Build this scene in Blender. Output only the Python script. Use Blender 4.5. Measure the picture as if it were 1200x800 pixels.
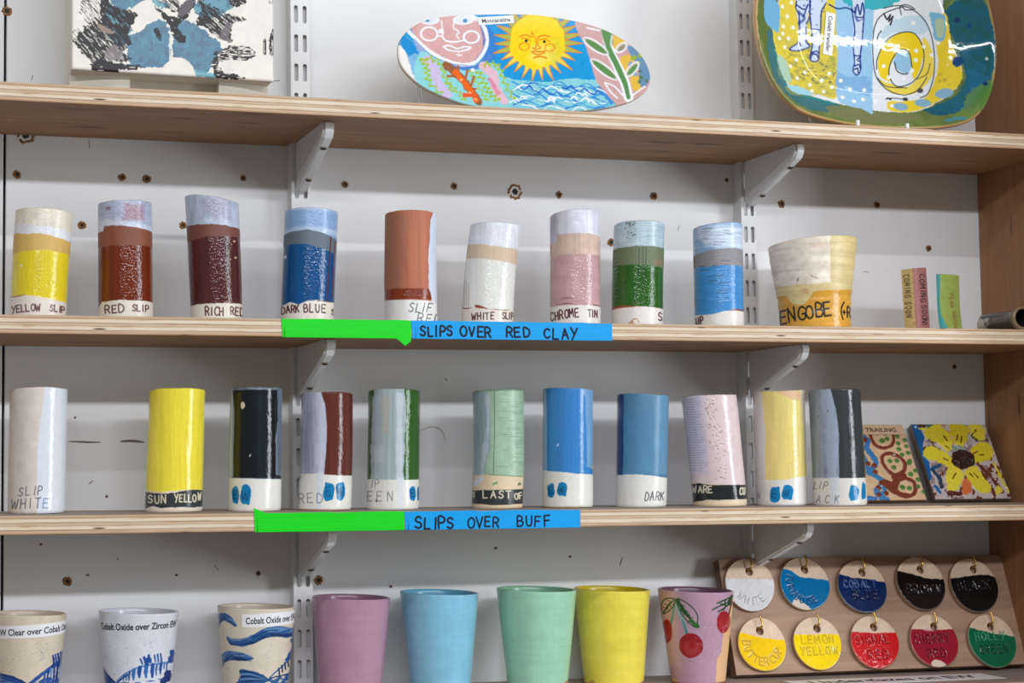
import bpy, bmesh, math, random
import numpy as np
from mathutils import Vector, Matrix

for o in list(bpy.data.objects):
    bpy.data.objects.remove(o)
SC = bpy.context.scene
COL = SC.collection
Z0 = 1.612                       # height of the zero level of the shelf survey above the floor

# ------------------------------------------------------------------ camera
CAM = np.array([-0.33639, -1.83038, -0.11228 + Z0])
YAW, PITCH, ROLL, FPX = 0.347855, 0.067793, -0.014001, 2018.32


def camera_axes():
    fw = np.array([math.sin(YAW) * math.cos(PITCH), math.cos(YAW) * math.cos(PITCH), math.sin(PITCH)])
    r = np.array([math.cos(YAW), -math.sin(YAW), 0.0])
    u = np.cross(r, fw)
    return r * math.cos(ROLL) + u * math.sin(ROLL), -r * math.sin(ROLL) + u * math.cos(ROLL), fw


RX, UX, FX = camera_axes()
cam_data = bpy.data.cameras.new('camera')
cam_data.sensor_width = 36.0
cam_data.lens = FPX * 36.0 / 1200.0
cam_data.clip_start = 0.05
camera = bpy.data.objects.new('camera', cam_data)
COL.objects.link(camera)
mw = Matrix(((RX[0], UX[0], -FX[0], CAM[0]), (RX[1], UX[1], -FX[1], CAM[1]), (RX[2], UX[2], -FX[2], CAM[2]), (0, 0, 0, 1)))
camera.matrix_world = mw
SC.camera = camera

# ------------------------------------------------------------------ light
SC.view_settings.view_transform = 'Standard'
SC.view_settings.look = 'None'
SC.view_settings.gamma = 1.0
SC.view_settings.use_curve_mapping = False
SC.view_settings.exposure = 0.0
world = bpy.data.worlds.new('world')
SC.world = world
world.use_nodes = True
bg = world.node_tree.nodes['Background']
bg.inputs['Color'].default_value = (0.99, 0.99, 0.88, 1)
bg.inputs['Strength'].default_value = 0.25


def area(name, loc, target, sx, sy, power, color):
    l = bpy.data.lights.new(name, 'AREA')
    l.shape = 'RECTANGLE'
    l.size, l.size_y = sx, sy
    l.energy = power
    l.color = color
    o = bpy.data.objects.new(name, l)
    COL.objects.link(o)
    o.location = loc
    o.rotation_euler = (Vector(target) - Vector(loc)).to_track_quat('-Z', 'Y').to_euler()
    return o


area('ceiling_tube_near', (0.35, -1.75, 2.79), (0.35, 0, 1.6), 3.6, 0.018, 12, (0.93, 0.96, 1.0))
area('ceiling_tube_far', (0.35, -3.70, 2.82), (0.35, 0, 1.6), 4.8, 0.10, 85, (0.90, 0.93, 1.0))
area('window_light', (2.42, -2.08, 1.75), (0.35, 0, 1.6), 0.6, 1.4, 32, (0.88, 0.94, 1.0))

# ------------------------------------------------------------------ helpers: where things stand
SHELF_D, SHELF_T = 0.1749, 0.0176
SHELVES = {1: (0.23009, 0.0077), 2: (0.00981, 0.0), 3: (-0.17911, -0.01292), 4: (-0.3637 - SHELF_T + 0.01075, -0.022)}


def top_z(s, x):
    b, k = SHELVES[s]
    return Z0 + b + k * x + SHELF_T


def ray(px, py):
    return FX + RX * (px - 600.0) / FPX + UX * (400.0 - py) / FPX


def at(px, py, Y):
    d = ray(px, py)
    return CAM + d * (Y - CAM[1]) / d[1]


def at_plane(px, py, P, n):
    d = ray(px, py)
    return CAM + d * (np.dot(np.array(P) - CAM, n) / np.dot(d, n))


# ------------------------------------------------------------------ helpers: objects
def link(name, me, mats=(), parent=None):
    for m in mats:
        me.materials.append(m)
    o = bpy.data.objects.new(name, me)
    COL.objects.link(o)
    if parent is not None:
        o.parent = parent
    return o


def tag(o, label=None, cat=None, group=None, kind=None):
    if label:
        o['label'] = label
    if cat:
        o['category'] = cat
    if group:
        o['group'] = group
    if kind:
        o['kind'] = kind
    return o


def empty(name, loc, rz=0.0):
    o = bpy.data.objects.new(name, None)
    o.empty_display_size = 0.02
    COL.objects.link(o)
    o.location = loc
    o.rotation_euler = (0, 0, rz)
    return o


def raw_mesh(name, V, quads=None, tris=None, ngons=(), smooth=True, mat_index=None):
    V = np.asarray(V, dtype=np.float32)
    me = bpy.data.meshes.new(name)
    me.vertices.add(len(V))
    me.vertices.foreach_set('co', V.ravel())
    loops, starts, tot = [], [], []
    n = 0
    if quads is not None and len(quads):
        q = np.asarray(quads, dtype=np.int32)
        loops.append(q.ravel())
        starts.append(np.arange(len(q), dtype=np.int32) * 4 + n)
        tot.append(np.full(len(q), 4, dtype=np.int32))
        n += q.size
    if tris is not None and len(tris):
        q = np.asarray(tris, dtype=np.int32)
        loops.append(q.ravel())
        starts.append(np.arange(len(q), dtype=np.int32) * 3 + n)
        tot.append(np.full(len(q), 3, dtype=np.int32))
        n += q.size
    for g in ngons:
        g = np.asarray(g, dtype=np.int32)
        loops.append(g)
        starts.append(np.array([n], dtype=np.int32))
        tot.append(np.array([len(g)], dtype=np.int32))
        n += len(g)
    loops, starts, tot = np.concatenate(loops), np.concatenate(starts), np.concatenate(tot)
    me.loops.add(len(loops))
    me.loops.foreach_set('vertex_index', loops)
    me.polygons.add(len(starts))
    me.polygons.foreach_set('loop_start', starts)
    me.polygons.foreach_set('loop_total', tot)
    me.polygons.foreach_set('use_smooth', np.full(len(starts), smooth, dtype=bool))
    if mat_index is not None:
        me.polygons.foreach_set('material_index', np.asarray(mat_index, dtype=np.int32))
    me.update(calc_edges=True)
    me.validate()
    return me


def lin(c):
    c = np.clip(np.asarray(c, dtype=np.float64), 0, 1)
    return np.where(c <= 0.04045, c / 12.92, ((c + 0.055) / 1.055) ** 2.4)


def srgb(r, g, b):
    return tuple(float(v) for v in lin(np.array([r, g, b]) / 255.0)) + (1.0,)


def paint_mesh(me, col, gloss):
    a = me.attributes.new('paint', 'FLOAT_COLOR', 'POINT')
    c = np.ones((len(col), 4), dtype=np.float32)
    c[:, :3] = lin(col)
    a.data.foreach_set('color', c.ravel())
    g = me.attributes.new('gloss', 'FLOAT', 'POINT')
    g.data.foreach_set('value', np.asarray(gloss, dtype=np.float32))


# ------------------------------------------------------------------ helpers: noise and painting of glaze colours
def _h(ix, iy, seed):
    n = (ix.astype(np.int64) * 374761393 + iy.astype(np.int64) * 668265263 + seed * 144665) & 0x7fffffff
    n = ((n ^ (n >> 13)) * 1274126177) & 0x7fffffff
    n = (n ^ (n >> 16)) & 0xffff
    return n / 65535.0


def vn(x, y, seed=0):
    x = np.asarray(x, dtype=np.float64)
    y = np.asarray(y, dtype=np.float64)
    ix, iy = np.floor(x), np.floor(y)
    fx, fy = x - ix, y - iy
    fx, fy = fx * fx * (3 - 2 * fx), fy * fy * (3 - 2 * fy)
    ix, iy = ix.astype(np.int64), iy.astype(np.int64)
    a, b = _h(ix, iy, seed), _h(ix + 1, iy, seed)
    c, d = _h(ix, iy + 1, seed), _h(ix + 1, iy + 1, seed)
    return (a * (1 - fx) + b * fx) * (1 - fy) + (c * (1 - fx) + d * fx) * fy


def fbm(x, y, seed=0, octv=3):
    s, amp, tot = 0, 1.0, 0
    for k in range(octv):
        s = s + amp * vn(x * 2 ** k, y * 2 ** k, seed + 17 * k)
        tot += amp
        amp *= 0.5
    return s / tot


def smooth_line(pts, closed=False, n=8):
    P = np.asarray(pts, dtype=np.float64)
    if len(P) < 3:
        return P
    out = []
    N = len(P)
    rng = range(N) if closed else range(N - 1)
    for i in rng:
        p1, p2 = P[i], P[(i + 1) % N]
        p0 = P[(i - 1) % N] if (closed or i > 0) else p1
        p3 = P[(i + 2) % N] if (closed or i + 2 < N) else p2
        for k in range(n):
            t = k / n
            out.append(0.5 * ((2 * p1) + (-p0 + p2) * t + (2 * p0 - 5 * p1 + 4 * p2 - p3) * t * t + (-p0 + 3 * p1 - 3 * p2 + p3) * t ** 3))
    if not closed:
        out.append(P[-1])
    return np.array(out)


FONT = {
    'A': [[(0, 0), (.35, 1), (.7, 0)], [(.13, .38), (.57, .38)]],
    'B': [[(0, 0), (0, 1), (.4, .97), (.55, .78), (.4, .56), (0, .52)], [(.4, .56), (.64, .36), (.56, .1), (.35, 0), (0, 0)]],
    'C': [[(.65, .85), (.42, 1), (.15, .88), (0, .5), (.12, .14), (.4, 0), (.66, .14)]],
    'D': [[(0, 0), (0, 1), (.35, .95), (.62, .7), (.64, .35), (.4, .05), (0, 0)]],
    'E': [[(.58, 1), (0, 1), (0, 0), (.6, 0)], [(0, .52), (.48, .52)]],
    'F': [[(.6, 1), (0, 1), (0, 0)], [(0, .52), (.48, .52)]],
    'G': [[(.65, .85), (.42, 1), (.15, .88), (0, .5), (.12, .14), (.4, 0), (.66, .14), (.66, .45), (.38, .45)]],
    'H': [[(0, 0), (0, 1)], [(.6, 0), (.6, 1)], [(0, .5), (.6, .5)]],
    'I': [[(.1, 0), (.1, 1)]],
    'K': [[(0, 0), (0, 1)], [(.6, 1), (0, .42)], [(.2, .58), (.62, 0)]],
    'L': [[(0, 1), (0, 0), (.55, 0)]],
    'M': [[(0, 0), (.06, 1), (.38, .35), (.7, 1), (.78, 0)]],
    'N': [[(0, 0), (0, 1), (.6, 0), (.6, 1)]],
    'O': [[(.35, 1), (.1, .85), (0, .5), (.1, .15), (.35, 0), (.6, .15), (.7, .5), (.6, .85), (.35, 1)]],
    'P': [[(0, 0), (0, 1), (.42, .97), (.58, .75), (.42, .5), (0, .46)]],
    'Q': [[(.35, 1), (.1, .85), (0, .5), (.1, .15), (.35, 0), (.6, .15), (.7, .5), (.6, .85), (.35, 1)], [(.45, .25), (.75, -.05)]],
    'R': [[(0, 0), (0, 1), (.42, .97), (.58, .75), (.42, .52), (0, .48)], [(.28, .5), (.62, 0)]],
    'S': [[(.58, .85), (.35, 1), (.08, .85), (.1, .62), (.5, .42), (.58, .18), (.32, 0), (0, .14)]],
    'T': [[(0, 1), (.68, 1)], [(.34, 1), (.34, 0)]],
    'U': [[(0, 1), (.02, .25), (.2, 0), (.45, 0), (.6, .25), (.62, 1)]],
    'V': [[(0, 1), (.32, 0), (.66, 1)]],
    'W': [[(0, 1), (.2, 0), (.42, .75), (.64, 0), (.86, 1)]],
    'X': [[(0, 0), (.62, 1)], [(0, 1), (.62, 0)]],
    'Y': [[(0, 1), (.33, .5)], [(.66, 1), (.2, -.05)]],
    'Z': [[(0, 1), (.6, 1), (0, 0), (.62, 0)]],
    '!': [[(.1, 1), (.1, .3)], [(.1, .06), (.1, 0)]],
    '(': [[(.3, 1.25), (.08, .8), (.05, .3), (.25, -.25)]],
    '+': [[(.05, .45), (.5, .45)], [(.28, .68), (.28, .2)]],
    'e': [[(.05, .3), (.5, .34), (.45, .6), (.2, .62), (.02, .35), (.12, .05), (.35, 0), (.52, .12)]],
    'n': [[(0, .6), (0, 0)], [(0, .4), (.25, .62), (.45, .5), (.46, 0)]],
    's': [[(.42, .52), (.2, .62), (.05, .48), (.38, .22), (.3, .02), (0, .08)]],
}
WIDTH = {'I': .3, '!': .3, '(': .4, 'W': .98, 'M': .9, ' ': .55}


class Paint:
    """colours of a glazed surface, laid on its vertices in the surface's own flat coordinates (X right, Y down)"""

    def __init__(self, X, Y, base, gloss=0.8, front=None):
        self.X, self.Y = np.asarray(X, float), np.asarray(Y, float)
        self.c = np.tile(np.array(base, float) / 255.0, (len(self.X), 1))
        self.g = np.full(len(self.X), float(gloss))
        self.front = np.ones(len(self.X), bool) if front is None else front
        self.relief = np.zeros(len(self.X))

    def put(self, m, col, gloss=None, relief=0.0, idx=None):
        if idx is None:
            idx = slice(None)
        m = np.clip(m, 0, 1)
        self.c[idx] = self.c[idx] * (1 - m)[:, None] + m[:, None] * (np.array(col, float) / 255.0)
        if gloss is not None:
            self.g[idx] = self.g[idx] * (1 - m) + m * gloss
        if relief:
            self.relief[idx] = np.maximum(self.relief[idx], m * relief) if relief > 0 else np.minimum(self.relief[idx], m * relief)

    def below(self, pts, col, gloss=None, wob=0.8, soft=0.5, seed=1):
        P = np.asarray(pts, float)
        yb = np.interp(self.X, P[:, 0], P[:, 1]) + (fbm(self.X / 5.0, self.X * 0 + 3, seed) - .5) * 2 * wob
        self.put((self.Y - yb) / soft + .5, col, gloss)

    def box(self, left, right, top, bot, col, gloss=None, wob=0.8, soft=0.6, seed=2, alpha=1.0, relief=0.0):
        """left/right: number or list of (y, x); top/bot: number or list of (x, y)"""
        def f(v, t):
            if np.isscalar(v):
                return np.full(len(t), float(v))
            P = np.asarray(v, float)
            return np.interp(t, P[:, 0], P[:, 1])
        nx = (fbm(self.Y / 6.0, self.Y * 0 + 9, seed) - .5) * 2 * wob
        ny = (fbm(self.X / 6.0, self.X * 0 + 5, seed + 3) - .5) * 2 * wob
        m = np.minimum(np.minimum(self.X - f(left, self.Y) + nx, f(right, self.Y) - self.X + nx), np.minimum(self.Y - f(top, self.X) + ny, f(bot, self.X) - self.Y + ny))
        self.put((m / soft + .5).clip(0, 1) * alpha, col, gloss, relief)

    def streak(self, amt, sx=1.2, sy=30.0, seed=3, where=None, tint=None):
        n = (fbm(self.X / sx, self.Y / sy, seed) - .5) * 2 * amt
        if where is not None:
            n = n * where(self.X, self.Y)
        if tint is None:
            self.c = self.c * (1 + n)[:, None]
        else:
            self.put(np.clip(n, 0, 1), tint)

    def mottle(self, amt, s=4.0, seed=4):
        self.c = self.c * (1 + (fbm(self.X / s, self.Y / s, seed) - .5) * 2 * amt)[:, None]

    def ell(self, cx, cy, rx, ry, col, rot=0.0, gloss=None, soft=0.7, wob=0.0, alpha=1.0, relief=0.0, seed=5, ring=0.0, only_front=False):
        R = max(rx, ry) * (1.4 + wob) + 3
        ok = (abs(self.X - cx) < R) & (abs(self.Y - cy) < R)
        if only_front:
            ok &= self.front
        idx = np.nonzero(ok)[0]
        if not len(idx):
            return
        x, y = self.X[idx] - cx, self.Y[idx] - cy
        c, s = math.cos(rot), math.sin(rot)
        x, y = x * c + y * s, -x * s + y * c
        d = np.sqrt((x / rx) ** 2 + (y / ry) ** 2)
        if wob:
            an = np.arctan2(y, x)
            d = d * (1 + wob * (fbm(np.cos(an) * 2 + 7, np.sin(an) * 2 + 7, seed) - .5) * 2)
        k = min(rx, ry)
        m = ((1 - d) * k / soft + .5).clip(0, 1)
        if ring:
            m = ((ring / 2 - abs(1 - d) * k) / soft + .5).clip(0, 1)
        self.put(m * alpha, col, gloss, relief, idx)

    def poly(self, pts, col, gloss=None, smooth=True, wob=0.0, alpha=1.0, seed=6, relief=0.0, dry=None):
        P = smooth_line(pts, True, 6) if smooth else np.asarray(pts, float)
        lo, hi = P.min(0) - wob, P.max(0) + wob
        idx = np.nonzero((self.X > lo[0]) & (self.X < hi[0]) & (self.Y > lo[1]) & (self.Y < hi[1]))[0]
        if not len(idx):
            return
        x, y = self.X[idx], self.Y[idx]
        if wob:
            x = x + (fbm(x / 4, y / 4, seed) - .5) * 2 * wob
            y = y + (fbm(x / 4, y / 4, seed + 5) - .5) * 2 * wob
        ins = np.zeros(len(idx), bool)
        for i in range(len(P)):
            x1, y1 = P[i]
            x2, y2 = P[(i + 1) % len(P)]
            if y1 == y2:
                continue
            ins ^= ((y1 > y) != (y2 > y)) & (x < (x2 - x1) * (y - y1) / (y2 - y1) + x1)
        m = ins * alpha
        if dry is not None:
            m = m * dry(self.X[idx], self.Y[idx])
        self.put(m, col, gloss, relief, idx)

    def dist(self, P, pad, front_only=False):
        lo, hi = P.min(0) - pad, P.max(0) + pad
        ok = (self.X > lo[0]) & (self.X < hi[0]) & (self.Y > lo[1]) & (self.Y < hi[1])
        if front_only:
            ok &= self.front
        idx = np.nonzero(ok)[0]
        if not len(idx):
            return idx, None, None
        x, y = self.X[idx], self.Y[idx]
        best = np.full(len(idx), 1e9)
        tt = np.zeros(len(idx))
        n = len(P) - 1
        for i in range(n):
            ax, ay = P[i]
            bx, by = P[i + 1] - P[i]
            L = bx * bx + by * by + 1e-12
            t = (((x - ax) * bx + (y - ay) * by) / L).clip(0, 1)
            d = np.hypot(x - ax - t * bx, y - ay - t * by)
            w = d < best
            best = np.where(w, d, best)
            tt = np.where(w, (i + t) / n, tt)
        return idx, best, tt

    def line(self, pts, w, col, gloss=None, smooth=True, soft=0.6, taper=None, alpha=1.0, relief=0.0, dry=None, closed=False, front_only=False, wob=0.0, seed=8):
        P = smooth_line(pts, closed) if smooth else np.asarray(pts, float)
        if closed:
            P = np.vstack([P, P[:1]])
        idx, d, t = self.dist(P, w + 2, front_only)
        if d is None:
            return
        ww = w / 2.0
        if taper is not None:
            ww = np.interp(t, np.linspace(0, 1, len(taper)), taper) * w / 2.0
        if wob:
            ww = ww + (fbm(self.X[idx] / 3, self.Y[idx] / 3, seed) - .5) * 2 * wob
        m = ((ww - d) / soft + .5).clip(0, 1) * alpha
        if dry is not None:
            m = m * dry(self.X[idx], self.Y[idx])
        self.put(m, col, gloss, relief, idx)

    def text(self, s, x, y, h, w, col, adv=1.0, space=.30, rot=0.0, slant=0.0, jit=0.05, seed=1, gloss=None, relief=0.0, alpha=1.0, arc=None, aspect=1.0):
        """x, y: start of the baseline; h: cap height; arc: (cx, cy, r, a0) sets the letters round the inside of a circle"""
        rng = random.Random(seed)
        cx = 0.0
        for ch in s:
            wd = WIDTH.get(ch, .70)
            if ch in FONT:
                jx, jy, js, jr = (rng.uniform(-1, 1) * jit for _ in range(4))
                for stk in FONT[ch]:
                    P = np.array(stk, float)
                    P = smooth_line(P, False, 4) if len(P) > 4 else P
                    P = P * (1 + js)
                    gx = P[:, 0] * aspect * h + P[:, 1] * slant * h + jx * h
                    gy = P[:, 1] * h + jy * h
                    c, q = math.cos(jr), math.sin(jr)
                    gx, gy = gx * c - gy * q, gx * q + gy * c
                    if arc is None:
                        ux, uy = cx + gx, gy
                        c, q = math.cos(rot), math.sin(rot)
                        px = x + ux * c + uy * q
                        py = y + ux * q - uy * c
                    else:
                        ox, oy, r, a0 = arc
                        a = a0 - cx / r
                        lx = gx - wd * aspect * h / 2
                        ex, ey = math.sin(a), -math.cos(a)      # along the line
                        nx, ny = -math.cos(a), -math.sin(a)     # letter up, towards the centre
                        px = ox + r * math.cos(a) + lx * ex + gy * nx
                        py = oy + r * math.sin(a) + lx * ey + gy * ny
                    self.line(np.stack([px, py], 1), w, col, gloss=gloss, smooth=False, soft=.55, relief=relief, alpha=alpha, front_only=True)
            cx += (wd * aspect + space) * h * adv


def crop(ox, oy, s):
    """coordinates read on an enlargement back to the drawing's own units"""
    def f(*p):
        if len(p) == 2 and np.isscalar(p[0]):
            return (ox + p[0] / s, oy + p[1] / s)
        return [(ox + a / s, oy + b / s) for a, b in p]
    return f


# ------------------------------------------------------------------ materials
def mat(name):
    m = bpy.data.materials.new(name)
    m.use_nodes = True
    nt = m.node_tree
    return m, nt, nt.nodes['Principled BSDF']


def nd(nt, t, **kw):
    n = nt.nodes.new(t)
    for k, v in kw.items():
        if k in n.inputs:
            n.inputs[k].default_value = v
        else:
            setattr(n, k, v)
    return n


def ramp(nt, stops):
    r = nt.nodes.new('ShaderNodeValToRGB')
    e = r.color_ramp.elements
    while len(e) < len(stops):
        e.new(0.5)
    for el, (p, c) in zip(e, stops):
        el.position, el.color = p, c
    return r


def glaze_material(name, bump=0.25, rough=(0.62, 0.10), vary=0.05, bscale=330.0, spec=0.5):
    m, nt, b = mat(name)
    at_ = nd(nt, 'ShaderNodeAttribute', attribute_name='paint')
    gl = nd(nt, 'ShaderNodeAttribute', attribute_name='gloss')
    tc = nd(nt, 'ShaderNodeTexCoord')
    oi = nd(nt, 'ShaderNodeObjectInfo')
    ad = nd(nt, 'ShaderNodeVectorMath', operation='ADD')
    nt.links.new(tc.outputs['Object'], ad.inputs[0])
    nt.links.new(oi.outputs['Random'], ad.inputs[1])
    n1 = nd(nt, 'ShaderNodeTexNoise', Scale=180.0, Detail=4.0, Roughness=0.6)
    nt.links.new(ad.outputs[0], n1.inputs['Vector'])
    mr = nd(nt, 'ShaderNodeMapRange')
    mr.inputs['From Min'].default_value, mr.inputs['From Max'].default_value = 0.25, 0.75
    mr.inputs['To Min'].default_value, mr.inputs['To Max'].default_value = 1 - vary, 1 + vary
    nt.links.new(n1.outputs['Fac'], mr.inputs['Value'])
    mx = nd(nt, 'ShaderNodeMix', data_type='RGBA', blend_type='MULTIPLY')
    mx.inputs[0].default_value = 1.0
    nt.links.new(at_.outputs['Color'], mx.inputs[6])
    nt.links.new(mr.outputs['Result'], mx.inputs[7])
    nt.links.new(mx.outputs[2], b.inputs['Base Color'])
    r = nd(nt, 'ShaderNodeMapRange')
    r.inputs['To Min'].default_value, r.inputs['To Max'].default_value = rough
    nt.links.new(gl.outputs['Fac'], r.inputs['Value'])
    nt.links.new(r.outputs['Result'], b.inputs['Roughness'])
    n2 = nd(nt, 'ShaderNodeTexNoise', Scale=bscale, Detail=2.0, Roughness=0.5)
    nt.links.new(ad.outputs[0], n2.inputs['Vector'])
    bp = nd(nt, 'ShaderNodeBump', Strength=bump, Distance=0.0007)
    nt.links.new(n2.outputs['Fac'], bp.inputs['Height'])
    ms = nd(nt, 'ShaderNodeMath', operation='MULTIPLY_ADD')
    nt.links.new(gl.outputs['Fac'], ms.inputs[0])
    ms.inputs[1].default_value, ms.inputs[2].default_value = bump * .8, bump * .2
    nt.links.new(ms.outputs[0], bp.inputs['Strength'])
    nt.links.new(bp.outputs['Normal'], b.inputs['Normal'])
    b.inputs['Specular IOR Level'].default_value = spec
    return m


def plain(name, col, rough=0.5, metal=0.0, vary=0.05, scale=60.0, bump=0.0):
    m, nt, b = mat(name)
    tc = nd(nt, 'ShaderNodeTexCoord')
    n = nd(nt, 'ShaderNodeTexNoise', Scale=scale, Detail=5.0, Roughness=0.6)
    nt.links.new(tc.outputs['Object'], n.inputs['Vector'])
    c = np.array(col[:3])
    r = ramp(nt, [(0.3, tuple(c * (1 - vary)) + (1,)), (0.7, tuple(np.minimum(c * (1 + vary), 1)) + (1,))])
    nt.links.new(n.outputs['Fac'], r.inputs['Fac'])
    nt.links.new(r.outputs['Color'], b.inputs['Base Color'])
    b.inputs['Roughness'].default_value = rough
    b.inputs['Metallic'].default_value = metal
    if bump:
        bp = nd(nt, 'ShaderNodeBump', Strength=bump, Distance=0.001)
        nt.links.new(n.outputs['Fac'], bp.inputs['Height'])
        nt.links.new(bp.outputs['Normal'], b.inputs['Normal'])
    return m


def wood_face(name, axis, c1, c2, fleck, flecks=True):
    """veneer: long grain along an axis with short dark flecks"""
    m, nt, b = mat(name)
    tc = nd(nt, 'ShaderNodeTexCoord')
    mp = nd(nt, 'ShaderNodeMapping')
    sc = [9.0, 9.0, 9.0]
    sc[axis] = 0.8
    mp.inputs['Scale'].default_value = sc
    nt.links.new(tc.outputs['Object'], mp.inputs['Vector'])
    n = nd(nt, 'ShaderNodeTexNoise', Scale=9.0, Detail=8.0, Roughness=0.62, Distortion=0.5)
    nt.links.new(mp.outputs['Vector'], n.inputs['Vector'])
    r = ramp(nt, [(0.3, c1), (0.7, c2)])
    nt.links.new(n.outputs['Fac'], r.inputs['Fac'])
    last = r.outputs['Color']
    if flecks:
        mp2 = nd(nt, 'ShaderNodeMapping')
        s2 = [95.0, 95.0, 95.0]
        s2[axis] = 15.0
        mp2.inputs['Scale'].default_value = s2
        nt.links.new(tc.outputs['Object'], mp2.inputs['Vector'])
        v = nd(nt, 'ShaderNodeTexVoronoi', Scale=0.42)
        v.inputs['Randomness'].default_value = 1.0
        nt.links.new(mp2.outputs['Vector'], v.inputs['Vector'])
        r2 = ramp(nt, [(0.07, (1, 1, 1, 1)), (0.17, (0, 0, 0, 1))])
        nt.links.new(v.outputs['Distance'], r2.inputs['Fac'])
        mx = nd(nt, 'ShaderNodeMix', data_type='RGBA')
        nt.links.new(r2.outputs['Color'], mx.inputs[0])
        nt.links.new(last, mx.inputs[6])
        mx.inputs[7].default_value = fleck
        last = mx.outputs[2]
    nt.links.new(last, b.inputs['Base Color'])
    b.inputs['Roughness'].default_value = 0.6
    return m


def ply_edge(name):
    """sawn edge of plywood: pale and tan layers"""
    m, nt, b = mat(name)
    tc = nd(nt, 'ShaderNodeTexCoord')
    mp = nd(nt, 'ShaderNodeMapping')
    mp.inputs['Scale'].default_value = (1.0, 1.0, 60.0)
    nt.links.new(tc.outputs['Object'], mp.inputs['Vector'])
    n = nd(nt, 'ShaderNodeTexNoise', Scale=5.0, Detail=3.0, Roughness=0.6)
    nt.links.new(mp.outputs['Vector'], n.inputs['Vector'])
    sx = nd(nt, 'ShaderNodeSeparateXYZ')
    nt.links.new(tc.outputs['Object'], sx.inputs[0])
    ma = nd(nt, 'ShaderNodeMath', operation='MULTIPLY_ADD')
    nt.links.new(sx.outputs['Z'], ma.inputs[0])
    ma.inputs[1].default_value = 1.0 / SHELF_T
    mb = nd(nt, 'ShaderNodeMath', operation='MULTIPLY_ADD')
    nt.links.new(n.outputs['Fac'], mb.inputs[0])
    mb.inputs[1].default_value, mb.inputs[2].default_value = 0.16, -0.08
    nt.links.new(mb.outputs[0], ma.inputs[2])
    pale, pale2, tan, dark = srgb(231, 215, 193), srgb(208, 186, 160), srgb(190, 155, 122), srgb(160, 118, 82)
    r = ramp(nt, [(0.0, dark), (0.05, tan), (0.17, pale2), (0.21, dark), (0.25, pale), (0.40, pale), (0.44, tan), (0.47, pale2),
                  (0.58, pale2), (0.61, dark), (0.65, pale), (0.80, pale), (0.83, tan), (0.88, tan), (0.96, pale2), (1.0, tan)])
    nt.links.new(ma.outputs[0], r.inputs['Fac'])
    # fine fibre and dark specks
    mp3 = nd(nt, 'ShaderNodeMapping')
    mp3.inputs['Scale'].default_value = (12.0, 60.0, 150.0)
    nt.links.new(tc.outputs['Object'], mp3.inputs['Vector'])
    n3 = nd(nt, 'ShaderNodeTexNoise', Scale=2.2, Detail=6.0, Roughness=0.65)
    nt.links.new(mp3.outputs['Vector'], n3.inputs['Vector'])
    r3 = ramp(nt, [(0.28, (0.62, 0.48, 0.36, 1)), (0.42, (0.93, 0.89, 0.84, 1)), (0.60, (1, 1, 1, 1))])
    nt.links.new(n3.outputs['Fac'], r3.inputs['Fac'])
    mx = nd(nt, 'ShaderNodeMix', data_type='RGBA', blend_type='MULTIPLY')
    mx.inputs[0].default_value = 1.0
    nt.links.new(r.outputs['Color'], mx.inputs[6])
    nt.links.new(r3.outputs['Color'], mx.inputs[7])
    mp4 = nd(nt, 'ShaderNodeMapping')
    mp4.inputs['Scale'].default_value = (30.0, 30.0, 230.0)
    nt.links.new(tc.outputs['Object'], mp4.inputs['Vector'])
    v = nd(nt, 'ShaderNodeTexVoronoi', Scale=0.45)
    nt.links.new(mp4.outputs['Vector'], v.inputs['Vector'])
    r4 = ramp(nt, [(0.05, (1, 1, 1, 1)), (0.11, (0, 0, 0, 1))])
    nt.links.new(v.outputs['Distance'], r4.inputs['Fac'])
    mx2 = nd(nt, 'ShaderNodeMix', data_type='RGBA')
    nt.links.new(r4.outputs['Color'], mx2.inputs[0])
    nt.links.new(mx.outputs[2], mx2.inputs[6])
    mx2.inputs[7].default_value = srgb(88, 60, 40)
    nt.links.new(mx2.outputs[2], b.inputs['Base Color'])
    b.inputs['Roughness'].default_value = 0.75
    bp = nd(nt, 'ShaderNodeBump', Strength=0.3, Distance=0.0006)
    nt.links.new(n3.outputs['Fac'], bp.inputs['Height'])
    nt.links.new(bp.outputs['Normal'], b.inputs['Normal'])
    return m


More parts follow.
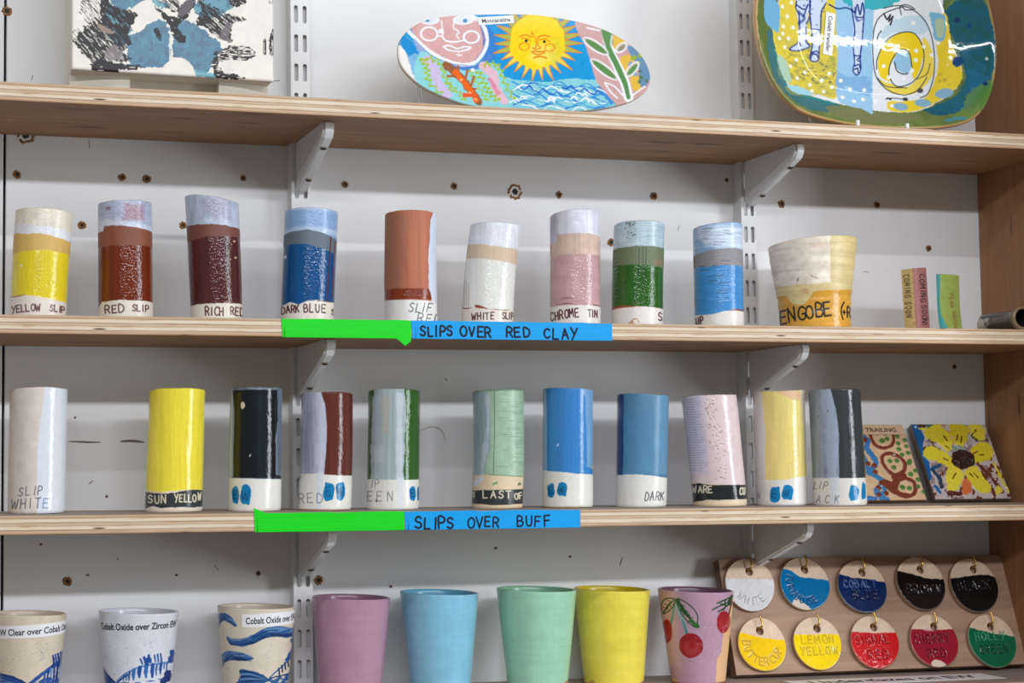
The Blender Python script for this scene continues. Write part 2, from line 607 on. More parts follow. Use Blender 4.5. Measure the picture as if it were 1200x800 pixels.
def wall_paint():
    m, nt, b = mat('white_wall_paint')
    tc = nd(nt, 'ShaderNodeTexCoord')
    n = nd(nt, 'ShaderNodeTexNoise', Scale=3.0, Detail=6.0, Roughness=0.6)
    nt.links.new(tc.outputs['Object'], n.inputs['Vector'])
    r = ramp(nt, [(0.3, srgb(230, 230, 230)), (0.7, srgb(238, 238, 239))])
    nt.links.new(n.outputs['Fac'], r.inputs['Fac'])
    n2 = nd(nt, 'ShaderNodeTexNoise', Scale=70.0, Detail=3.0, Roughness=0.7)
    nt.links.new(tc.outputs['Object'], n2.inputs['Vector'])
    r2 = ramp(nt, [(0.22, srgb(150, 140, 130)), (0.27, (1, 1, 1, 1))])
    nt.links.new(n2.outputs['Fac'], r2.inputs['Fac'])
    mx = nd(nt, 'ShaderNodeMix', data_type='RGBA', blend_type='MULTIPLY')
    mx.inputs[0].default_value = 0.7
    nt.links.new(r.outputs['Color'], mx.inputs[6])
    nt.links.new(r2.outputs['Color'], mx.inputs[7])
    nt.links.new(mx.outputs[2], b.inputs['Base Color'])
    b.inputs['Roughness'].default_value = 0.55
    n3 = nd(nt, 'ShaderNodeTexNoise', Scale=420.0, Detail=2.0)
    nt.links.new(tc.outputs['Object'], n3.inputs['Vector'])
    bp = nd(nt, 'ShaderNodeBump', Strength=0.12, Distance=0.0006)
    nt.links.new(n3.outputs['Fac'], bp.inputs['Height'])
    nt.links.new(bp.outputs['Normal'], b.inputs['Normal'])
    return m


M_WALL = wall_paint()
M_GLAZE = glaze_material('glazed_ceramic', bump=0.54, bscale=430.0)
M_GLAZE_B = glaze_material('smoother_glazed_ceramic', bump=0.36, bscale=400.0)
M_FLAT = glaze_material('painted_ceramic', bump=0.12, bscale=220.0, spec=0.38)
M_LUMPY = glaze_material('thick_glazed_ceramic', bump=0.5, bscale=200.0)
M_TAPE = glaze_material('paper_tape', spec=0.25, bump=0.10, rough=(0.55, 0.3), vary=0.03)
M_CUP = glaze_material('smooth_glazed_cup', bump=0.06, rough=(0.6, 0.13), vary=0.035, bscale=150.0)
M_FACE = wood_face('birch_veneer', 0, srgb(152, 110, 74), srgb(182, 138, 98), srgb(92, 58, 34))
M_TOP = wood_face('worn_shelf_top', 0, srgb(150, 132, 122), srgb(176, 158, 148), srgb(120, 100, 90))
M_SIDE = wood_face('upright_birch_veneer', 2, srgb(140, 98, 66), srgb(164, 120, 84), srgb(74, 40, 22))
M_BOARD = wood_face('board_veneer', 0, srgb(154, 122, 100), srgb(180, 148, 124), srgb(130, 96, 74), flecks=False)
M_EDGE = ply_edge('plywood_edge')
M_METAL = plain('white_powder_coat', srgb(226, 226, 226), rough=0.38, vary=0.02)
M_SLOT = plain('painted_gap_shade', srgb(52, 50, 48), rough=0.8)  # dark colour standing in for the shade inside gaps and pits
M_SCREW = plain('dull_steel_screw', srgb(120, 108, 92), rough=0.45, metal=0.8)
M_BRASS = plain('brass', srgb(196, 158, 84), rough=0.28, metal=1.0, vary=0.15, scale=500)
M_PAPER = plain('white_label_paper', srgb(243, 243, 246), rough=0.45, vary=0.01)
M_INK = plain('black_print', srgb(38, 38, 44), rough=0.5)
M_HOLE = plain('torn_plug_hole', srgb(150, 106, 66), rough=0.9, vary=0.35, scale=600)
M_FLOOR = plain('grey_floor_paint', srgb(104, 100, 94), rough=0.6)
M_MARK = plain('pencil_mark', srgb(120, 108, 98), rough=0.9)
M_CLEAR, _nt, _b = mat('clear_acrylic')
_b.inputs['Base Color'].default_value = (0.95, 0.96, 0.97, 1)
_b.inputs['Roughness'].default_value = 0.08
_b.inputs['Transmission Weight'].default_value = 0.85
_b.inputs['IOR'].default_value = 1.45


# ------------------------------------------------------------------ shape builders
def box_mesh(name, lo, hi, bev=0.0, mats=None, seg=2):
    """mats: function(normal) -> material slot"""
    bm = bmesh.new()
    bmesh.ops.create_cube(bm, size=1.0)
    lo, hi = Vector(lo), Vector(hi)
    for v in bm.verts:
        v.co = Vector([lo[i] + (v.co[i] + .5) * (hi[i] - lo[i]) for i in range(3)])
    if bev:
        bmesh.ops.bevel(bm, geom=list(bm.edges), offset=bev, segments=seg, affect='EDGES', profile=0.5)
    bm.normal_update()
    if mats:
        for f in bm.faces:
            f.material_index = mats(f.normal)
    me = bpy.data.meshes.new(name)
    bm.to_mesh(me)
    bm.free()
    return me


def tube_mesh(name, pts, r, n=10, smooth=True):
    P = smooth_line(pts, False, 5) if smooth else np.asarray(pts, float)
    V, Q = [], []
    up = np.array([0.3, 0.2, 1.0])
    for i in range(len(P)):
        d = P[min(i + 1, len(P) - 1)] - P[max(i - 1, 0)]
        d = d / np.linalg.norm(d)
        a = np.cross(d, up)
        a = a / np.linalg.norm(a)
        b = np.cross(d, a)
        for k in range(n):
            t = 2 * math.pi * k / n
            V.append(P[i] + r * (math.cos(t) * a + math.sin(t) * b))
    for i in range(len(P) - 1):
        for k in range(n):
            Q.append((i * n + k, i * n + (k + 1) % n, (i + 1) * n + (k + 1) % n, (i + 1) * n + k))
    return raw_mesh(name, V, Q, ngons=[list(range(n))[::-1], [(len(P) - 1) * n + k for k in range(n)]])


def text_flat(s, size, w=None):
    """vertices and faces of printed lettering lying in x, y (start of the baseline at 0, 0)"""
    cu = bpy.data.curves.new('print', 'FONT')
    cu.body = s
    cu.size = size
    cu.offset = size * 0.018
    cu.resolution_u = 3
    o = bpy.data.objects.new('print', cu)
    COL.objects.link(o)
    dg = bpy.context.evaluated_depsgraph_get()
    me = bpy.data.meshes.new_from_object(o.evaluated_get(dg))
    V = np.array([v.co[:] for v in me.vertices])
    F = [list(p.vertices) for p in me.polygons]
    bpy.data.objects.remove(o)
    bpy.data.meshes.remove(me)
    bpy.data.curves.remove(cu)
    if w:
        V[:, 0] *= w / (V[:, 0].max())
    return V, F


def label_mesh(name, s, w, h, size, mapf, tw, tx=None, ty=None, paper=True, nx=40):
    """paper label with printed lettering; mapf(x, y, lift) puts it on its surface"""
    V, F, MI = [], [], []
    if paper:
        for j in range(2):
            for i in range(nx + 1):
                V.append(mapf(w * i / nx, h * j, 0.00025))
        for i in range(nx):
            F.append([i, i + 1, nx + 2 + i, nx + 1 + i])
            MI.append(0)
        n0 = len(V)
        for j in range(2):
            for i in range(nx + 1):
                V.append(mapf(w * i / nx, h * j, 0.00002))
        m = nx + 1
        for i in range(nx):
            F.append([n0 + i + 1, n0 + i, n0 + m + i, n0 + m + i + 1])
            MI.append(0)
            F.append([n0 + i, n0 + i + 1, i + 1, i])
            MI.append(0)
            F.append([m + i, m + i + 1, n0 + m + i + 1, n0 + m + i])
            MI.append(0)
        F.append([n0, 0, m, n0 + m])
        F.append([nx, n0 + nx, n0 + m + nx, m + nx])
        MI += [0, 0]
    tv, tf = text_flat(s, size, tw)
    b = len(V)
    tx = (w - tw) / 2 if tx is None else tx
    ty = (h - size * .7) / 2 if ty is None else ty
    for v in tv:
        V.append(mapf(v[0] + tx, v[1] + ty, 0.00040))
    for f in tf:
        F.append([b + i for i in f])
        MI.append(1)
    me = bpy.data.meshes.new(name)
    me.from_pydata([tuple(v) for v in V], [], F)
    me.polygons.foreach_set('material_index', np.array(MI, dtype=np.int32))
    me.update()
    return me


GRID_F = 210        # columns on the side towards the room
GRID_B = 34


def pot(name, label, cat, group, shelf, bl, br, yb, tl, tr, ytl, ytr, Y, paint, base=(235, 228, 215), gloss=.75, inner=(225, 215, 200), bow=0.0,
        prof=None, thick=0.0032, rim_wave=0.0, rows=210, material=None, ring=None, seed=0, peak=0.0, foot=0.0012, wob=0.012):
    """hand-built tumbler or thrown cup. bl, br, tl, tr, ytl, ytr, yb: outline of the pot in drawing units; paint(p) lays on the glazes"""
    xb = (bl + br) / 2.0
    B = at(xb, yb, Y)
    T = at((tl + tr) / 2.0, (ytl + ytr) / 2.0, Y)
    d = CAM - B
    rz = math.atan2(d[0], -d[1])                       # local -y looks at the camera's side of the room
    unit = np.linalg.norm((at(xb + 10, yb, Y) - at(xb - 10, yb, Y))) / 20.0 * abs(math.cos(rz - 0.0)) ** 1
    zb = top_z(shelf, B[0]) + abs(SHELVES[shelf][1]) * (br - bl) / 2 * unit
    H = T[2] - zb
    Hl = H + (at(tl, ytl, Y)[2] - T[2])
    Hr = H + (at(tr, ytr, Y)[2] - T[2])
    rb, rt = (br - bl) / 2.0 * unit, (tr - tl) / 2.0 * unit
    lean = (T[0] - B[0]) * math.cos(rz)
    ft = np.linspace(-math.radians(100), math.radians(100), GRID_F)
    bt = np.linspace(math.radians(100), math.radians(260), GRID_B + 2)[1:-1]
    th = np.concatenate([ft, bt])
    nc = len(th)
    t = np.linspace(0, 1, rows)
    TH, TT = np.meshgrid(th, t)
    A = np.sin(TH)
    Hth = Hl + (Hr - Hl) * (A + 1) / 2 + peak * np.cos(TH) * unit + rim_wave * np.sin(TH * 2 + seed) + (0.0012 if shelf < 4 and name == 'tumbler' else 0.0) * (fbm(np.cos(TH) * 2.2 + 9, np.sin(TH) * 2.2 + 9, seed + 70) - .5)
    Zz = TT * Hth
    R = rb + (rt - rb) * TT if prof is None else np.interp(TT, prof[0], np.array(prof[1]) * unit)
    R = R * (1 + wob * (fbm(np.cos(TH) * 1.3 + 5, np.sin(TH) * 1.3 + TT * 1.7 + 5, seed + 40) - .5) * 2)
    if ring is not None:
        R = R + ring(TT, TH)
    R = R - foot * np.clip(1 - TT * rows / 5.0, 0, 1) ** 2
    cx = lean * TT + bow * unit * 4 * TT * (1 - TT)
    # drawing coordinates of every point
    xc = xb + ((tl + tr) / 2.0 - xb) * TT + bow * 4 * TT * (1 - TT)
    ax = xc + A * R / unit
    ay = yb - Zz / unit * (yb - (ytl + ytr) / 2) / (H / unit)
    P = Paint(ax.ravel(), ay.ravel(), base, gloss, front=(np.cos(TH) > 0.05).ravel())
    P.m = 1
    paint(P)
    R = R + (P.relief * 0.001).reshape(R.shape)
    Vx, Vy = cx + R * A, -R * np.cos(TH)
    V = [np.stack([Vx.ravel(), Vy.ravel(), Zz.ravel()], 1)]
    C, G = [P.c], [P.g]
    # lip and inside
    top = rows - 1
    rlast = R[top]
    lip = [(0.18, 0.00055), (0.5, 0.0009), (0.82, 0.00055), (1.0, -0.0006)]
    inner_rows = [(1.0, f) for f in (0.97, 0.92, 0.84, 0.72, 0.55, 0.35, 0.16, 0.07)]
    a1 = A[top]
    cth = np.cos(TH[top])
    rimc = P.c[top * nc:(top + 1) * nc]
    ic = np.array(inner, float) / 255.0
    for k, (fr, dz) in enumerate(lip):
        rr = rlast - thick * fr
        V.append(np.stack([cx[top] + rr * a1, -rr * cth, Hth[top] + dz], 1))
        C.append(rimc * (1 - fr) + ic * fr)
        G.append(P.g[top * nc:(top + 1) * nc])
    for fr, f in inner_rows:
        j = min(int(f * (rows - 1)), rows - 1)
        rr = np.maximum(R[j] - thick, 0.004)
        V.append(np.stack([cx[j] + rr * a1, -rr * cth, np.full(nc, 1.0) * f * Hth[top]], 1))
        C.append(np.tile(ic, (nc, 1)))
        G.append(np.full(nc, gloss))
    nr = rows + len(lip) + len(inner_rows)
    V, C, G = np.concatenate(V), np.concatenate(C), np.concatenate(G)
    i = np.arange(nr - 1)[:, None] * nc
    j = np.arange(nc)[None, :]
    j2 = (j + 1) % nc
    Q = np.stack([(i + j).ravel(), (i + j2).ravel(), (i + nc + j2).ravel(), (i + nc + j).ravel()], 1)
    me = raw_mesh(name, V, Q, ngons=[list(range(nc))[::-1], [(nr - 1) * nc + k for k in range(nc)]])
    paint_mesh(me, C, G)
    o = link(name, me, [material or (M_GLAZE_B if shelf == 3 else M_GLAZE)])
    o.location = (B[0], Y, zb)
    o.rotation_euler = (0, 0, rz)
    tag(o, label, cat, group)
    o_info = dict(unit=unit, xb=xb, yb=yb, rb=rb, rt=rt, H=H, lean=lean, R=R, Hth=Hth, TH=TH, TT=TT, cx=cx, tl=tl, tr=tr, ytm=(ytl + ytr) / 2)
    return o, o_info


def slab_mesh(name, w, h, th, X, Y, paintf, nu, nv, relief=1.0, back=(150, 120, 100), edge=None, bev=0.0, base=(220, 200, 180), gloss=.7, side_gloss=.1, shape=None):
    """tile lying in x (0..w), y (0..h) with its face at +z = th; X, Y: functions to the drawing's units"""
    u = np.linspace(0, 1, nu)
    v = np.linspace(0, 1, nv)
    U, W = np.meshgrid(u, v)
    px, py = U * w, W * h
    if shape is not None:
        px, py = shape(px, py)
    P = Paint(X(px, py).ravel(), Y(px, py).ravel(), base, gloss)
    paintf(P)
    dz = P.relief.reshape(U.shape) * 0.001 * relief
    if bev:
        e = np.minimum(np.minimum(U * w, (1 - U) * w), np.minimum(W * h, (1 - W) * h))
        q = np.clip(1 - e / bev, 0, 1)
        dz = dz - bev * (1 - np.sqrt(1 - q * q * .98))
    V = [np.stack([px.ravel(), py.ravel(), (th + dz).ravel()], 1)]
    C, G = [P.c], [P.g]
    i = np.arange(nv - 1)[:, None] * nu
    j = np.arange(nu - 1)[None, :]
    Q = [np.stack([(i + j).ravel(), (i + j + 1).ravel(), (i + nu + j + 1).ravel(), (i + nu + j).ravel()], 1)]
    per = np.concatenate([np.arange(nu), np.arange(1, nv) * nu + nu - 1, (nv - 1) * nu + np.arange(nu - 2, -1, -1), np.arange(nv - 2, 0, -1) * nu])
    n0 = nu * nv
    m = len(per)
    pv = V[0][per]
    a = pv.copy()
    a[:, 2] -= 0.0001
    b = pv.copy()
    b[:, 2] = 0
    V += [a, b]
    ec = np.array(edge if edge is not None else back, float) / 255
    C += [np.tile(ec, (m, 1))] * 2
    G += [np.full(m, side_gloss)] * 2
    k = np.arange(m)
    k2 = (k + 1) % m
    Q.append(np.stack([per[k2], per[k], n0 + k, n0 + k2], 1))
    Q.append(np.stack([n0 + k2, n0 + k, n0 + m + k, n0 + m + k2], 1))
    me = raw_mesh(name, np.concatenate(V), np.concatenate(Q), ngons=[(n0 + m + k)[::-1]])
    paint_mesh(me, np.concatenate(C), np.concatenate(G))
    return me


def disc_mesh(name, outer, hole, th, X, Y, paintf, rings, dome=None, relief=1.0, edge=(200, 170, 140), backc=(190, 165, 140), base=(215, 190, 165), gloss=.7, rim=0.001, edge_gloss=.1):
    """flat or dished plate in x, y with its face at +z; outer: n x 2 outline, hole: n x 2 inner outline or centre point"""
    n = len(outer)
    rho = np.linspace(0, 1, rings)
    hole = np.asarray(hole, float)
    solid = hole.ndim == 1
    hp = np.tile(hole, (n, 1)) if solid else hole
    if solid:
        rho = np.linspace(0.004, 1, rings)
    PX = hp[None, :, 0] * (1 - rho[:, None]) + outer[None, :, 0] * rho[:, None]
    PY = hp[None, :, 1] * (1 - rho[:, None]) + outer[None, :, 1] * rho[:, None]
    RH = np.repeat(rho[:, None], n, 1)
    P = Paint(X(PX, PY).ravel(), Y(PX, PY).ravel(), base, gloss)
    P.rho = RH.ravel()
    paintf(P)
    dz = P.relief.reshape(RH.shape) * 0.001 * relief
    if dome is not None:
        dz = dz + dome(RH)
    e = np.linalg.norm(outer - hp, axis=1)[None, :] * (1 - RH)
    q = np.clip(1 - e / rim, 0, 1)
    dz = dz - rim * (1 - np.sqrt(np.clip(1 - q * q * .98, 0, 1)))
    V = [np.stack([PX.ravel(), PY.ravel(), (th + dz).ravel()], 1)]
    C, G = [P.c], [P.g]
    L = rings
    zo = th + dz[-1]
    cen = outer.mean(0)

    def ringrow(xy, z, col, g):
        V.append(np.stack([xy[:, 0], xy[:, 1], np.broadcast_to(z, (n,))], 1))
        C.append(np.tile(np.array(col, float) / 255, (n, 1)))
        G.append(np.full(n, g))
    ringrow(outer + (outer - cen) * .002, zo - th * .12, edge, edge_gloss)
    ringrow(outer + (outer - cen) * .003, zo - th * .5, edge, edge_gloss)
    ringrow(outer, zo - th * .9, edge, edge_gloss)
    ringrow(outer * .985 + cen * .015, zo - th, backc, .1)
    L += 4
    for f in (0.9, 0.7, .4, .1):
        z = (dome(np.array([[f]]))[0, 0] if dome is not None else 0.0)
        xy = hp * (1 - f) + outer * f
        ringrow(xy, z, backc, .1)
        L += 1
    i = np.arange(L - 1)[:, None] * n
    j = np.arange(n)[None, :]
    j2 = (j + 1) % n
    Q = np.stack([(i + j).ravel(), (i + j2).ravel(), (i + n + j2).ravel(), (i + n + j).ravel()], 1)[:, ::-1]
    ng = []
    if solid:
        ng = [list(range(n)), [(L - 1) * n + k for k in range(n)][::-1]]
    else:
        k = np.arange(n)
        ringrow(hp, 0.0, backc, .1)
        L += 1
        Q2 = np.stack([(L - 2) * n + k, (L - 2) * n + (k + 1) % n, (L - 1) * n + (k + 1) % n, (L - 1) * n + k], 1)[:, ::-1]
        Q3 = np.stack([(L - 1) * n + k, (L - 1) * n + (k + 1) % n, (k + 1) % n, k], 1)[:, ::-1]
        Q = np.concatenate([Q, Q2, Q3])
    me = raw_mesh(name, np.concatenate(V), Q, ngons=ng)
    paint_mesh(me, np.concatenate(C), np.concatenate(G))
    return me


def frame_obj(o, origin, ex, ez):
    """local x along ex, local z along ez (facing the room), local y up the face"""
    ex = Vector(ex).normalized()
    ez = Vector(ez).normalized()
    ey = ez.cross(ex).normalized()
    ex = ey.cross(ez)
    o.matrix_world = Matrix(((ex.x, ey.x, ez.x, origin[0]), (ex.y, ey.y, ez.y, origin[1]), (ex.z, ey.z, ez.z, origin[2]), (0, 0, 0, 1)))


def project(P):
    d = np.array(P, float) - CAM
    k = d @ FX
    return 600 + FPX * (d @ RX) / k, 400 - FPX * (d @ UX) / k


# ================================================================== the setting
GAP_X = -0.2262
wl = link('wall_back', box_mesh('wall_back', (GAP_X + 0.0013, 0, 0), (2.6, 0.03, 3.0), 0.0008), [M_WALL])
tag(wl, 'white painted wall board behind the shelves', 'wall', kind='structure')
w2 = link('wall_left', box_mesh('wall_left', (-2.4, 0, 0), (GAP_X - 0.0013, 0.03, 3.0), 0.0008), [M_WALL])
tag(w2, 'white painted wall board left of the dark vertical joint', 'wall', kind='structure')
w3 = link('joint_backing_1', box_mesh('joint_backing_1', (GAP_X - 0.05, 0.0302, 0), (GAP_X + 0.05, 0.05, 3.0)), [M_SLOT])  # backing added so that the gap between the boards reads dark
tag(w3, 'dark batten added behind the joint to darken the gap between the wall boards', 'backing', kind='structure')
fl = link('floor', box_mesh('floor', (-4, -6, -0.05), (4.5, 0.05, 0)), [M_FLOOR])
tag(fl, 'grey painted floor below the shelves', 'floor', kind='structure')


def plug_hole(px, py, r, ring=False, seed=0, parent=wl):
    """ragged hole left by an old screw: a torn brown rim round a dark pit, sunk a little into the board"""
    c = at(px, py, 0.0)
    rng = random.Random(seed)
    n = 20
    V, F, MI = [], [], []
    k = 1.0 if not ring else 1.7
    prof = [(1.25, -0.0002), (1.0, -0.0011), (.62, -0.0009), (.55, -0.0003), (0.12, -0.00015)]
    if ring:
        prof = [(1.25, -0.0002), (1.1, -0.0008), (.85, -0.0008), (.75, -0.0003), (.5, -.0003), (.45, -.0005), (.1, -.0005)]
    jit = [1 + rng.uniform(-.16, .16) for _ in range(n)]
    for rr, dy in prof:
        for i in range(n):
            a = 2 * math.pi * i / n
            V.append((c[0] + r * k * rr * jit[i] * math.cos(a), dy, c[2] + r * k * rr * jit[i] * math.sin(a)))
    for q in range(len(prof) - 1):
        for i in range(n):
            F.append((q * n + i, q * n + (i + 1) % n, (q + 1) * n + (i + 1) % n, (q + 1) * n + i))
            if ring:
                MI.append(0 if q < 2 and (i % 11) else (2 if q in (0, 1, 2, 3) else 1))
            else:
                MI.append(0 if q < 2 else 1)
    F.append([(len(prof) - 1) * n + i for i in range(n)])
    MI.append(1)
    me = bpy.data.meshes.new('screw_hole')
    me.from_pydata(V, [], F)
    me.polygons.foreach_set('material_index', MI)
    return link('screw_hole', me, [M_HOLE, M_SLOT, M_WALL], parent)


for i, (x, y, r) in enumerate([(404, 216, .0030), (532, 218, .0032), (655, 228, .0032), (766, 229.5, .0038), (20, 204.5, .0034), (143, 208, .0032), (172, 209.5, .0036),
                               (285, 208.5, .0028), (96, 264, .0036), (214.5, 264, .0033), (716, 284, .0036), (915.5, 239, .0038), (1027.5, 240, .0034), (1088, 291, .0034),
                               (851.5, 211, .0022), (79, 681, .0038), (302.5, 671.5, .0022), (373, 679.5, .0040), (581, 642, .0012), (668, 652, .0012), (458, 687, .0012),
                               (103, 673.5, .0010), (207, 673.5, .0010), (48, 637.5, .0010), (88, 489, .0009), (125, 581.5, .0012), (1118.5, 429.5, .0024), (8, 13, .0040)]):
    plug_hole(x, y, r, seed=i)
plug_hole(603.5, 224.5, .0042, ring=True, seed=77)
plug_hole(30, 158.5, .0042, ring=True, seed=78)


def scuff(pts, w=0.0007):
    V, F = [], []
    P = smooth_line(pts, False, 5)
    for i, (x, y) in enumerate(P):
        c = at(x, y, 0)
        q = P[min(i + 1, len(P) - 1)] - P[max(i - 1, 0)]
        q = q / (np.hypot(*q) + 1e-9)
        ww = w * (0.35 + 0.65 * math.sin(math.pi * (i + .5) / len(P)))
        V += [(c[0] - q[1] * ww, -0.00015, c[2] - q[0] * ww), (c[0] + q[1] * ww, -0.00015, c[2] + q[0] * ww)]
    for i in range(len(P) - 1):
        F.append((2 * i, 2 * i + 1, 2 * i + 3, 2 * i + 2))
    me = bpy.data.meshes.new('scuff_mark')
    me.from_pydata(V, [], F)
    link('scuff_mark', me, [M_MARK], wl)


for s, w in [([(492, 505), (505, 500), (517, 504), (522, 516)], .00035), ([(80, 517), (95, 517.5), (105, 518), (118, 518)], .0010), ([(141, 517), (155, 516.5), (169, 518)], .0014),
             ([(104, 567), (109, 563)], .0007), ([(726, 663), (728, 657), (730, 652)], .0006), ([(137, 656), (139, 653)], .0005), ([(104, 163), (105, 175)], .0004),
             ([(37, 94), (38.5, 88)], .0005), ([(560, 553), (565, 553)], .0007), ([(318, 95), (328, 94.5)], .0005), ([(251, 662), (256, 668)], .0005),
             ([(794, 271), (796, 264)], .0004), ([(522, 443), (523.5, 446)], .0006), ([(1012, 318), (1018, 319)], .0004)]:
    scuff(s, w)

# the plywood upright at the right end of the shelves
PANEL_X = 0.9562
sp = link('plywood_side_panel', box_mesh('plywood_side_panel', (PANEL_X, -0.34, 0.6), (PANEL_X + 0.018, -0.0005, 2.75), 0.0006), [M_SIDE])
tag(sp, 'tall brown plywood side panel closing the right end of the shelves', 'side panel')

# ================================================================== shelves, uprights, brackets
SHELF_LABEL = {1: 'top plywood shelf carrying the painted slab vase and the two painted dishes',
               2: 'plywood shelf with tape reading SLIPS OVER RED CLAY on its edge',
               3: 'plywood shelf with tape reading SLIPS OVER BUFF on its edge',
               4: 'lowest plywood shelf under the cups and the board of hanging discs'}
for s in (1, 2, 3, 4):
    b, k = SHELVES[s]
    o = link('shelf_board', box_mesh('shelf_board', (-0.95, -SHELF_D, 0), (PANEL_X - 0.0012, -0.0005, SHELF_T), 0.0005,
                                     mats=lambda n: 1 if n.z > .8 else (2 if n.z < -.8 else 0)), [M_EDGE, M_TOP, M_FACE])
    o.location = (0, 0, Z0 + b)
    o.rotation_euler = (0, -math.atan(k), 0)
    tag(o, SHELF_LABEL[s], 'shelf', 'plywood shelves')


def wall_upright(x0, x1, label):
    """slotted steel channel standing on the wall: two columns of upright slots"""
    zlo, zhi, D = Z0 - 0.75, Z0 + 0.66, 0.0208
    w = x1 - x0
    cxs = (x0 + w * .29, x0 + w * .75)
    sw, sl, pitch, th = 0.0045, 0.0195, 0.0320, 0.0014
    V, F, MI = [], [], []

    def add(vs, m=0):
        b = len(V)
        V.extend(vs)
        F.append([b + i for i in range(len(vs))])
        MI.append(m)
    n = int((zhi - zlo) / pitch)
    base = zlo + ((Z0 + 0.3478 + .0022 - sl / 2 - pitch / 2) - zlo) % pitch - pitch
    xm = (cxs[0] + cxs[1]) / 2
    cells = ((x0, xm, cxs[0]), (xm, x1, cxs[1]))
    N = 24
    for i in range(n + 1):
        z0, z1 = base + i * pitch, base + (i + 1) * pitch
        zc = (z0 + z1) / 2
        for xa, xb, xc in cells:
            inner, outer = [], []
            for q in range(N):
                a = 2 * math.pi * q / N
                c, sn = math.cos(a), math.sin(a)
                iz = sn * sw / 2 + (1 if sn > 0.01 else (-1 if sn < -0.01 else 0)) * (sl / 2 - sw / 2)
                inner.append((xc + c * sw / 2, zc + iz))
                kx = max(abs(c), 1e-6)
                kz = max(abs(sn), 1e-6)
                t = min(1 / kx, 1 / kz)
                ux, uz = c * t, sn * t
                outer.append((xc + (ux * (xb - xc) if ux > 0 else ux * (xc - xa)), zc + uz * pitch / 2))
            b = len(V)
            V.extend([(x, -D, z) for x, z in outer])
            V.extend([(x, -D, z) for x, z in inner])
            V.extend([(x, -D + th, z) for x, z in inner])
            for q in range(N):
                r = (q + 1) % N
                F.append([b + q, b + r, b + N + r, b + N + q])
                F.append([b + N + q, b + N + r, b + 2 * N + r, b + 2 * N + q])
                MI.extend([0, 0])
    zt, zb = base + (n + 1) * pitch, base
    add([(x0, -D, zt), (x0, -D, zb), (x0, 0, zb), (x0, 0, zt)][::-1])
    add([(x1, -D, zt), (x1, -D, zb), (x1, 0, zb), (x1, 0, zt)])
    add([(x0 + th, -D + th, zt), (x0 + th, -D + th, zb), (x0 + th, 0, zb), (x0 + th, 0, zt)])
    add([(x1 - th, -D + th, zt), (x1 - th, -D + th, zb), (x1 - th, 0, zb), (x1 - th, 0, zt)][::-1])
    add([(x0, -.0135, zb), (x1, -.0135, zb), (x1, -.0135, zt), (x0, -.0135, zt)])
    add([(x0, 0, zt), (x1, 0, zt), (x1, -D, zt), (x0, -D, zt)][::-1])
    add([(x0, 0, zb), (x1, 0, zb), (x1, -D, zb), (x0, -D, zb)])
    me = bpy.data.meshes.new('wall_upright')
    me.from_pydata(V, [], F)
    me.polygons.foreach_set('material_index', MI)
    o = link('wall_upright', me, [M_METAL, M_SLOT])
    tag(o, label, 'shelf upright', 'slotted uprights')
    return cxs


UPR = [(0.0696, 0.0903), (0.6108, 0.6302)]
wall_upright(*UPR[0], 'left white slotted steel upright, behind the dark blue slip tumbler')
wall_upright(*UPR[1], 'right white slotted steel upright, beside the light blue slip tumbler')


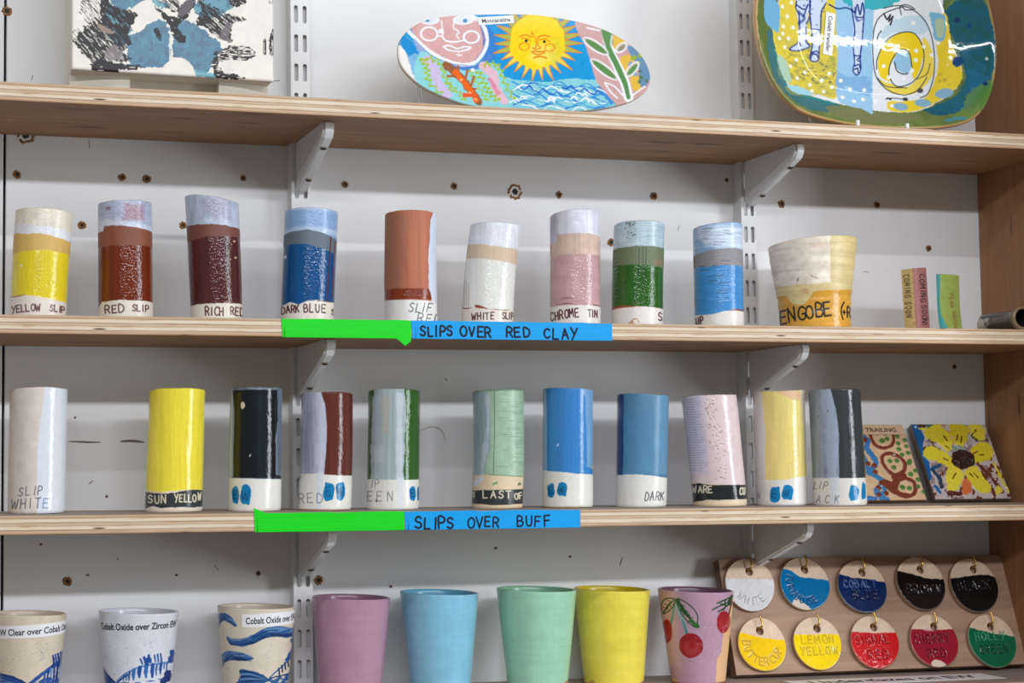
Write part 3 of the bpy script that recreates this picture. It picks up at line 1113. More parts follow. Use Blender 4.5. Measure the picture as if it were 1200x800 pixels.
def bracket(x, s, label):
    b, k = SHELVES[s]
    zt = Z0 + b + k * x - 0.0004
    w = 0.0118
    prof = [(-0.0214, 0), (-0.1455, 0)]
    nose = smooth_line([(-0.1455, 0), (-0.1472, -.004), (-0.1462, -.0095), (-0.141, -.0165)], False, 5)
    tail = smooth_line([(-0.034, -.0515), (-0.029, -.0535), (-0.0235, -.0515), (-0.0214, -.046)], False, 5)
    prof = [(-0.0214, 0)] + [tuple(p) for p in nose] + [tuple(p) for p in tail]
    bm = bmesh.new()
    L = [bm.verts.new((x - w / 2, y, zt + z)) for y, z in prof]
    Rr = [bm.verts.new((x + w / 2, y, zt + z)) for y, z in prof]
    bm.faces.new(L)
    bm.faces.new(Rr[::-1])
    n = len(prof)
    web = []
    for i in range(n):
        j = (i + 1) % n
        f = bm.faces.new((L[j], L[i], Rr[i], Rr[j]))
        f.smooth = 0 < i < n - 1
    bmesh.ops.recalc_face_normals(bm, faces=bm.faces)
    ed = [e for e in bm.edges if abs(e.verts[0].co.x - e.verts[1].co.x) < 1e-6 and not (e.verts[0].co.z > zt - 1e-5 and e.verts[1].co.z > zt - 1e-5)]
    bmesh.ops.bevel(bm, geom=ed, offset=0.0024, segments=3, affect='EDGES')
    for f in bm.faces:
        f.smooth = True
    me = bpy.data.meshes.new('shelf_bracket')
    bm.to_mesh(me)
    bm.free()
    me.set_sharp_from_angle(angle=math.radians(35))
    o = link('shelf_bracket', me, [M_METAL])
    tag(o, label, 'shelf bracket', 'shelf brackets')
    # screws in the sloping web
    p0, p1 = Vector((x, -0.141, zt - .0165)), Vector((x, -0.034, zt - .0515))
    nrm = Vector((0, -(p0.z - p1.z), (p0.y - p1.y))).normalized()
    if nrm.z > 0:
        nrm = -nrm
    along = (p1 - p0).normalized()
    for f in (.17, .80):
        c = p0.lerp(p1, f) + nrm * 0.0002
        V, F = [], []
        N = 14
        for h, r in ((0.0, .0031), (0.0011, .0026), (.0008, .0015)):
            for q in range(N):
                a = 2 * math.pi * q / N
                v = c + nrm * h + Vector((1, 0, 0)) * (math.cos(a) * r * 1.15) + along * (math.sin(a) * r)
                V.append(tuple(v))
        for h in range(2):
            for q in range(N):
                F.append((h * N + q, h * N + (q + 1) % N, (h + 1) * N + (q + 1) % N, (h + 1) * N + q))
        F.append([2 * N + q for q in range(N)])
        me = bpy.data.meshes.new('screw')
        me.from_pydata(V, [], F)
        me.polygons.foreach_set('material_index', [0] * N + [1] * (N + 1))
        sc = link('screw', me, [M_SCREW, M_SLOT], o)


BX = ((UPR[0][0] + UPR[0][1]) / 2 + 0.0003, (UPR[1][0] + UPR[1][1]) / 2 + 0.0003)
bracket(BX[0], 1, 'white steel bracket on the left upright under the top shelf')
bracket(BX[1], 1, 'white steel bracket on the right upright under the top shelf')
bracket(BX[0], 2, 'white steel bracket under the green tape of the red clay shelf')
bracket(BX[1], 2, 'white steel bracket above the pale yellow tumbler')
bracket(BX[0], 3, 'white steel bracket under the green tape of the buff shelf')
bracket(BX[1], 3, 'white steel bracket above the white hanging disc')


# ================================================================== coloured paper tape on the shelf edges
def tape(s, px0, px1, col, label, words=None, peak=None, flap=None, drop=0.0008):
    xa, xb = at(px0, 380 if s == 2 else 610, -SHELF_D)[0], at(px1, 380 if s == 2 else 610, -SHELF_D)[0]
    w = xb - xa
    ux = (px1 - px0) / w                      # drawing units per metre
    h = SHELF_T + drop
    nu = int(w / 0.0005)

    def shape(px, py):
        t = py / h
        sl = np.where(px < w * .02, (1 - t) * .0012, 0)
        y = py + (fbm(px * 60, px * 0 + s, 5) - .5) * .0012 * (t - .2)
        if peak:
            y = y + np.clip(1 - px / peak[0], 0, 1) * peak[1] * t
        if flap:
            y = y - np.clip(1 - abs(px - flap[0]) / flap[1], 0, 1) * flap[2] * (1 - t)
        return px + sl, y

    def paintf(p):
        p.streak(.05, 30, .8, seed=s)
        if words:
            for q in words:
                p.text(*q[:4], q[4] * 1.15, (5, 9, 26), gloss=.0, jit=.07, seed=q[5], aspect=q[6] if len(q) > 6 else 1.0, space=q[7] if len(q) > 7 else .3)
    me = slab_mesh('tape_strip', w, h, 0.0003, lambda x, y: x * ux, lambda x, y: (h - y) * ux, paintf, nu, 44, edge=col, base=col, gloss=.45, shape=shape)
    o = link('tape_strip', me, [M_TAPE])
    b, k = SHELVES[s]
    frame_obj(o, (xa, -SHELF_D - .0003, Z0 + b + k * xa - drop), (1, 0, k), (0, -1, 0))
    tag(o, label, 'tape', 'tape strips on shelf edges')


GREEN, BLUE = (12, 216, 22), (0, 160, 235)
tape(2, 329.5, 481.5, GREEN, 'bright green tape strip on the edge of the red clay shelf', flap=(.126, .009, .0075))
tape(2, 481.5, 717, BLUE, 'blue tape strip handwritten SLIPS OVER RED CLAY',
     [('SLIPS', 11, 16.5, 10.5, 1.9, 3, .86, .19), ('OVER', 56, 17, 10.5, 1.9, 5, .95, .24), ('RED', 109, 17, 10.5, 1.9, 6, 1.0, .3), ('CL', 154, 18, 10.5, 1.9, 8, 1.0, .3), ('AY', 175, 18, 11.5, 1.9, 9, .95, .25)])
tape(3, 297, 473.5, GREEN, 'bright green tape strip on the edge of the buff shelf', peak=(.012, .0055))
tape(3, 473.5, 680, BLUE, 'blue tape strip handwritten SLIPS OVER BUFF',
     [('SLIPS', 13, 18.5, 12, 1.9, 13, .95, .2), ('OVER', 72, 18, 11, 1.7, 15, .95, .24), ('BUFF', 131, 17.5, 11, 1.7, 16, .95, .3)])

# ================================================================== upper row of tumblers: slips over red clay
GA = 'slip test tumblers on the red clay shelf'
YA = -0.105
MAROON, INK = (82, 34, 36), (52, 56, 64)


def p_yellow(p):
    p.mottle(.05, 6)
    p.streak(.05, 1.5, 40)
    p.below([(14, 264), (50, 268), (86, 272)], (232, 232, 236), wob=2)
    p.below([(14, 273.5), (30, 277), (46, 276), (62, 279), (84, 283)], (217, 178, 98), .15)
    p.below([(14, 297), (30, 295.5), (50, 294), (70, 296), (84, 297)], (232, 208, 42), .95)
    p.streak(.05, 2, 30, seed=9)
    p.below([(10, 344), (18, 344), (30, 343.5), (45, 345), (60, 347.5), (78, 350.5)], (232, 220, 208), .6)
    p.line([(13, 344), (20, 344.5), (30, 343)], 1.2, (130, 70, 40), taper=(.3, 1, .2))
    p.ell(25, 311, 1.2, 1.4, (235, 235, 225))
    p.text('YELLOW', 14, 362.5, 7.5, 1.35, MAROON, rot=-.06, seed=2, space=.18, aspect=.82)
    p.text('SLIP', 58.5, 360.5, 7, 1.35, MAROON, rot=.08, seed=4, space=.2, aspect=.8)


pot('tumbler', 'leaning yellow banded slip tumbler at the left end of the red clay shelf', 'tumbler', GA, 2, 11.6, 77.5, 369.6, 18.4, 86.3, 247, 253, YA, p_yellow, base=(230, 222, 204), seed=1, bow=-.8, peak=1)


def p_red(p):
    p.put(np.ones(len(p.X)), (176, 184, 206))
    p.streak(.10, 14, 1.2, seed=5)
    p.box(145, 168, 243, 261, (160, 118, 130), wob=2, soft=5, alpha=.75)
    p.box(124, 130, 246, 249, (120, 80, 90), wob=2, soft=2, alpha=.6)
    p.box(114, 180, [(114, 258), (140, 262), (180, 266)], 275, (216, 222, 236), wob=2, soft=4, alpha=.7)
    p.below([(113, 272.5), (121, 273), (122.5, 266.5), (135, 267), (158, 268.5), (180, 271.5)], (134, 74, 54), .12)
    p.streak(.05, 4, 14, seed=3)
    p.below([(113, 289.5), (180, 288.5)], (112, 40, 16), 1.0, wob=.5)
    p.streak(.12, 3, 60, seed=7, where=lambda x, y: (y > 289))
    p.below([(113, 355.5), (117, 355), (120, 351), (140, 349.7), (180, 350.5)], (228, 218, 204), .6)
    p.text('RED', 124, 364, 8.5, 1.5, MAROON, seed=3, rot=-.04, space=.22)
    p.text('SLIP', 155, 362, 7, 1.4, MAROON, seed=6, space=.22, aspect=.9)


pot('tumbler', 'red slip tumbler with a glossy rust red band and lilac white rim', 'tumbler', GA, 2, 115.6, 179.6, 372, 114.4, 178.4, 239.6, 239.4, YA, p_red, seed=2)


def p_rich(p):
    p.put(np.ones(len(p.X)), (184, 194, 214))
    p.streak(.12, 1.4, 16, seed=4)
    p.box(238, 268, 235, 258, (146, 140, 160), wob=5, soft=8, alpha=.55)
    p.below([(216, 265), (230, 265.5), (250, 264.5), (283, 268)], (120, 68, 56), .12, wob=1.2)
    p.below([(216, 283.5), (235, 281), (240, 279), (285, 277.5)], (82, 38, 36), 1.0)
    p.streak(.15, 2.5, 50, seed=6, where=lambda x, y: (y > 280))
    p.below([(216, 355), (240, 352.6), (285, 351.8)], (232, 222, 206), .6)
    for x, y in ((274.5, 283), (276, 301)):
        p.ell(x, y, 1.6, 1.0, (222, 190, 150))
    p.text('RICH', 241, 366, 9, 1.5, MAROON, seed=5, space=.2, aspect=.72)
    p.text('RED', 270.5, 365, 8.5, 1.5, MAROON, seed=8, space=.17, aspect=.68)


pot('tumbler', 'rich red slip tumbler with a dark maroon band and slanting rim', 'tumbler', GA, 2, 223.6, 284.2, 372.6, 216.4, 280, 230.5, 240, YA, p_rich, bow=.5, seed=3, rim_wave=.0005)


def p_dkblue(p):
    p.put(np.ones(len(p.X)), (140, 172, 214))
    p.streak(.08, 20, 2.0, seed=3)
    p.box(330, 398, [(330, 271), (360, 267), (398, 272)], 276, (196, 212, 234), wob=1.5, soft=3, alpha=.7)
    p.box(330, 398, 246, 250, (196, 210, 232), wob=1, soft=3, alpha=.8)
    p.below([(329, 275), (345, 273), (362, 272), (380, 276), (396, 281)], (98, 112, 124), .15)
    p.below([(329, 289), (345, 287), (360, 288), (375, 292), (394, 297)], (4, 78, 136), 1.0)
    p.streak(.10, 3, 40, seed=8, where=lambda x, y: (y > 290))
    p.line([(387.5, 279), (385.5, 310), (383, 348)], 1.3, (96, 44, 38), .8)
    p.line([(392.5, 283), (391, 315), (389, 345)], 1.6, (96, 44, 38), .8)
    p.below([(328, 354), (340, 350.5), (350, 353.5), (360, 350), (372, 349), (392, 350)], (234, 226, 214), .7)
    p.line([(372, 349.5), (388, 350)], 1.0, (110, 50, 36))
    p.ell(334.5, 300, 1.4, 1.8, (232, 236, 240))
    p.text('DARK', 330.5, 362.5, 7.5, 1.5, MAROON, seed=4, space=.2, aspect=.78, rot=-.05)
    p.text('BLUE', 356.5, 362, 8.5, 1.5, MAROON, seed=9, space=.22, aspect=.8)
    p.text('S', 388, 363.5, 6, 1.4, MAROON, seed=2)


pot('tumbler', 'dark blue slip tumbler standing over the left end of the green tape', 'tumbler', GA, 2, 328.4, 390.8, 373.4, 333.4, 396.7, 248, 251.5, YA, p_dkblue, seed=4, peak=1.5)


def p_terra(p):
    p.put(np.ones(len(p.X)), (184, 104, 72))
    p.g[:] = .18
    p.streak(.10, 1.6, 60, seed=5)
    p.box(450, [(250, 478), (300, 474), (340, 473)], 252, 338, (150, 110, 96), soft=9, wob=3, alpha=.5)
    p.box(445, 513, 337.6, 350, (134, 52, 22), gloss=1.0, wob=.4)
    p.streak(.10, 2, 40, seed=8, where=lambda x, y: (y > 337))
    p.below([(449, 349.5), (513, 351.5)], (236, 236, 232), .7, wob=.4)
    p.box([(252, 507), (262, 504.5), (300, 502), (335, 502), (345, 504.5), (385, 511)], 520, 240, 352, (214, 220, 238), gloss=.9, wob=.8)
    p.text('SLIF', 479, 364, 10, 1.0, INK, seed=3, slant=.25, space=.22, aspect=.8)
    p.text('RED', 489, 376, 9.5, 1.0, INK, seed=5, slant=.2, space=.3)


pot('tumbler', 'bare terracotta tumbler with a glossy white strip down its right side', 'tumbler', GA, 2, 451, 513, 377.5, 451, 512, 251.6, 254, YA, p_terra, bow=-.8, seed=5, peak=2)


def p_white(p):
    p.put(np.ones(len(p.X)), (230, 234, 244))
    p.streak(.03, 10, 2, seed=5)
    p.below([(545, 286), (552, 286.5), (575, 291), (608, 293.5)], (216, 192, 166), .1, wob=1.2)
    p.streak(.05, 1.5, 20, seed=6)
    p.below([(543, 303.5), (552, 303), (575, 306), (606, 310.5)], (232, 232, 226), .9, wob=.6)
    p.streak(.04, 1.5, 30, seed=7)
    for k, x in enumerate((543, 544.5, 546.5, 549)):
        p.line([(x, 322 + k * 3), (x + .4, 345), (x, 356)], .6, (120, 90, 66), alpha=.6)
    p.below([(540, 358.5), (555, 359), (575, 361), (603, 361)], (234, 226, 214), .7, wob=.4)
    p.line([(540, 357), (548, 358.5), (553, 358)], 1.3, (120, 70, 48), taper=(1, 1, .2))
    p.poly([(556, 356), (562, 356), (572, 360), (576, 361), (560, 359)], (150, 82, 50), .8)
    p.line([(576, 360.5), (590, 361.3), (597, 360.5)], 1.1, (140, 76, 46), taper=(.3, 1, .2))
    p.text('WHITE', 553, 371.5, 7.2, 1.3, MAROON, seed=4, space=.22, aspect=.8)
    p.text('SLIP', 588.5, 370.5, 7, 1.3, MAROON, seed=7, space=.16, aspect=.6)


pot('tumbler', 'white slip tumbler leaning right with a bare beige band below its rim', 'tumbler', GA, 2, 540.8, 601.5, 378, 551, 610.8, 264, 268.4, YA, p_white, bow=-2.0, seed=6, peak=1)


def p_chrome(p):
    p.put(np.ones(len(p.X)), (222, 222, 236))
    p.streak(.05, 1.4, 30, seed=5)
    p.box(640, 652, 250, 290, (176, 166, 186), wob=1.5, soft=6, alpha=.7)
    p.below([(640, 285), (652, 285), (653, 276.5), (670, 276), (690, 275.5), (706, 277)], (212, 184, 168), .12)
    p.streak(.06, 2, 40, seed=2)
    p.below([(640, 299), (706, 298)], (200, 160, 160), 1.0, wob=.5)
    p.mottle(.07, 9)
    p.below([(640, 354.5), (706, 354.5)], (232, 226, 218), .7, wob=.5)
    p.line([(655, 347.5), (664, 346.5), (672, 347.5)], 2.0, (140, 84, 80), taper=(.2, 1, .2), alpha=.7)
    p.line([(651, 353.5), (664, 352.6), (676, 353.8)], 1.0, (120, 60, 56), taper=(.2, 1, .2))
    p.line([(695, 354), (704, 354.5)], 1.0, (120, 60, 56))
    p.text('CHROME', 645.5, 370, 9, 1.5, MAROON, seed=3, rot=-.09, space=.15, aspect=.66)
    p.text('TIN', 689, 367.5, 7.5, 1.4, MAROON, seed=5, space=.14, aspect=.66)
    p.box(640, 710, 373.5, 380, (226, 204, 180), soft=2)


pot('tumbler', 'pink chrome tin slip tumbler with a broad lilac white rim', 'tumbler', GA, 2, 644.7, 703.8, 377.8, 644, 703.8, 253.5, 252, YA, p_chrome, seed=7, peak=3)


def ridges(n, amp, lo=-.2, hi=1.0, t0=0.0, t1=1.0, duty=.25, seed=0):
    def f(T, TH):
        a = np.sin(TH)
        ph = T * n
        g = (np.mod(ph, 1.0) < duty) * 1.0
        k = vn(np.floor(ph), a * 3 + 3, seed) > .25
        return -amp * g * k * (a > lo) * (a < hi) * (np.cos(TH) > 0) * (T > t0) * (T < t1)
    return f


def p_green(p):
    p.put(np.ones(len(p.X)), (182, 202, 212))
    p.streak(.10, 9, 1.5, seed=5)
    p.streak(.06, 1.2, 20, seed=6)
    p.below([(715, 291.5), (740, 290.5), (780, 291)], (106, 120, 88), .15, wob=.8)
    p.box(766, 776, 305, 311, (150, 112, 92), soft=3, wob=1.5, alpha=.7)
    p.below([(715, 310.5), (740, 310.5), (760, 312), (780, 313.5)], (44, 96, 28), 1.0, wob=.6)
    p.streak(.10, 8, 20, seed=9, where=lambda x, y: (y > 312))
    p.below([(715, 355), (730, 355), (748, 356.5), (765, 357.5), (779, 358)], (150, 74, 40), .8, wob=.3)
    p.below([(715, 358.5), (730, 357.5), (755, 357), (765, 357.8), (779, 358.5)], (232, 226, 220), .7, wob=.4)
    for x, a, b in ((749, 292, 340), (753.5, 292, 352), (757, 292, 330)):
        p.line([(x, a), (x - .8, b)], .7, (26, 40, 26), alpha=.7)
    rng = random.Random(4)
    for _ in range(16):
        p.ell(rng.uniform(732, 745), rng.uniform(263, 282), .8, .6, (60, 50, 40), alpha=.9)
    for _ in range(7):
        p.ell(rng.uniform(728, 760), rng.uniform(320, 352), .8, .7, (16, 30, 14))
    p.line([(741, 372), (746, 370), (748, 374)], 1.6, (200, 150, 116), wob=1.0)
    p.poly([(736, 378), (740, 370), (742, 377)], (196, 146, 112), wob=1.5)
    p.poly([(718, 378), (726, 375), (725, 379)], (198, 152, 124), wob=1.5, alpha=.8)
    p.text('SA', 771.5, 372, 8.5, 1.4, MAROON, seed=5, aspect=.7, space=.15)


pot('tumbler', 'dark green banded slip tumbler at the right end of the blue tape', 'tumbler', GA, 2, 717, 777, 379.6, 719.4, 779.5, 264, 266, YA, p_green, bow=-1, seed=8, peak=2,
    ring=ridges(26, .0005, -1.0, -.72, 0.2, 0.75))


def p_ltblue(p):
    p.put(np.ones(len(p.X)), (150, 182, 220))
    p.box([(265, 818), (280, 817), (292, 830)], 875, 268, [(820, 288), (840, 292), (872, 294)], (212, 224, 240), wob=2, soft=5, alpha=.85)
    p.streak(.16, 16, .9, seed=5)
    p.below([(811, 298), (820, 297.5), (838, 294), (856, 292.6), (873, 293)], (146, 142, 146), .15, wob=.7)
    p.streak(.05, 12, .9, seed=6)
    p.below([(811, 312), (830, 313), (845, 311.5), (873, 312)], (66, 142, 206), .9, wob=.5)
    p.streak(.10, 16, .8, seed=7, where=lambda x, y: (y > 312))
    for k in range(12):
        rng = random.Random(k)
        y = rng.uniform(300, 350)
        x = rng.uniform(816, 850)
        p.line([(x, y), (x + rng.uniform(5, 13), y + .2)], .7, (60, 72, 92), alpha=.75)
    for k in range(9):
        rng = random.Random(k + 90)
        y = rng.uniform(269, 291)
        x = rng.uniform(818, 855)
        p.line([(x, y), (x + rng.uniform(5, 13), y + .2)], .7, (96, 100, 124), alpha=.7)
    p.line([(813.5, 300), (813.5, 330), (814.5, 357)], 1.5, (110, 62, 50))
    p.poly([(855, 361), (862, 360), (871, 360), (871, 362), (856, 362)], (136, 66, 40), .6, smooth=False)
    p.below([(811, 364.5), (822, 365.5), (834, 365.5), (850, 362), (873, 361.6)], (232, 226, 218), .7, wob=.5)
    p.text('SUP', 811.5, 376.5, 7.5, 1.6, MAROON, seed=5, aspect=.65, space=.18, rot=-.12)


pot('tumbler', 'light blue slip tumbler with scored lines, beside the right slotted upright', 'tumbler', GA, 2, 814, 872.2, 381.3, 811.6, 870.3, 267.5, 265.5, YA, p_ltblue, seed=9, peak=1,
    ring=ridges(60, .00022, -.7, .6, .25, .97, .3, 4))


# the wide engobe cup
def p_engobe(p):
    c = crop(890, 270, 6.667)
    p.put(np.ones(len(p.X)), (246, 232, 214))
    p.g[:] = .35
    p.mottle(.08, 9)
    p.streak(.05, 30, 3, seed=4)
    p.box(c(400, 0)[0], c(560, 0)[0], c(0, 130)[1], c(0, 175)[1], (214, 178, 156), soft=6, wob=3, alpha=.5)
    p.below([c(100, 425), c(200, 425), c(400, 420), c(560, 420), c(740, 400)], (226, 204, 146), .5, wob=1)
    p.box(c(552, 0)[0], 1010, 270, c(0, 480)[1], (224, 204, 146), gloss=.5, wob=.8)
    p.below([c(100, 497), c(200, 490), c(230, 520), c(265, 557), c(310, 570), c(355, 562), c(400, 510), c(425, 475), c(560, 470), c(740, 455)], (222, 164, 62), .85, wob=.5)
    p.streak(.06, 30, 2, seed=8)
    p.mottle(.05, 5)
    p.below([c(100, 738), c(740, 735)], (206, 138, 98), .2, wob=.5)
    p.line([c(245, 240), c(290, 285), c(355, 335)], 1.1, (240, 232, 224), taper=(.3, 1, .5))
    p.line([c(385, 350), c(425, 375), c(465, 385)], .9, (140, 90, 60), taper=(.2, 1, .4), wob=.3)
    p.line([c(305, 378), c(300, 400)], 1.1, (120, 74, 50))
    p.poly([c(340, 460), c(375, 450), c(385, 490), c(350, 495)], (206, 160, 110), wob=2, alpha=.6)
    p.text('ENG-OBE'.replace('-', ''), c(168, 0)[0], c(0, 688)[1], 14.0, 2.0, (26, 26, 28), seed=4, rot=-.10, space=.15, aspect=.84, gloss=.5)
    p.text('(', c(625, 0)[0], c(0, 655)[1], 13, 1.6, (26, 26, 28), seed=2)
    p.text('+', c(640, 0)[0], c(0, 650)[1], 9, 1.5, (26, 26, 28), seed=2, aspect=.9)
    p.text('RED', c(686, 0)[0], c(0, 655)[1], 11, 1.7, (26, 26, 28), seed=3, aspect=.55, space=.15)


pot('engobe_cup', 'wide flared ochre and cream cup marked ENGOBE in black', 'cup', 'single test pieces on the red clay shelf', 2, 913.5, 997.6, 381.9, 899.3, 1004.7, 288.5, 284, -0.10, p_engobe, gloss=.5, seed=10,
    prof=([0, .05, .2, .35, .55, .8, 1.0], [42.0, 42.0, 42.3, 43.3, 46.5, 50.2, 52.6]), ring=lambda T, TH: 0.00022 * np.sin(T * 46) * (T > .12) * (T < .93), thick=.004, peak=2.0)


# two small angled test pieces
def strip_piece(name, label, outline, th, height_px, px, yb, Y, rz, paintf, X, Yf, lean=(0, 0), edge=(196, 124, 88), group='single test pieces on the red clay shelf', warp=None, slope=0.0):
    """a bent strip of clay standing on end: outline (x, y) of its outer face seen from above, in metres"""
    O = smooth_line(outline, False, 10)
    d = np.gradient(O, axis=0)
    d /= np.linalg.norm(d, axis=1)[:, None]
    nrm = np.stack([d[:, 1], -d[:, 0]], 1)               # outward, towards the room
    I = O - nrm * th
    B = at(px, yb, Y)
    u = np.linalg.norm(at(px + 10, yb, Y) - at(px - 10, yb, Y)) / 20 * math.cos(math.atan2((CAM - B)[0], -(CAM - B)[1]))
    Hh = height_px * u
    s = np.concatenate([[0], np.cumsum(np.linalg.norm(np.diff(O, axis=0), axis=1))])
    n, rows = 120, 170
    ss = np.linspace(0, s[-1], n)
    Ox, Oy = np.interp(ss, s, O[:, 0]), np.interp(ss, s, O[:, 1])
    Ix, Iy = np.interp(ss, s, I[:, 0]), np.interp(ss, s, I[:, 1])
    t = np.linspace(0, 1, rows)
    hh = Hh * (1 + slope * (ss / s[-1] - .5))
    T, S = np.meshgrid(t, ss / s[-1], indexing='ij')
    Pn = Paint(X(S).ravel(), Yf(T).ravel(), (200, 160, 120), .5)
    paintf(Pn)
    wx = lean[0] * T + (warp(T) if warp else 0)
    fx, fy, fz = Ox[None] + wx, Oy[None] + lean[1] * T, T * hh[None]
    bx, by = Ix[None] + wx, Iy[None] + lean[1] * T
    V = np.concatenate([np.stack([fx.ravel(), fy.ravel(), fz.ravel()], 1), np.stack([bx.ravel(), by.ravel(), fz.ravel()], 1)])
    N = n * rows
    i = np.arange(rows - 1)[:, None] * n
    j = np.arange(n - 1)[None]
    Q = [np.stack([(i + j).ravel(), (i + j + 1).ravel(), (i + n + j + 1).ravel(), (i + n + j).ravel()], 1)]
    Q.append(Q[0][:, ::-1] + N)
    # own vertices for the cut edges so that their clay colour stays crisp
    C = [Pn.c, np.tile(np.array(edge) / 255., (N, 1))]
    G = [Pn.g, np.full(N, .1)]
    per = np.concatenate([np.arange(n), np.arange(1, rows) * n + n - 1, (rows - 1) * n + np.arange(n - 2, -1, -1), np.arange(rows - 2, 0, -1) * n])
    m = len(per)
    V = np.concatenate([V, V[per], V[per + N]])
    k = np.arange(m)
    k2 = (k + 1) % m
    Q.append(np.stack([2 * N + k2, 2 * N + k, 2 * N + m + k, 2 * N + m + k2], 1))
    C.append(np.tile(np.array(edge) / 255., (2 * m, 1)))
    G.append(np.full(2 * m, .1))
    me = raw_mesh(name, V, np.concatenate(Q))
    paint_mesh(me, np.concatenate(C), np.concatenate(G))
    me.set_sharp_from_angle(angle=math.radians(40))
    o = link(name, me, [M_FLAT])
    o.location = (B[0], Y, top_z(2, B[0]))
    o.rotation_euler = (0, 0, rz)
    tag(o, label, 'test piece', group)
    return o


def vtext(p, s, x, y, h, adv, w, col, seed=1, gloss=.4, aspect=.85):
    """lettering turned to run downwards"""
    p.text(s, x, y, h, w, col, rot=math.pi / 2, seed=seed, space=adv, jit=.06, gloss=gloss, aspect=aspect)


def p_soon(p):
    p.put(np.ones(len(p.X)), (196, 170, 112))
    p.g[:] = .35
    p.mottle(.10, 2)
    p.box(9.4, 30, 290, 400, (168, 110, 106), gloss=.3, wob=.4)
    p.box(27, 34.0, 290, 400, (164, 70, 80), gloss=.3, wob=.5)
    p.mottle(.08, 1.2, seed=9)
    p.box(14, 30, 382.3, 386, (160, 56, 64), wob=.6)
    p.box(25, 28, 377.5, 383, (110, 110, 108), wob=.6, soft=1)
    vtext(p, 'COMING', 15.8, 314.5, 7, .27, 1.0, (40, 32, 36), 3, aspect=.85)
    vtext(p, 'SOON!', 15.8, 352, 7, .22, 1.0, (40, 32, 36), 5, aspect=.85)
    vtext(p, 'COMING SOON', 2.0, 313, 4.6, .42, .8, (60, 50, 36), 7, aspect=1.0)


strip_piece('test_tile', 'small bent pink and mustard test piece lettered COMING SOON', [(-0.0165, 0.006), (-0.0125, -0.0045), (-0.0095, -0.0085), (-0.004, -0.0095), (0.008, -0.0085), (0.0125, -0.007), (0.0148, -0.0025), (0.0145, 0.004)], .004, 77.5, 1076, 384.2, -0.112, .30,
            p_soon, lambda S: S * 35, lambda T: 384.2 - T * 78, lean=(0.0, .003), edge=(208, 134, 94), slope=.05)


def p_pear(p):
    p.put(np.ones(len(p.X)), (164, 182, 92))
    p.g[:] = .8
    p.streak(.06, .6, 20, seed=4)
    p.streak(.04, 40, 3, seed=4)
    p.box(-5, [(310, 4.5), (345, 2.8), (360, 2.8), (370, 5.5), (378, 8.5), (384, 8.5)], 300, 400, (84, 172, 174), gloss=.7, wob=.3)
    p.below([(0, 381.8), (100, 383)], (200, 132, 92), .1, wob=.4)
    vtext(p, 'PEAR', 15.5, 336.5, 5.6, .24, .9, (146, 92, 60), 3, aspect=.8)
    vtext(p, 'GREEN', 18, 358, 5.6, .24, .9, (146, 92, 60), 5, aspect=.8)


strip_piece('test_tile', 'small curved lime test piece lettered PEAR GREEN', [(-0.0195, -0.001), (-0.0165, -0.0055), (-0.008, -0.007), (0.004, -0.0068), (0.0155, -0.005), (0.0175, -0.0035)], .004, 71, 1112, 384.3, -0.100, .28,
            p_pear, lambda S: S * 34, lambda T: 384.3 - T * 71.5, edge=(202, 136, 92), warp=lambda T: 0.0045 * np.clip(1 - T * 1.6, 0, 1) ** 2 - .0015, slope=-.0)


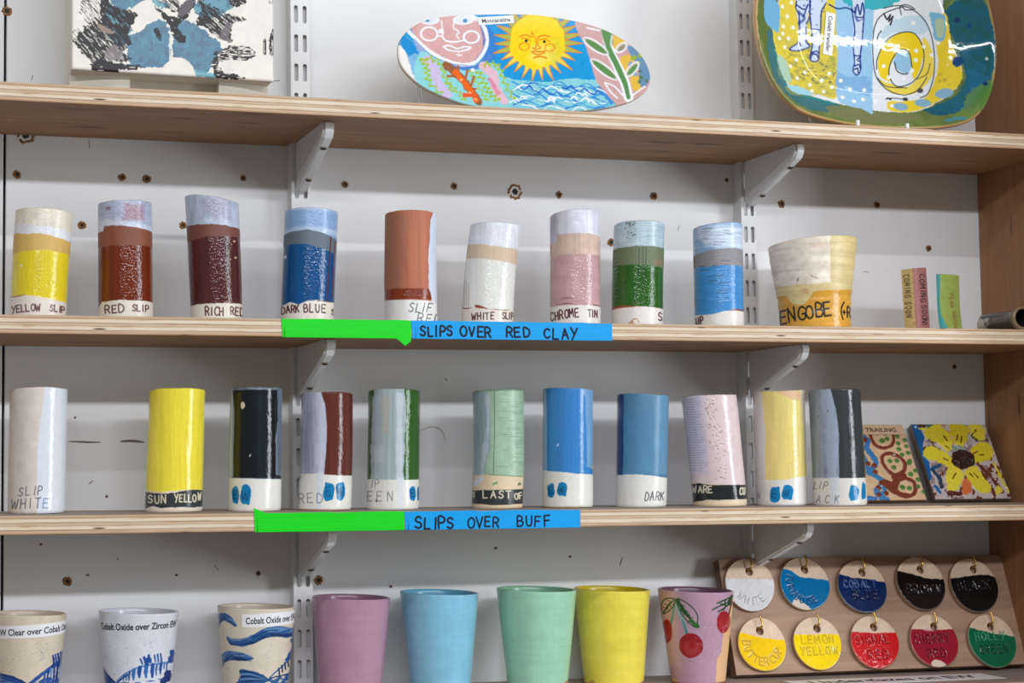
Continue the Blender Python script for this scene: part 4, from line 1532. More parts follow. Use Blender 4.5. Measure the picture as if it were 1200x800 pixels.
# the short brown pipe lying at the right end
def ceramic_pipe():
    B = at(1199, 370, -0.155)
    r = 0.0150
    x, z = min(B[0], PANEL_X - r - .004), top_z(2, B[0]) + r
    V, C, G = [], [], []
    n = 96
    prof = [(0.0, r * .70), (0.0, r * .86), (.0012, r * .95), (.003, r * 1.0), (.006, r * .99), (.010, r * .965)] + [(.012 + .0022 * i, r * (.955 + .012 * math.sin(i * .7))) for i in range(26)] + \
           [(.0705, r * .985), (.074, r * .95), (.0765, r * .85), (.0775, r * .66)]
    for i in range(24):
        prof.append((.0775 - (.0775 - .0005) * (i + 1) / 24.0, r * (.66 + .0016 * (i + 1))))
    no = len(prof) - 24
    th = np.linspace(0, 2 * np.pi, n, endpoint=False)
    for i, (l, rr) in enumerate(prof):
        tp = r * .80 + (r - r * .80) * math.exp(-l / .012) if i < no else r
        rr = rr * tp / r
        V.append(np.stack([rr * np.sin(th), np.full(n, l), -rr * np.cos(th) - (r - tp) * 1.0], 1))
        nz = fbm(np.full(n, l * 260), np.cos(th) * 3 + 4, 3)
        a = np.array([104, 84, 62]) / 255.
        b = np.array([58, 44, 32]) / 255.
        w = np.array([190, 184, 172]) / 255.
        c = a * nz[:, None] + b * (1 - nz[:, None])
        k = np.clip((l - .054 + (nz - .5) * .02) / .004, 0, 1) if i < no else np.zeros(n)
        c = c * (1 - k[:, None] if np.ndim(k) else 1 - k) + w * (k[:, None] if np.ndim(k) else k)
        if i < 4:
            c = np.tile(np.array([136, 116, 86]) / 255., (n, 1))
        if i >= no:
            c = np.tile(np.array([44, 40, 36]) / 255., (n, 1))
        C.append(c)
        G.append(np.full(n, .8))
    L = len(prof)
    i = np.arange(L)[:, None] * n
    j = np.arange(n)[None]
    j2 = (j + 1) % n
    i2 = ((np.arange(L)[:, None] + 1) % L) * n
    Q = np.stack([(i + j).ravel(), (i2 + j).ravel(), (i2 + j2).ravel(), (i + j2).ravel()], 1)
    me = raw_mesh('ceramic_pipe', np.concatenate(V), Q)
    bm = bmesh.new()
    bm.from_mesh(me)
    bmesh.ops.recalc_face_normals(bm, faces=bm.faces)
    bm.to_mesh(me)
    bm.free()
    paint_mesh(me, np.concatenate(C), np.concatenate(G))
    o = link('ceramic_pipe', me, [M_GLAZE])
    o.location = (x, -0.155, z + .0001)
    tag(o, 'short brown ceramic pipe lying on its side against the plywood side panel', 'pipe', 'single test pieces on the red clay shelf')


ceramic_pipe()

# ================================================================== lower row of tumblers: slips over buff
GB = 'slip test tumblers on the buff shelf'
YB = -0.095
WHITE = (232, 230, 222)
EWC = (0, 128, 184)


def ew(p, e, w, letters=True):
    """two painted blue spots with the letters E and W scratched in"""
    for k, (x0, x1, y0, y1) in enumerate((e, w)):
        cx, cy = (x0 + x1) / 2, (y0 + y1) / 2
        rx, ry = (x1 - x0) / 2, (y1 - y0) / 2
        pts = [(cx + rx * sx * (1 + .12 * math.sin(k * 3 + i * 2.3 + cx)), cy + ry * sy * (1 + .10 * math.sin(k + i * 1.7 + cx))) for i, (sx, sy) in
               enumerate(((-.55, -.95), (.1, -1.0), (.7, -.88), (.95, -.3), (.92, .4), (.6, .92), (0, 1.0), (-.7, .9), (-.95, .3), (-.9, -.5)))]
        p.poly(pts, EWC, gloss=.8)
        p.poly([(cx + (a - cx) * .6 + .4, cy + (b - cy) * .6 + 1.5) for a, b in pts], (0, 112, 168), alpha=.5)
    if letters:
        p.text('E', e[0] + (e[1] - e[0]) * .22, e[2] + (e[3] - e[2]) * .72, (e[3] - e[2]) * .5, .8, (14, 62, 100), seed=3, slant=.1, aspect=.9)
        p.text('W', w[0] + (w[1] - w[0]) * .12, w[2] + (w[3] - w[2]) * .72, (w[3] - w[2]) * .5, .8, (14, 62, 100), seed=4, aspect=.9)


def q_white(p):
    c = crop(0, 440, 4.71)
    p.put(np.ones(len(p.X)), (222, 210, 200))
    p.g[:] = .5
    p.mottle(.04, 8)
    p.box(-5, 14, 440, 610, (196, 166, 146), soft=9, wob=2, alpha=.5)
    p.box([c(0, 75)[::-1], (c(0, 75)[1], c(248, 0)[0])][1:] + [(c(0, 150)[1], c(240, 0)[0]), (c(0, 200)[1], c(230, 0)[0]), (c(0, 300)[1], c(214, 0)[0]), (c(0, 450)[1], c(206, 0)[0]), (c(0, 720)[1], c(205, 0)[0])],
          100, 440, 620, (226, 232, 242), gloss=.95, wob=.6)
    p.text('SLIP', c(103, 0)[0], c(0, 657)[1], 9.5, 1.25, (84, 86, 98), seed=4, slant=.2, space=.35, aspect=.8, alpha=.8, rot=-.06)
    p.text('WHIT', c(60, 0)[0], c(0, 730)[1], 11, 1.25, (84, 84, 96), seed=6, slant=.15, space=.32, aspect=.8, alpha=.85, rot=-.05)
    p.text('E', c(236, 0)[0], c(0, 722)[1], 10.5, 1.25, (98, 136, 182), seed=7, slant=.1, alpha=.8)


pot('tumbler', 'plain white tumbler with pencil writing at the left end of the buff shelf', 'tumbler', GB, 3, 9, 76, 600.3, 11.7, 79.6, 457.5, 457, YB, q_white, seed=21, peak=1.5, inner=(215, 200, 188))


def q_sun(p):
    c = crop(150, 440, 4.71)
    p.put(np.ones(len(p.X)), (246, 226, 66))
    p.g[:] = .95
    p.streak(.05, 1.4, 30, seed=5)
    p.below([c(80, 632), c(115, 636), c(200, 640), c(300, 632), c(360, 630), c(430, 636)], (230, 218, 198), .6, wob=.5)
    p.below([c(80, 640), c(140, 646), c(220, 650), c(290, 640), c(350, 632), c(430, 637)], (48, 54, 56), .7, wob=.7)
    p.streak(.15, 5, 1.2, seed=8, where=lambda x, y: (y > 575))
    p.below([c(80, 738), c(140, 716), c(180, 727), c(300, 724), c(360, 730), c(430, 724)], (230, 218, 200), .5, wob=.5)
    p.text('SUN', c(115, 0)[0], c(0, 700)[1], 9, 1.5, (226, 216, 190), seed=3, space=.24, aspect=.85)
    p.text('YELLO', c(258, 0)[0], c(0, 697)[1], 8.5, 1.5, (226, 216, 190), seed=5, space=.17, aspect=.66)
    p.text('W', c(384, 0)[0], c(0, 690)[1], 8.5, 1.5, (226, 216, 190), seed=6, aspect=.5)


pot('tumbler', 'bright yellow tumbler with a black band lettered SUN YELLOW', 'tumbler', GB, 3, 169.8, 237, 599.7, 175, 241.3, 458.5, 458.5, YB, q_sun, bow=-.4, seed=22, peak=2, inner=(225, 200, 60))


def q_black(p):
    c = crop(250, 440, 4.71)
    p.put(np.ones(len(p.X)), (110, 122, 136))
    p.box(-9999, c(112, 0)[0], 440, 600, (164, 174, 186), soft=3)
    p.box([(450, c(108, 0)[0]), (c(0, 90)[1], c(108, 0)[0]), (c(0, 200)[1], c(118, 0)[0]), (c(0, 400)[1], c(113, 0)[0]), (600, c(108, 0)[0])],
          [(450, c(352, 0)[0]), (c(0, 250)[1], c(356, 0)[0]), (c(0, 350)[1], c(342, 0)[0]), (c(0, 550)[1], c(345, 0)[0]), (c(0, 556)[1], c(372, 0)[0]), (600, c(372, 0)[0])],
          c(0, 84)[1], 600, (13, 18, 26), gloss=1.0, wob=.5)
    p.box(c(240, 0)[0], c(305, 0)[0], 460, 570, (26, 46, 56), soft=8, wob=3, alpha=.6)
    p.streak(.25, 1.2, 60, seed=6, where=lambda x, y: (y < 560))
    p.below([c(70, 562), c(200, 566), c(390, 574)], WHITE, .8, wob=.3)
    p.line([c(90, 562), c(200, 567), c(375, 574)], .8, (50, 80, 120), alpha=.6)
    p.ell(*c(163, 167), 2.5, 4, (226, 206, 184), wob=.3)
    p.ell(*c(203, 443), .8, 1.6, (210, 214, 220), rot=.4)
    ew(p, (c(103, 0)[0], c(143, 0)[0], c(0, 612)[1], c(0, 705)[1]), (c(150, 0)[0], c(210, 0)[0], c(0, 604)[1], c(0, 712)[1]))


pot('tumbler', 'glossy black tumbler on a white base with two blue spots', 'tumbler', GB, 3, 266.6, 329.6, 598.7, 269.5, 331, 456.8, 456.4, YB, q_black, seed=23, base=(150, 140, 135), inner=(170, 160, 155), peak=1)


def q_redew(p):
    c = crop(330, 440, 4.71)
    p.put(np.ones(len(p.X)), (174, 178, 198))
    p.streak(.14, 1.6, 60, seed=5)
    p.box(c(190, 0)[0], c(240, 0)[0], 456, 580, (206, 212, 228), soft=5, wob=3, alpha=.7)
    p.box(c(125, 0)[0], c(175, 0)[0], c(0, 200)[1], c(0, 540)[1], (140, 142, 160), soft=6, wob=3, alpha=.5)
    p.box(-9999, 420, c(0, 540)[1], 620, WHITE, wob=.3)
    p.box([(450, c(215, 0)[0]), (c(0, 105)[1], c(220, 0)[0]), (c(0, 160)[1], c(240, 0)[0]), (c(0, 300)[1], c(250, 0)[0]), (c(0, 420)[1], c(246, 0)[0]), (c(0, 545)[1], c(233, 0)[0])],
          9999, 440, [(c(230, 0)[0], c(0, 545)[1]), (c(390, 0)[0], c(0, 555)[1])], (98, 46, 38), gloss=1.0, wob=.5)
    p.streak(.10, 2, 50, seed=8, where=lambda x, y: (x > c(250, 0)[0]) & (y < c(0, 548)[1]))
    p.box([(c(0, 530)[1], c(195, 0)[0]), (600, c(190, 0)[0])], [(c(0, 530)[1], c(236, 0)[0]), (600, c(215, 0)[0])], c(0, 530)[1], c(0, 735)[1], (216, 220, 232), soft=2, wob=1.5, alpha=.8)
    p.below([c(80, 732), c(390, 740)], (196, 150, 110), .2, wob=.4)
    p.text('RED', c(98, 0)[0], c(0, 698)[1], 10.5, 1.2, (108, 110, 128), seed=4, space=.35, alpha=.75, aspect=.9)
    p.text('P', c(92, 0)[0], c(0, 573)[1], 5, 1.0, (108, 110, 128), seed=4, alpha=.75)
    ew(p, (c(230, 0)[0], c(292, 0)[0], c(0, 590)[1], c(0, 690)[1]), (c(298, 0)[0], c(350, 0)[0], c(0, 588)[1], c(0, 686)[1]))


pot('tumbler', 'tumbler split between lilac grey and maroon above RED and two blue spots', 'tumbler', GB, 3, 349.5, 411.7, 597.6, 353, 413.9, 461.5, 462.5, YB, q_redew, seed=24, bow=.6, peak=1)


def q_greenew(p):
    c = crop(415, 440, 4.71)
    p.put(np.ones(len(p.X)), (52, 94, 36))
    p.g[:] = 1.0
    p.streak(.08, 1.5, 60, seed=4)
    p.box([(450, c(112, 0)[0]), (c(0, 100)[1], c(110, 0)[0]), (c(0, 250)[1], c(96, 0)[0]), (c(0, 400)[1], c(92, 0)[0]), (600, c(92, 0)[0])],
          [(450, c(270, 0)[0]), (c(0, 120)[1], c(280, 0)[0]), (c(0, 220)[1], c(288, 0)[0]), (c(0, 340)[1], c(280, 0)[0]), (c(0, 500)[1], c(274, 0)[0]), (600, c(272, 0)[0])],
          450, 620, (164, 182, 184), gloss=.8, wob=.9)
    w = lambda x, y: (x > c(95, 0)[0]) & (x < c(278, 0)[0])
    p.streak(.10, 1.5, 60, seed=9, where=w)
    p.box(c(150, 0)[0], c(195, 0)[0], c(0, 110)[1], c(0, 330)[1], (196, 178, 164), soft=6, wob=3, alpha=.6)
    p.box(c(232, 0)[0], c(270, 0)[0], c(0, 100)[1], 620, (206, 216, 226), soft=3, wob=1.5, alpha=.8)
    p.box(c(95, 0)[0], c(160, 0)[0], c(0, 380)[1], c(0, 480)[1], (198, 208, 212), soft=4, wob=3, alpha=.6)
    p.box(c(92, 0)[0], c(145, 0)[0], c(0, 110)[1], c(0, 360)[1], (186, 200, 210), soft=6, wob=3, alpha=.5)
    p.below([c(60, 568), c(200, 572), c(370, 574)], WHITE, .7, wob=.3)
    p.box(c(240, 0)[0], c(272, 0)[0], c(0, 560)[1], c(0, 735)[1], (224, 228, 236), soft=2, wob=1, alpha=.7)
    p.text('SLIP', c(20, 0)[0], c(0, 612)[1], 9, 1.0, (110, 112, 124), seed=4, space=.3, alpha=.8, slant=.15, aspect=.8)
    p.text('EEN', c(72, 0)[0], c(0, 688)[1], 11, 1.1, (110, 112, 124), seed=6, space=.5, alpha=.8, slant=.05, aspect=.85)
    p.ell(*c(124, 686), 1.2, 1.4, (100, 60, 50))
    ew(p, (c(303, 0)[0], c(340, 0)[0], c(0, 612)[1], c(0, 688)[1]), (c(345, 0)[0], c(372, 0)[0], c(0, 612)[1], c(0, 688)[1]))


pot('tumbler', 'dark green tumbler with a pale blue white brushed panel', 'tumbler', GB, 3, 430, 491, 596.2, 431, 492.5, 459, 459, YB, q_greenew, seed=25, peak=1.5)


def q_mint(p):
    c = crop(540, 440, 4.71)
    p.put(np.ones(len(p.X)), (164, 192, 164))
    p.g[:] = .55
    p.mottle(.05, 6)
    p.box(-9999, [(450, c(150, 0)[0]), (c(0, 100)[1], c(150, 0)[0]), (c(0, 260)[1], c(168, 0)[0]), (c(0, 400)[1], c(160, 0)[0]), (c(0, 540)[1], c(130, 0)[0])], c(0, 90)[1], c(0, 560)[1], (150, 172, 180), gloss=.95, wob=.8)
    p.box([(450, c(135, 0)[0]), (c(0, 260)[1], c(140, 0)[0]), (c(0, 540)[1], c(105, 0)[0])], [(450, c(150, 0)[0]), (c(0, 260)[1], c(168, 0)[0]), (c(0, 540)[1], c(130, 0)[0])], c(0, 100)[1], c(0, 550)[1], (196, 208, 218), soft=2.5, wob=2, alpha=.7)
    p.streak(.08, 1.3, 60, seed=6, where=lambda x, y: (x < c(165, 0)[0]) & (y < c(0, 550)[1]))
    p.line([c(185, 90), c(186, 300), c(180, 545)], .9, (90, 128, 96))
    for k in range(34):
        rng = random.Random(k)
        y = rng.uniform(105, 520)
        x = rng.uniform(195, 320)
        p.line([c(x, y), c(x + rng.uniform(25, 70), y + 1)], .55, (96, 132, 104), alpha=.7, relief=-.25)
    p.box(c(60, 0)[0] - 9, c(350, 0)[0] + 9, c(0, 82)[1] - 9, c(0, 90)[1], (80, 116, 86), soft=1.5, alpha=.6)
    p.below([c(50, 552), c(140, 548), c(250, 553), c(350, 562)], (226, 204, 172), .25, wob=.4)
    p.line([c(160, 548), c(250, 553), c(340, 562)], 1.0, (92, 134, 88))
    p.poly([c(65, 600), c(80, 570), c(125, 555), c(115, 585), c(85, 608)], (216, 222, 232), .9)
    p.poly([c(178, 606), c(178, 592), c(200, 586), c(204, 596)], (128, 166, 118), wob=.6)
    p.poly([c(315, 600), c(325, 592), c(332, 604), c(320, 610)], (90, 110, 80), wob=1)
    p.below([c(50, 634), c(350, 630)], (46, 50, 52), .6, wob=.5)
    p.streak(.15, 5, 1.2, seed=8, where=lambda x, y: (y > c(0, 632)[1]))
    p.below([c(50, 704), c(200, 716), c(350, 710)], (226, 204, 172), .25, wob=.5)
    p.text('S', c(66, 0)[0], c(0, 672)[1], 6, 1.3, (224, 214, 190), seed=2, aspect=.5)
    p.text('LAST', c(124, 0)[0], c(0, 676)[1], 8.2, 1.5, (226, 216, 190), seed=5, space=.38)
    p.text('OF', c(298, 0)[0], c(0, 688)[1], 7, 1.4, (226, 216, 190), seed=6, space=.3, aspect=.8, rot=-.15)


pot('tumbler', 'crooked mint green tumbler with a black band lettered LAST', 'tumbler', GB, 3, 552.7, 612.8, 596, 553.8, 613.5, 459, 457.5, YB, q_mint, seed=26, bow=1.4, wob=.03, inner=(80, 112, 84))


def q_blueew(p):
    c = crop(620, 440, 4.71)
    p.put(np.ones(len(p.X)), (122, 168, 212))
    p.streak(.05, 1.5, 40, seed=4)
    p.box(-9999, c(97, 0)[0], 440, 600, (146, 178, 210), soft=2)
    p.box([(450, c(90, 0)[0]), (c(0, 160)[1], c(98, 0)[0]), (600, c(100, 0)[0])], [(450, c(280, 0)[0]), (c(0, 95)[1], c(285, 0)[0]), (c(0, 120)[1], c(308, 0)[0]), (c(0, 300)[1], c(316, 0)[0]), (c(0, 508)[1], c(318, 0)[0]), (c(0, 514)[1], c(355, 0)[0]), (600, c(355, 0)[0])],
          440, 600, (58, 134, 202), gloss=.9, wob=.5)
    p.streak(.06, 1.3, 60, seed=6)
    p.below([c(65, 524), c(150, 530), c(260, 543), c(360, 549)], WHITE, .7, wob=.4)
    p.below([c(65, 722), c(250, 722), c(360, 728)], (178, 164, 120), .2, wob=.4)
    p.ell(*c(160, 385), .9, 1.8, (214, 224, 236), rot=.4)
    p.ell(*c(348, 512), 1.2, 2.2, (210, 170, 140))
    ew(p, (c(100, 0)[0], c(143, 0)[0], c(0, 596)[1], c(0, 670)[1]), (c(155, 0)[0], c(212, 0)[0], c(0, 592)[1], c(0, 666)[1]))


pot('tumbler', 'sky blue tumbler with two dark blue spots on its white base', 'tumbler', GB, 3, 635.3, 695, 595, 636, 695, 456, 458, YB, q_blueew, seed=27, peak=.8)


def q_dark(p):
    c = crop(710, 440, 4.71)
    p.put(np.ones(len(p.X)), (84, 140, 176))
    p.g[:] = .55
    p.mottle(.04, 14)
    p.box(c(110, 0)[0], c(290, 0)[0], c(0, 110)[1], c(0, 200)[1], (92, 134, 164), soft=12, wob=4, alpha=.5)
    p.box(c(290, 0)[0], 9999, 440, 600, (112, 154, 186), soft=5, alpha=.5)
    p.box(-9999, [(450, c(98, 0)[0]), (c(0, 300)[1], c(98, 0)[0]), (c(0, 545)[1], c(94, 0)[0])], 440, 600, (4, 66, 122), gloss=.95, wob=.5)
    p.box(-9999, 9999, c(0, 548)[1], c(0, 590)[1], (40, 100, 146), soft=3, alpha=.6)
    p.below([c(50, 548), c(120, 543), c(200, 546), c(280, 556), c(345, 568)], (234, 232, 226), .6, wob=.4)
    p.text('DARK', c(216, 0)[0], c(0, 686)[1], 9.5, 1.0, (40, 44, 54), seed=4, space=.2, slant=.12, aspect=.62)


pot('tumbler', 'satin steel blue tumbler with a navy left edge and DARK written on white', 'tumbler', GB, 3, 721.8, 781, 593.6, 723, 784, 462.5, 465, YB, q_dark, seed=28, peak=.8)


def q_pink(p):
    c = crop(790, 440, 4.71)
    p.put(np.ones(len(p.X)), (228, 206, 208))
    p.g[:] = .95
    p.mottle(.03, 6)
    p.box(-9999, [(450, c(150, 0)[0]), (c(0, 300)[1], c(165, 0)[0]), (c(0, 520)[1], c(185, 0)[0])], 440, c(0, 540)[1], (212, 204, 224), soft=8, wob=3, alpha=.85)
    for k in range(29):
        y = 130 + k * 14
        xl = 30 + k * 1.8
        p.line([c(xl, y), c(xl + 40 + 12 * math.sin(k * 2.1), y + 4), c(xl + 92 + 20 * math.sin(k * 1.3), y + 3)], .8, (176, 162, 178), relief=-.55, alpha=.7)
    rng = random.Random(7)
    for k in range(75):
        y = rng.uniform(125, 585)
        x = 155 + (y - 125) * .16 + rng.uniform(0, 80)
        p.ell(*c(x, y), rng.uniform(.5, 1.0), rng.uniform(.5, .9), (166, 128, 116), alpha=.9, relief=-.4)
    p.below([c(80, 580), c(140, 592), c(250, 600), c(330, 604), c(400, 606)], (228, 210, 182), .4, wob=.4)
    p.below([c(80, 600), c(140, 594), c(200, 604), c(400, 606)], (32, 38, 40), .9, wob=.5)
    p.streak(.18, 5, 1.5, seed=8, where=lambda x, y: (y > c(0, 600)[1]))
    p.below([c(80, 700), c(150, 692), c(180, 684), c(250, 686), c(400, 684)], (230, 208, 178), .3, wob=.5)
    p.text('WARE', c(97, 0)[0], c(0, 648)[1], 7.6, 1.5, (224, 214, 190), seed=5, space=.2, aspect=.85, rot=-.03)
    p.text('CU', c(362, 0)[0], c(0, 658)[1], 8.0, 1.5, (224, 214, 190), seed=7, space=.15, aspect=.45)


pot('tumbler', 'leaning pale pink ridged tumbler with a black lettered band', 'tumbler', GB, 3, 812.3, 876, 593.2, 797.4, 862.8, 465.5, 463.5, YB, q_pink, seed=29, bow=.4, wob=.02, inner=(215, 200, 195))


def q_pale(p):
    c = crop(870, 440, 4.71)
    p.put(np.ones(len(p.X)), (222, 216, 214))
    p.g[:] = .95
    p.box([(450, c(92, 0)[0]), (c(0, 120)[1], c(110, 0)[0]), (c(0, 220)[1], c(115, 0)[0]), (c(0, 300)[1], c(128, 0)[0]), (600, c(126, 0)[0])], 9999, 440, 600, (236, 216, 132), gloss=.95, wob=.6)
    p.streak(.05, 1.3, 40, seed=5)
    p.box([(450, c(316, 0)[0]), (c(0, 200)[1], c(326, 0)[0]), (c(0, 400)[1], c(345, 0)[0])], 9999, 440, c(0, 500)[1], (226, 212, 186), soft=1.5, wob=.6, gloss=.8)
    p.poly([c(185, 92), c(250, 86), c(315, 92), c(312, 140), c(270, 135), c(230, 115)], (222, 182, 140), .3, wob=1.2)
    p.below([c(60, 585), c(120, 578), c(240, 577), c(260, 570), c(360, 558)], (230, 226, 220), .8, wob=.4)
    p.text('W', c(80, 0)[0], c(0, 680)[1], 9, 1.0, (150, 150, 172), seed=3, alpha=.7, aspect=.6)
    ew(p, (c(150, 0)[0], c(212, 0)[0], c(0, 612)[1], c(0, 697)[1]), (c(217, 0)[0], c(282, 0)[0], c(0, 608)[1], c(0, 688)[1]))


pot('tumbler', 'pale butter yellow tumbler with a white left side and two blue spots', 'tumbler', GB, 3, 886.8, 945.9, 592.5, 881.7, 943.4, 459.5, 459, YB, q_pale, seed=30, rim_wave=.0005)


def q_grey(p):
    c = crop(940, 440, 4.71)
    p.put(np.ones(len(p.X)), (140, 152, 170))
    p.streak(.14, 1.6, 70, seed=5)
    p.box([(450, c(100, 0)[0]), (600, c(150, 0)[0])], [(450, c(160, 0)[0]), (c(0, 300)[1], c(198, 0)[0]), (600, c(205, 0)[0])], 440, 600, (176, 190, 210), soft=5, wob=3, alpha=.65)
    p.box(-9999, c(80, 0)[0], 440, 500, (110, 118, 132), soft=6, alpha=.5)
    p.box([(450, c(158, 0)[0]), (c(0, 85)[1], c(160, 0)[0]), (c(0, 180)[1], c(185, 0)[0]), (c(0, 320)[1], c(203, 0)[0]), (c(0, 560)[1], c(203, 0)[0])], 9999, 440, 600, (54, 62, 64), gloss=1.0, wob=.6)
    p.streak(.15, 1.3, 60, seed=7, where=lambda x, y: (x > c(210, 0)[0]))
    p.below([c(50, 560), c(200, 562), c(365, 562)], (226, 222, 212), .7, wob=.3)
    p.box(c(155, 0)[0], c(203, 0)[0], c(0, 555)[1], c(0, 705)[1], (214, 220, 230), soft=2, wob=1, alpha=.75)
    for x, y in ((88, 225), (143, 196)):
        p.ell(*c(x, y), .9, .9, (90, 70, 60))
    p.text('LIP', c(62, 0)[0], c(0, 618)[1], 8, 1.1, (112, 114, 126), seed=4, slant=.3, alpha=.8, aspect=.8)
    p.text('ACK', c(76, 0)[0], c(0, 696)[1], 8.5, 1.1, (112, 114, 126), seed=6, slant=.15, alpha=.8, space=.75, aspect=.8)
    ew(p, (c(258, 0)[0], c(312, 0)[0], c(0, 602)[1], c(0, 686)[1]), (c(325, 0)[0], c(352, 0)[0], c(0, 590)[1], c(0, 680)[1]), letters=False)


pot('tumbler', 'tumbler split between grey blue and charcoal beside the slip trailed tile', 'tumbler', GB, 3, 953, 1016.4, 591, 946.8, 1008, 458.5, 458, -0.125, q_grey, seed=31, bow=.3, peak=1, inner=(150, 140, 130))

# ================================================================== the two tiles leaning on the wall
TY0, TY1 = -0.062, -0.012


def lean_frame(o, px, py, Yb, Zb, dy, dz, off=0.0):
    pass


def leaning_tile(name, label, corner_px, w, Zb_x, paintf, TL, e1, e2, th, edge, lumpy=1.0, mat_=None, nu=230):
    """tile standing on the buff shelf, its foot at TY0 and leaning back; TL, e1, e2 turn face fractions into drawing units"""
    dY, dZ = TY1 - TY0, 0.0905
    L = math.hypot(dY, dZ)
    x0 = at(corner_px[0], corner_px[1], TY0)[0]
    zb = top_z(3, x0)

    def X(px, py):
        return TL[0] + e1[0] * px / w + e2[0] * (1 - py / L)

    def Yf(px, py):
        return TL[1] + e1[1] * px / w + e2[1] * (1 - py / L)
    me = slab_mesh(name, w, L, th, X, Yf, paintf, nu, nu, relief=lumpy, edge=edge, bev=.0012)
    o = link(name, me, [mat_ or M_FLAT])
    k = SHELVES[3][1]
    n = Vector((0, -dZ, dY)).normalized()
    # the lower back edge rests on the shelf
    o_ = Vector((x0, TY0 + th * dZ / L, zb + .0006))
    frame_obj(o, o_, (1, 0, k), n)
    tag(o, label, 'tile', 'decorated tiles on the buff shelf')
    return o


def t_trail(p):
    c = crop(1000, 480, 6.667)
    p.put(np.ones(len(p.X)), (222, 186, 146))
    p.g[:] = .75
    p.mottle(.05, 7)
    B_, G_, R_ = (66, 128, 186), (84, 130, 62), (126, 62, 46)
    p.line([c(60, 215), c(95, 240), c(90, 300), c(130, 360), c(165, 420), c(120, 480), c(160, 520), c(210, 555), c(200, 600), c(170, 640), c(200, 680), c(250, 700)], 6.2, B_, relief=1.0, wob=1.2, soft=.9)
    p.line([c(40, 330), c(90, 430), c(110, 500)], 5.5, B_, relief=1.0, wob=1.0, soft=.9)
    p.line([c(215, 600), c(235, 640), c(205, 660)], 4.5, B_, relief=1.0, wob=1, soft=.9)
    p.line([c(115, 695), c(160, 700)], 5.5, B_, relief=.8, wob=1.5)
    for x, y in ((70, 235), (100, 425), (147, 440), (157, 490), (185, 612), (187, 668), (245, 655), (40, 340)):
        p.ell(*c(x, y), 2.9, 2.9, R_, relief=1.6, soft=1.2)
    p.line([c(112, 150), c(118, 210), c(150, 270), c(200, 295), c(262, 285), c(295, 245), c(292, 190), c(270, 150)], 3.8, R_, relief=1.0, wob=.8, soft=.9)
    p.line([c(225, 440), c(208, 400), c(215, 355), c(265, 340), c(330, 360), c(375, 400), c(385, 450), c(360, 490), c(310, 510), c(260, 480), c(225, 440)], 4.3, R_, relief=1.1, wob=1.0, soft=.9)
    p.poly([c(285, 510), c(380, 490), c(400, 540), c(340, 570), c(320, 640), c(350, 670), c(300, 660), c(250, 625), c(215, 590), c(200, 560), c(230, 545), c(290, 560)], R_, relief=1.0)
    p.line([c(390, 530), c(450, 560), c(470, 610), c(450, 660), c(390, 675), c(340, 655), c(320, 610), c(335, 570)], 4.5, R_, relief=1.1, wob=.9, soft=.9)
    p.line([c(205, 570), c(260, 600), c(330, 650), c(420, 672)], 5, R_, relief=1.0, wob=1)
    for x, y, a, b in ((160, 182, 19, 12), (222, 183, 18, 12), (205, 238, 21, 20), (243, 222, 17, 18), (322, 200, 18, 16), (382, 228, 17, 16), (330, 257, 17, 16), (394, 278, 17, 16),
                       (337, 302, 19, 17), (409, 330, 18, 17), (362, 347, 18, 17), (268, 400, 18, 17), (322, 396, 18, 17), (300, 450, 20, 18), (419, 405, 20, 27), (467, 472, 18, 17),
                       (431, 502, 20, 18), (490, 543, 19, 18), (488, 597, 18, 16), (533, 640, 18, 15), (368, 605, 22, 18), (422, 612, 19, 18)):
        p.ell(*c(x, y), a / 6.67, b / 6.67, G_, rot=.4, relief=1.4, soft=1.1)
    for x, y in ((205, 600), (300, 350)):
        p.ell(*c(x, y), 1.2, 1.0, (220, 220, 220), relief=1.2)


TW = 0.1066
t1 = leaning_tile('slip_trailed_tile', 'clay tile trailed with brown loops, green dots and a blue river', (996, 586.5), TW - .002, 0, t_trail, (966.5, 497), (88, -2.5), (29.5, 90), .007, (176, 142, 112), mat_=M_FLAT)
# printed paper strip along its top edge
Lt = math.hypot(TY1 - TY0, .0905)
lm = label_mesh('label', 'SLIP TRAILING', .078, .0125, .0078, lambda x, y, l: (.0235 + x, Lt - .0150 + y, .0070 + l + .0013), .0625, tx=.006)
ls = link('label', lm, [plain('buff_label_paper', srgb(224, 190, 156), rough=.5, vary=.02), plain('brown_print', srgb(70, 46, 40), rough=.5)], t1)
ls['label'] = 'buff printed strip reading SLIP TRAILING'


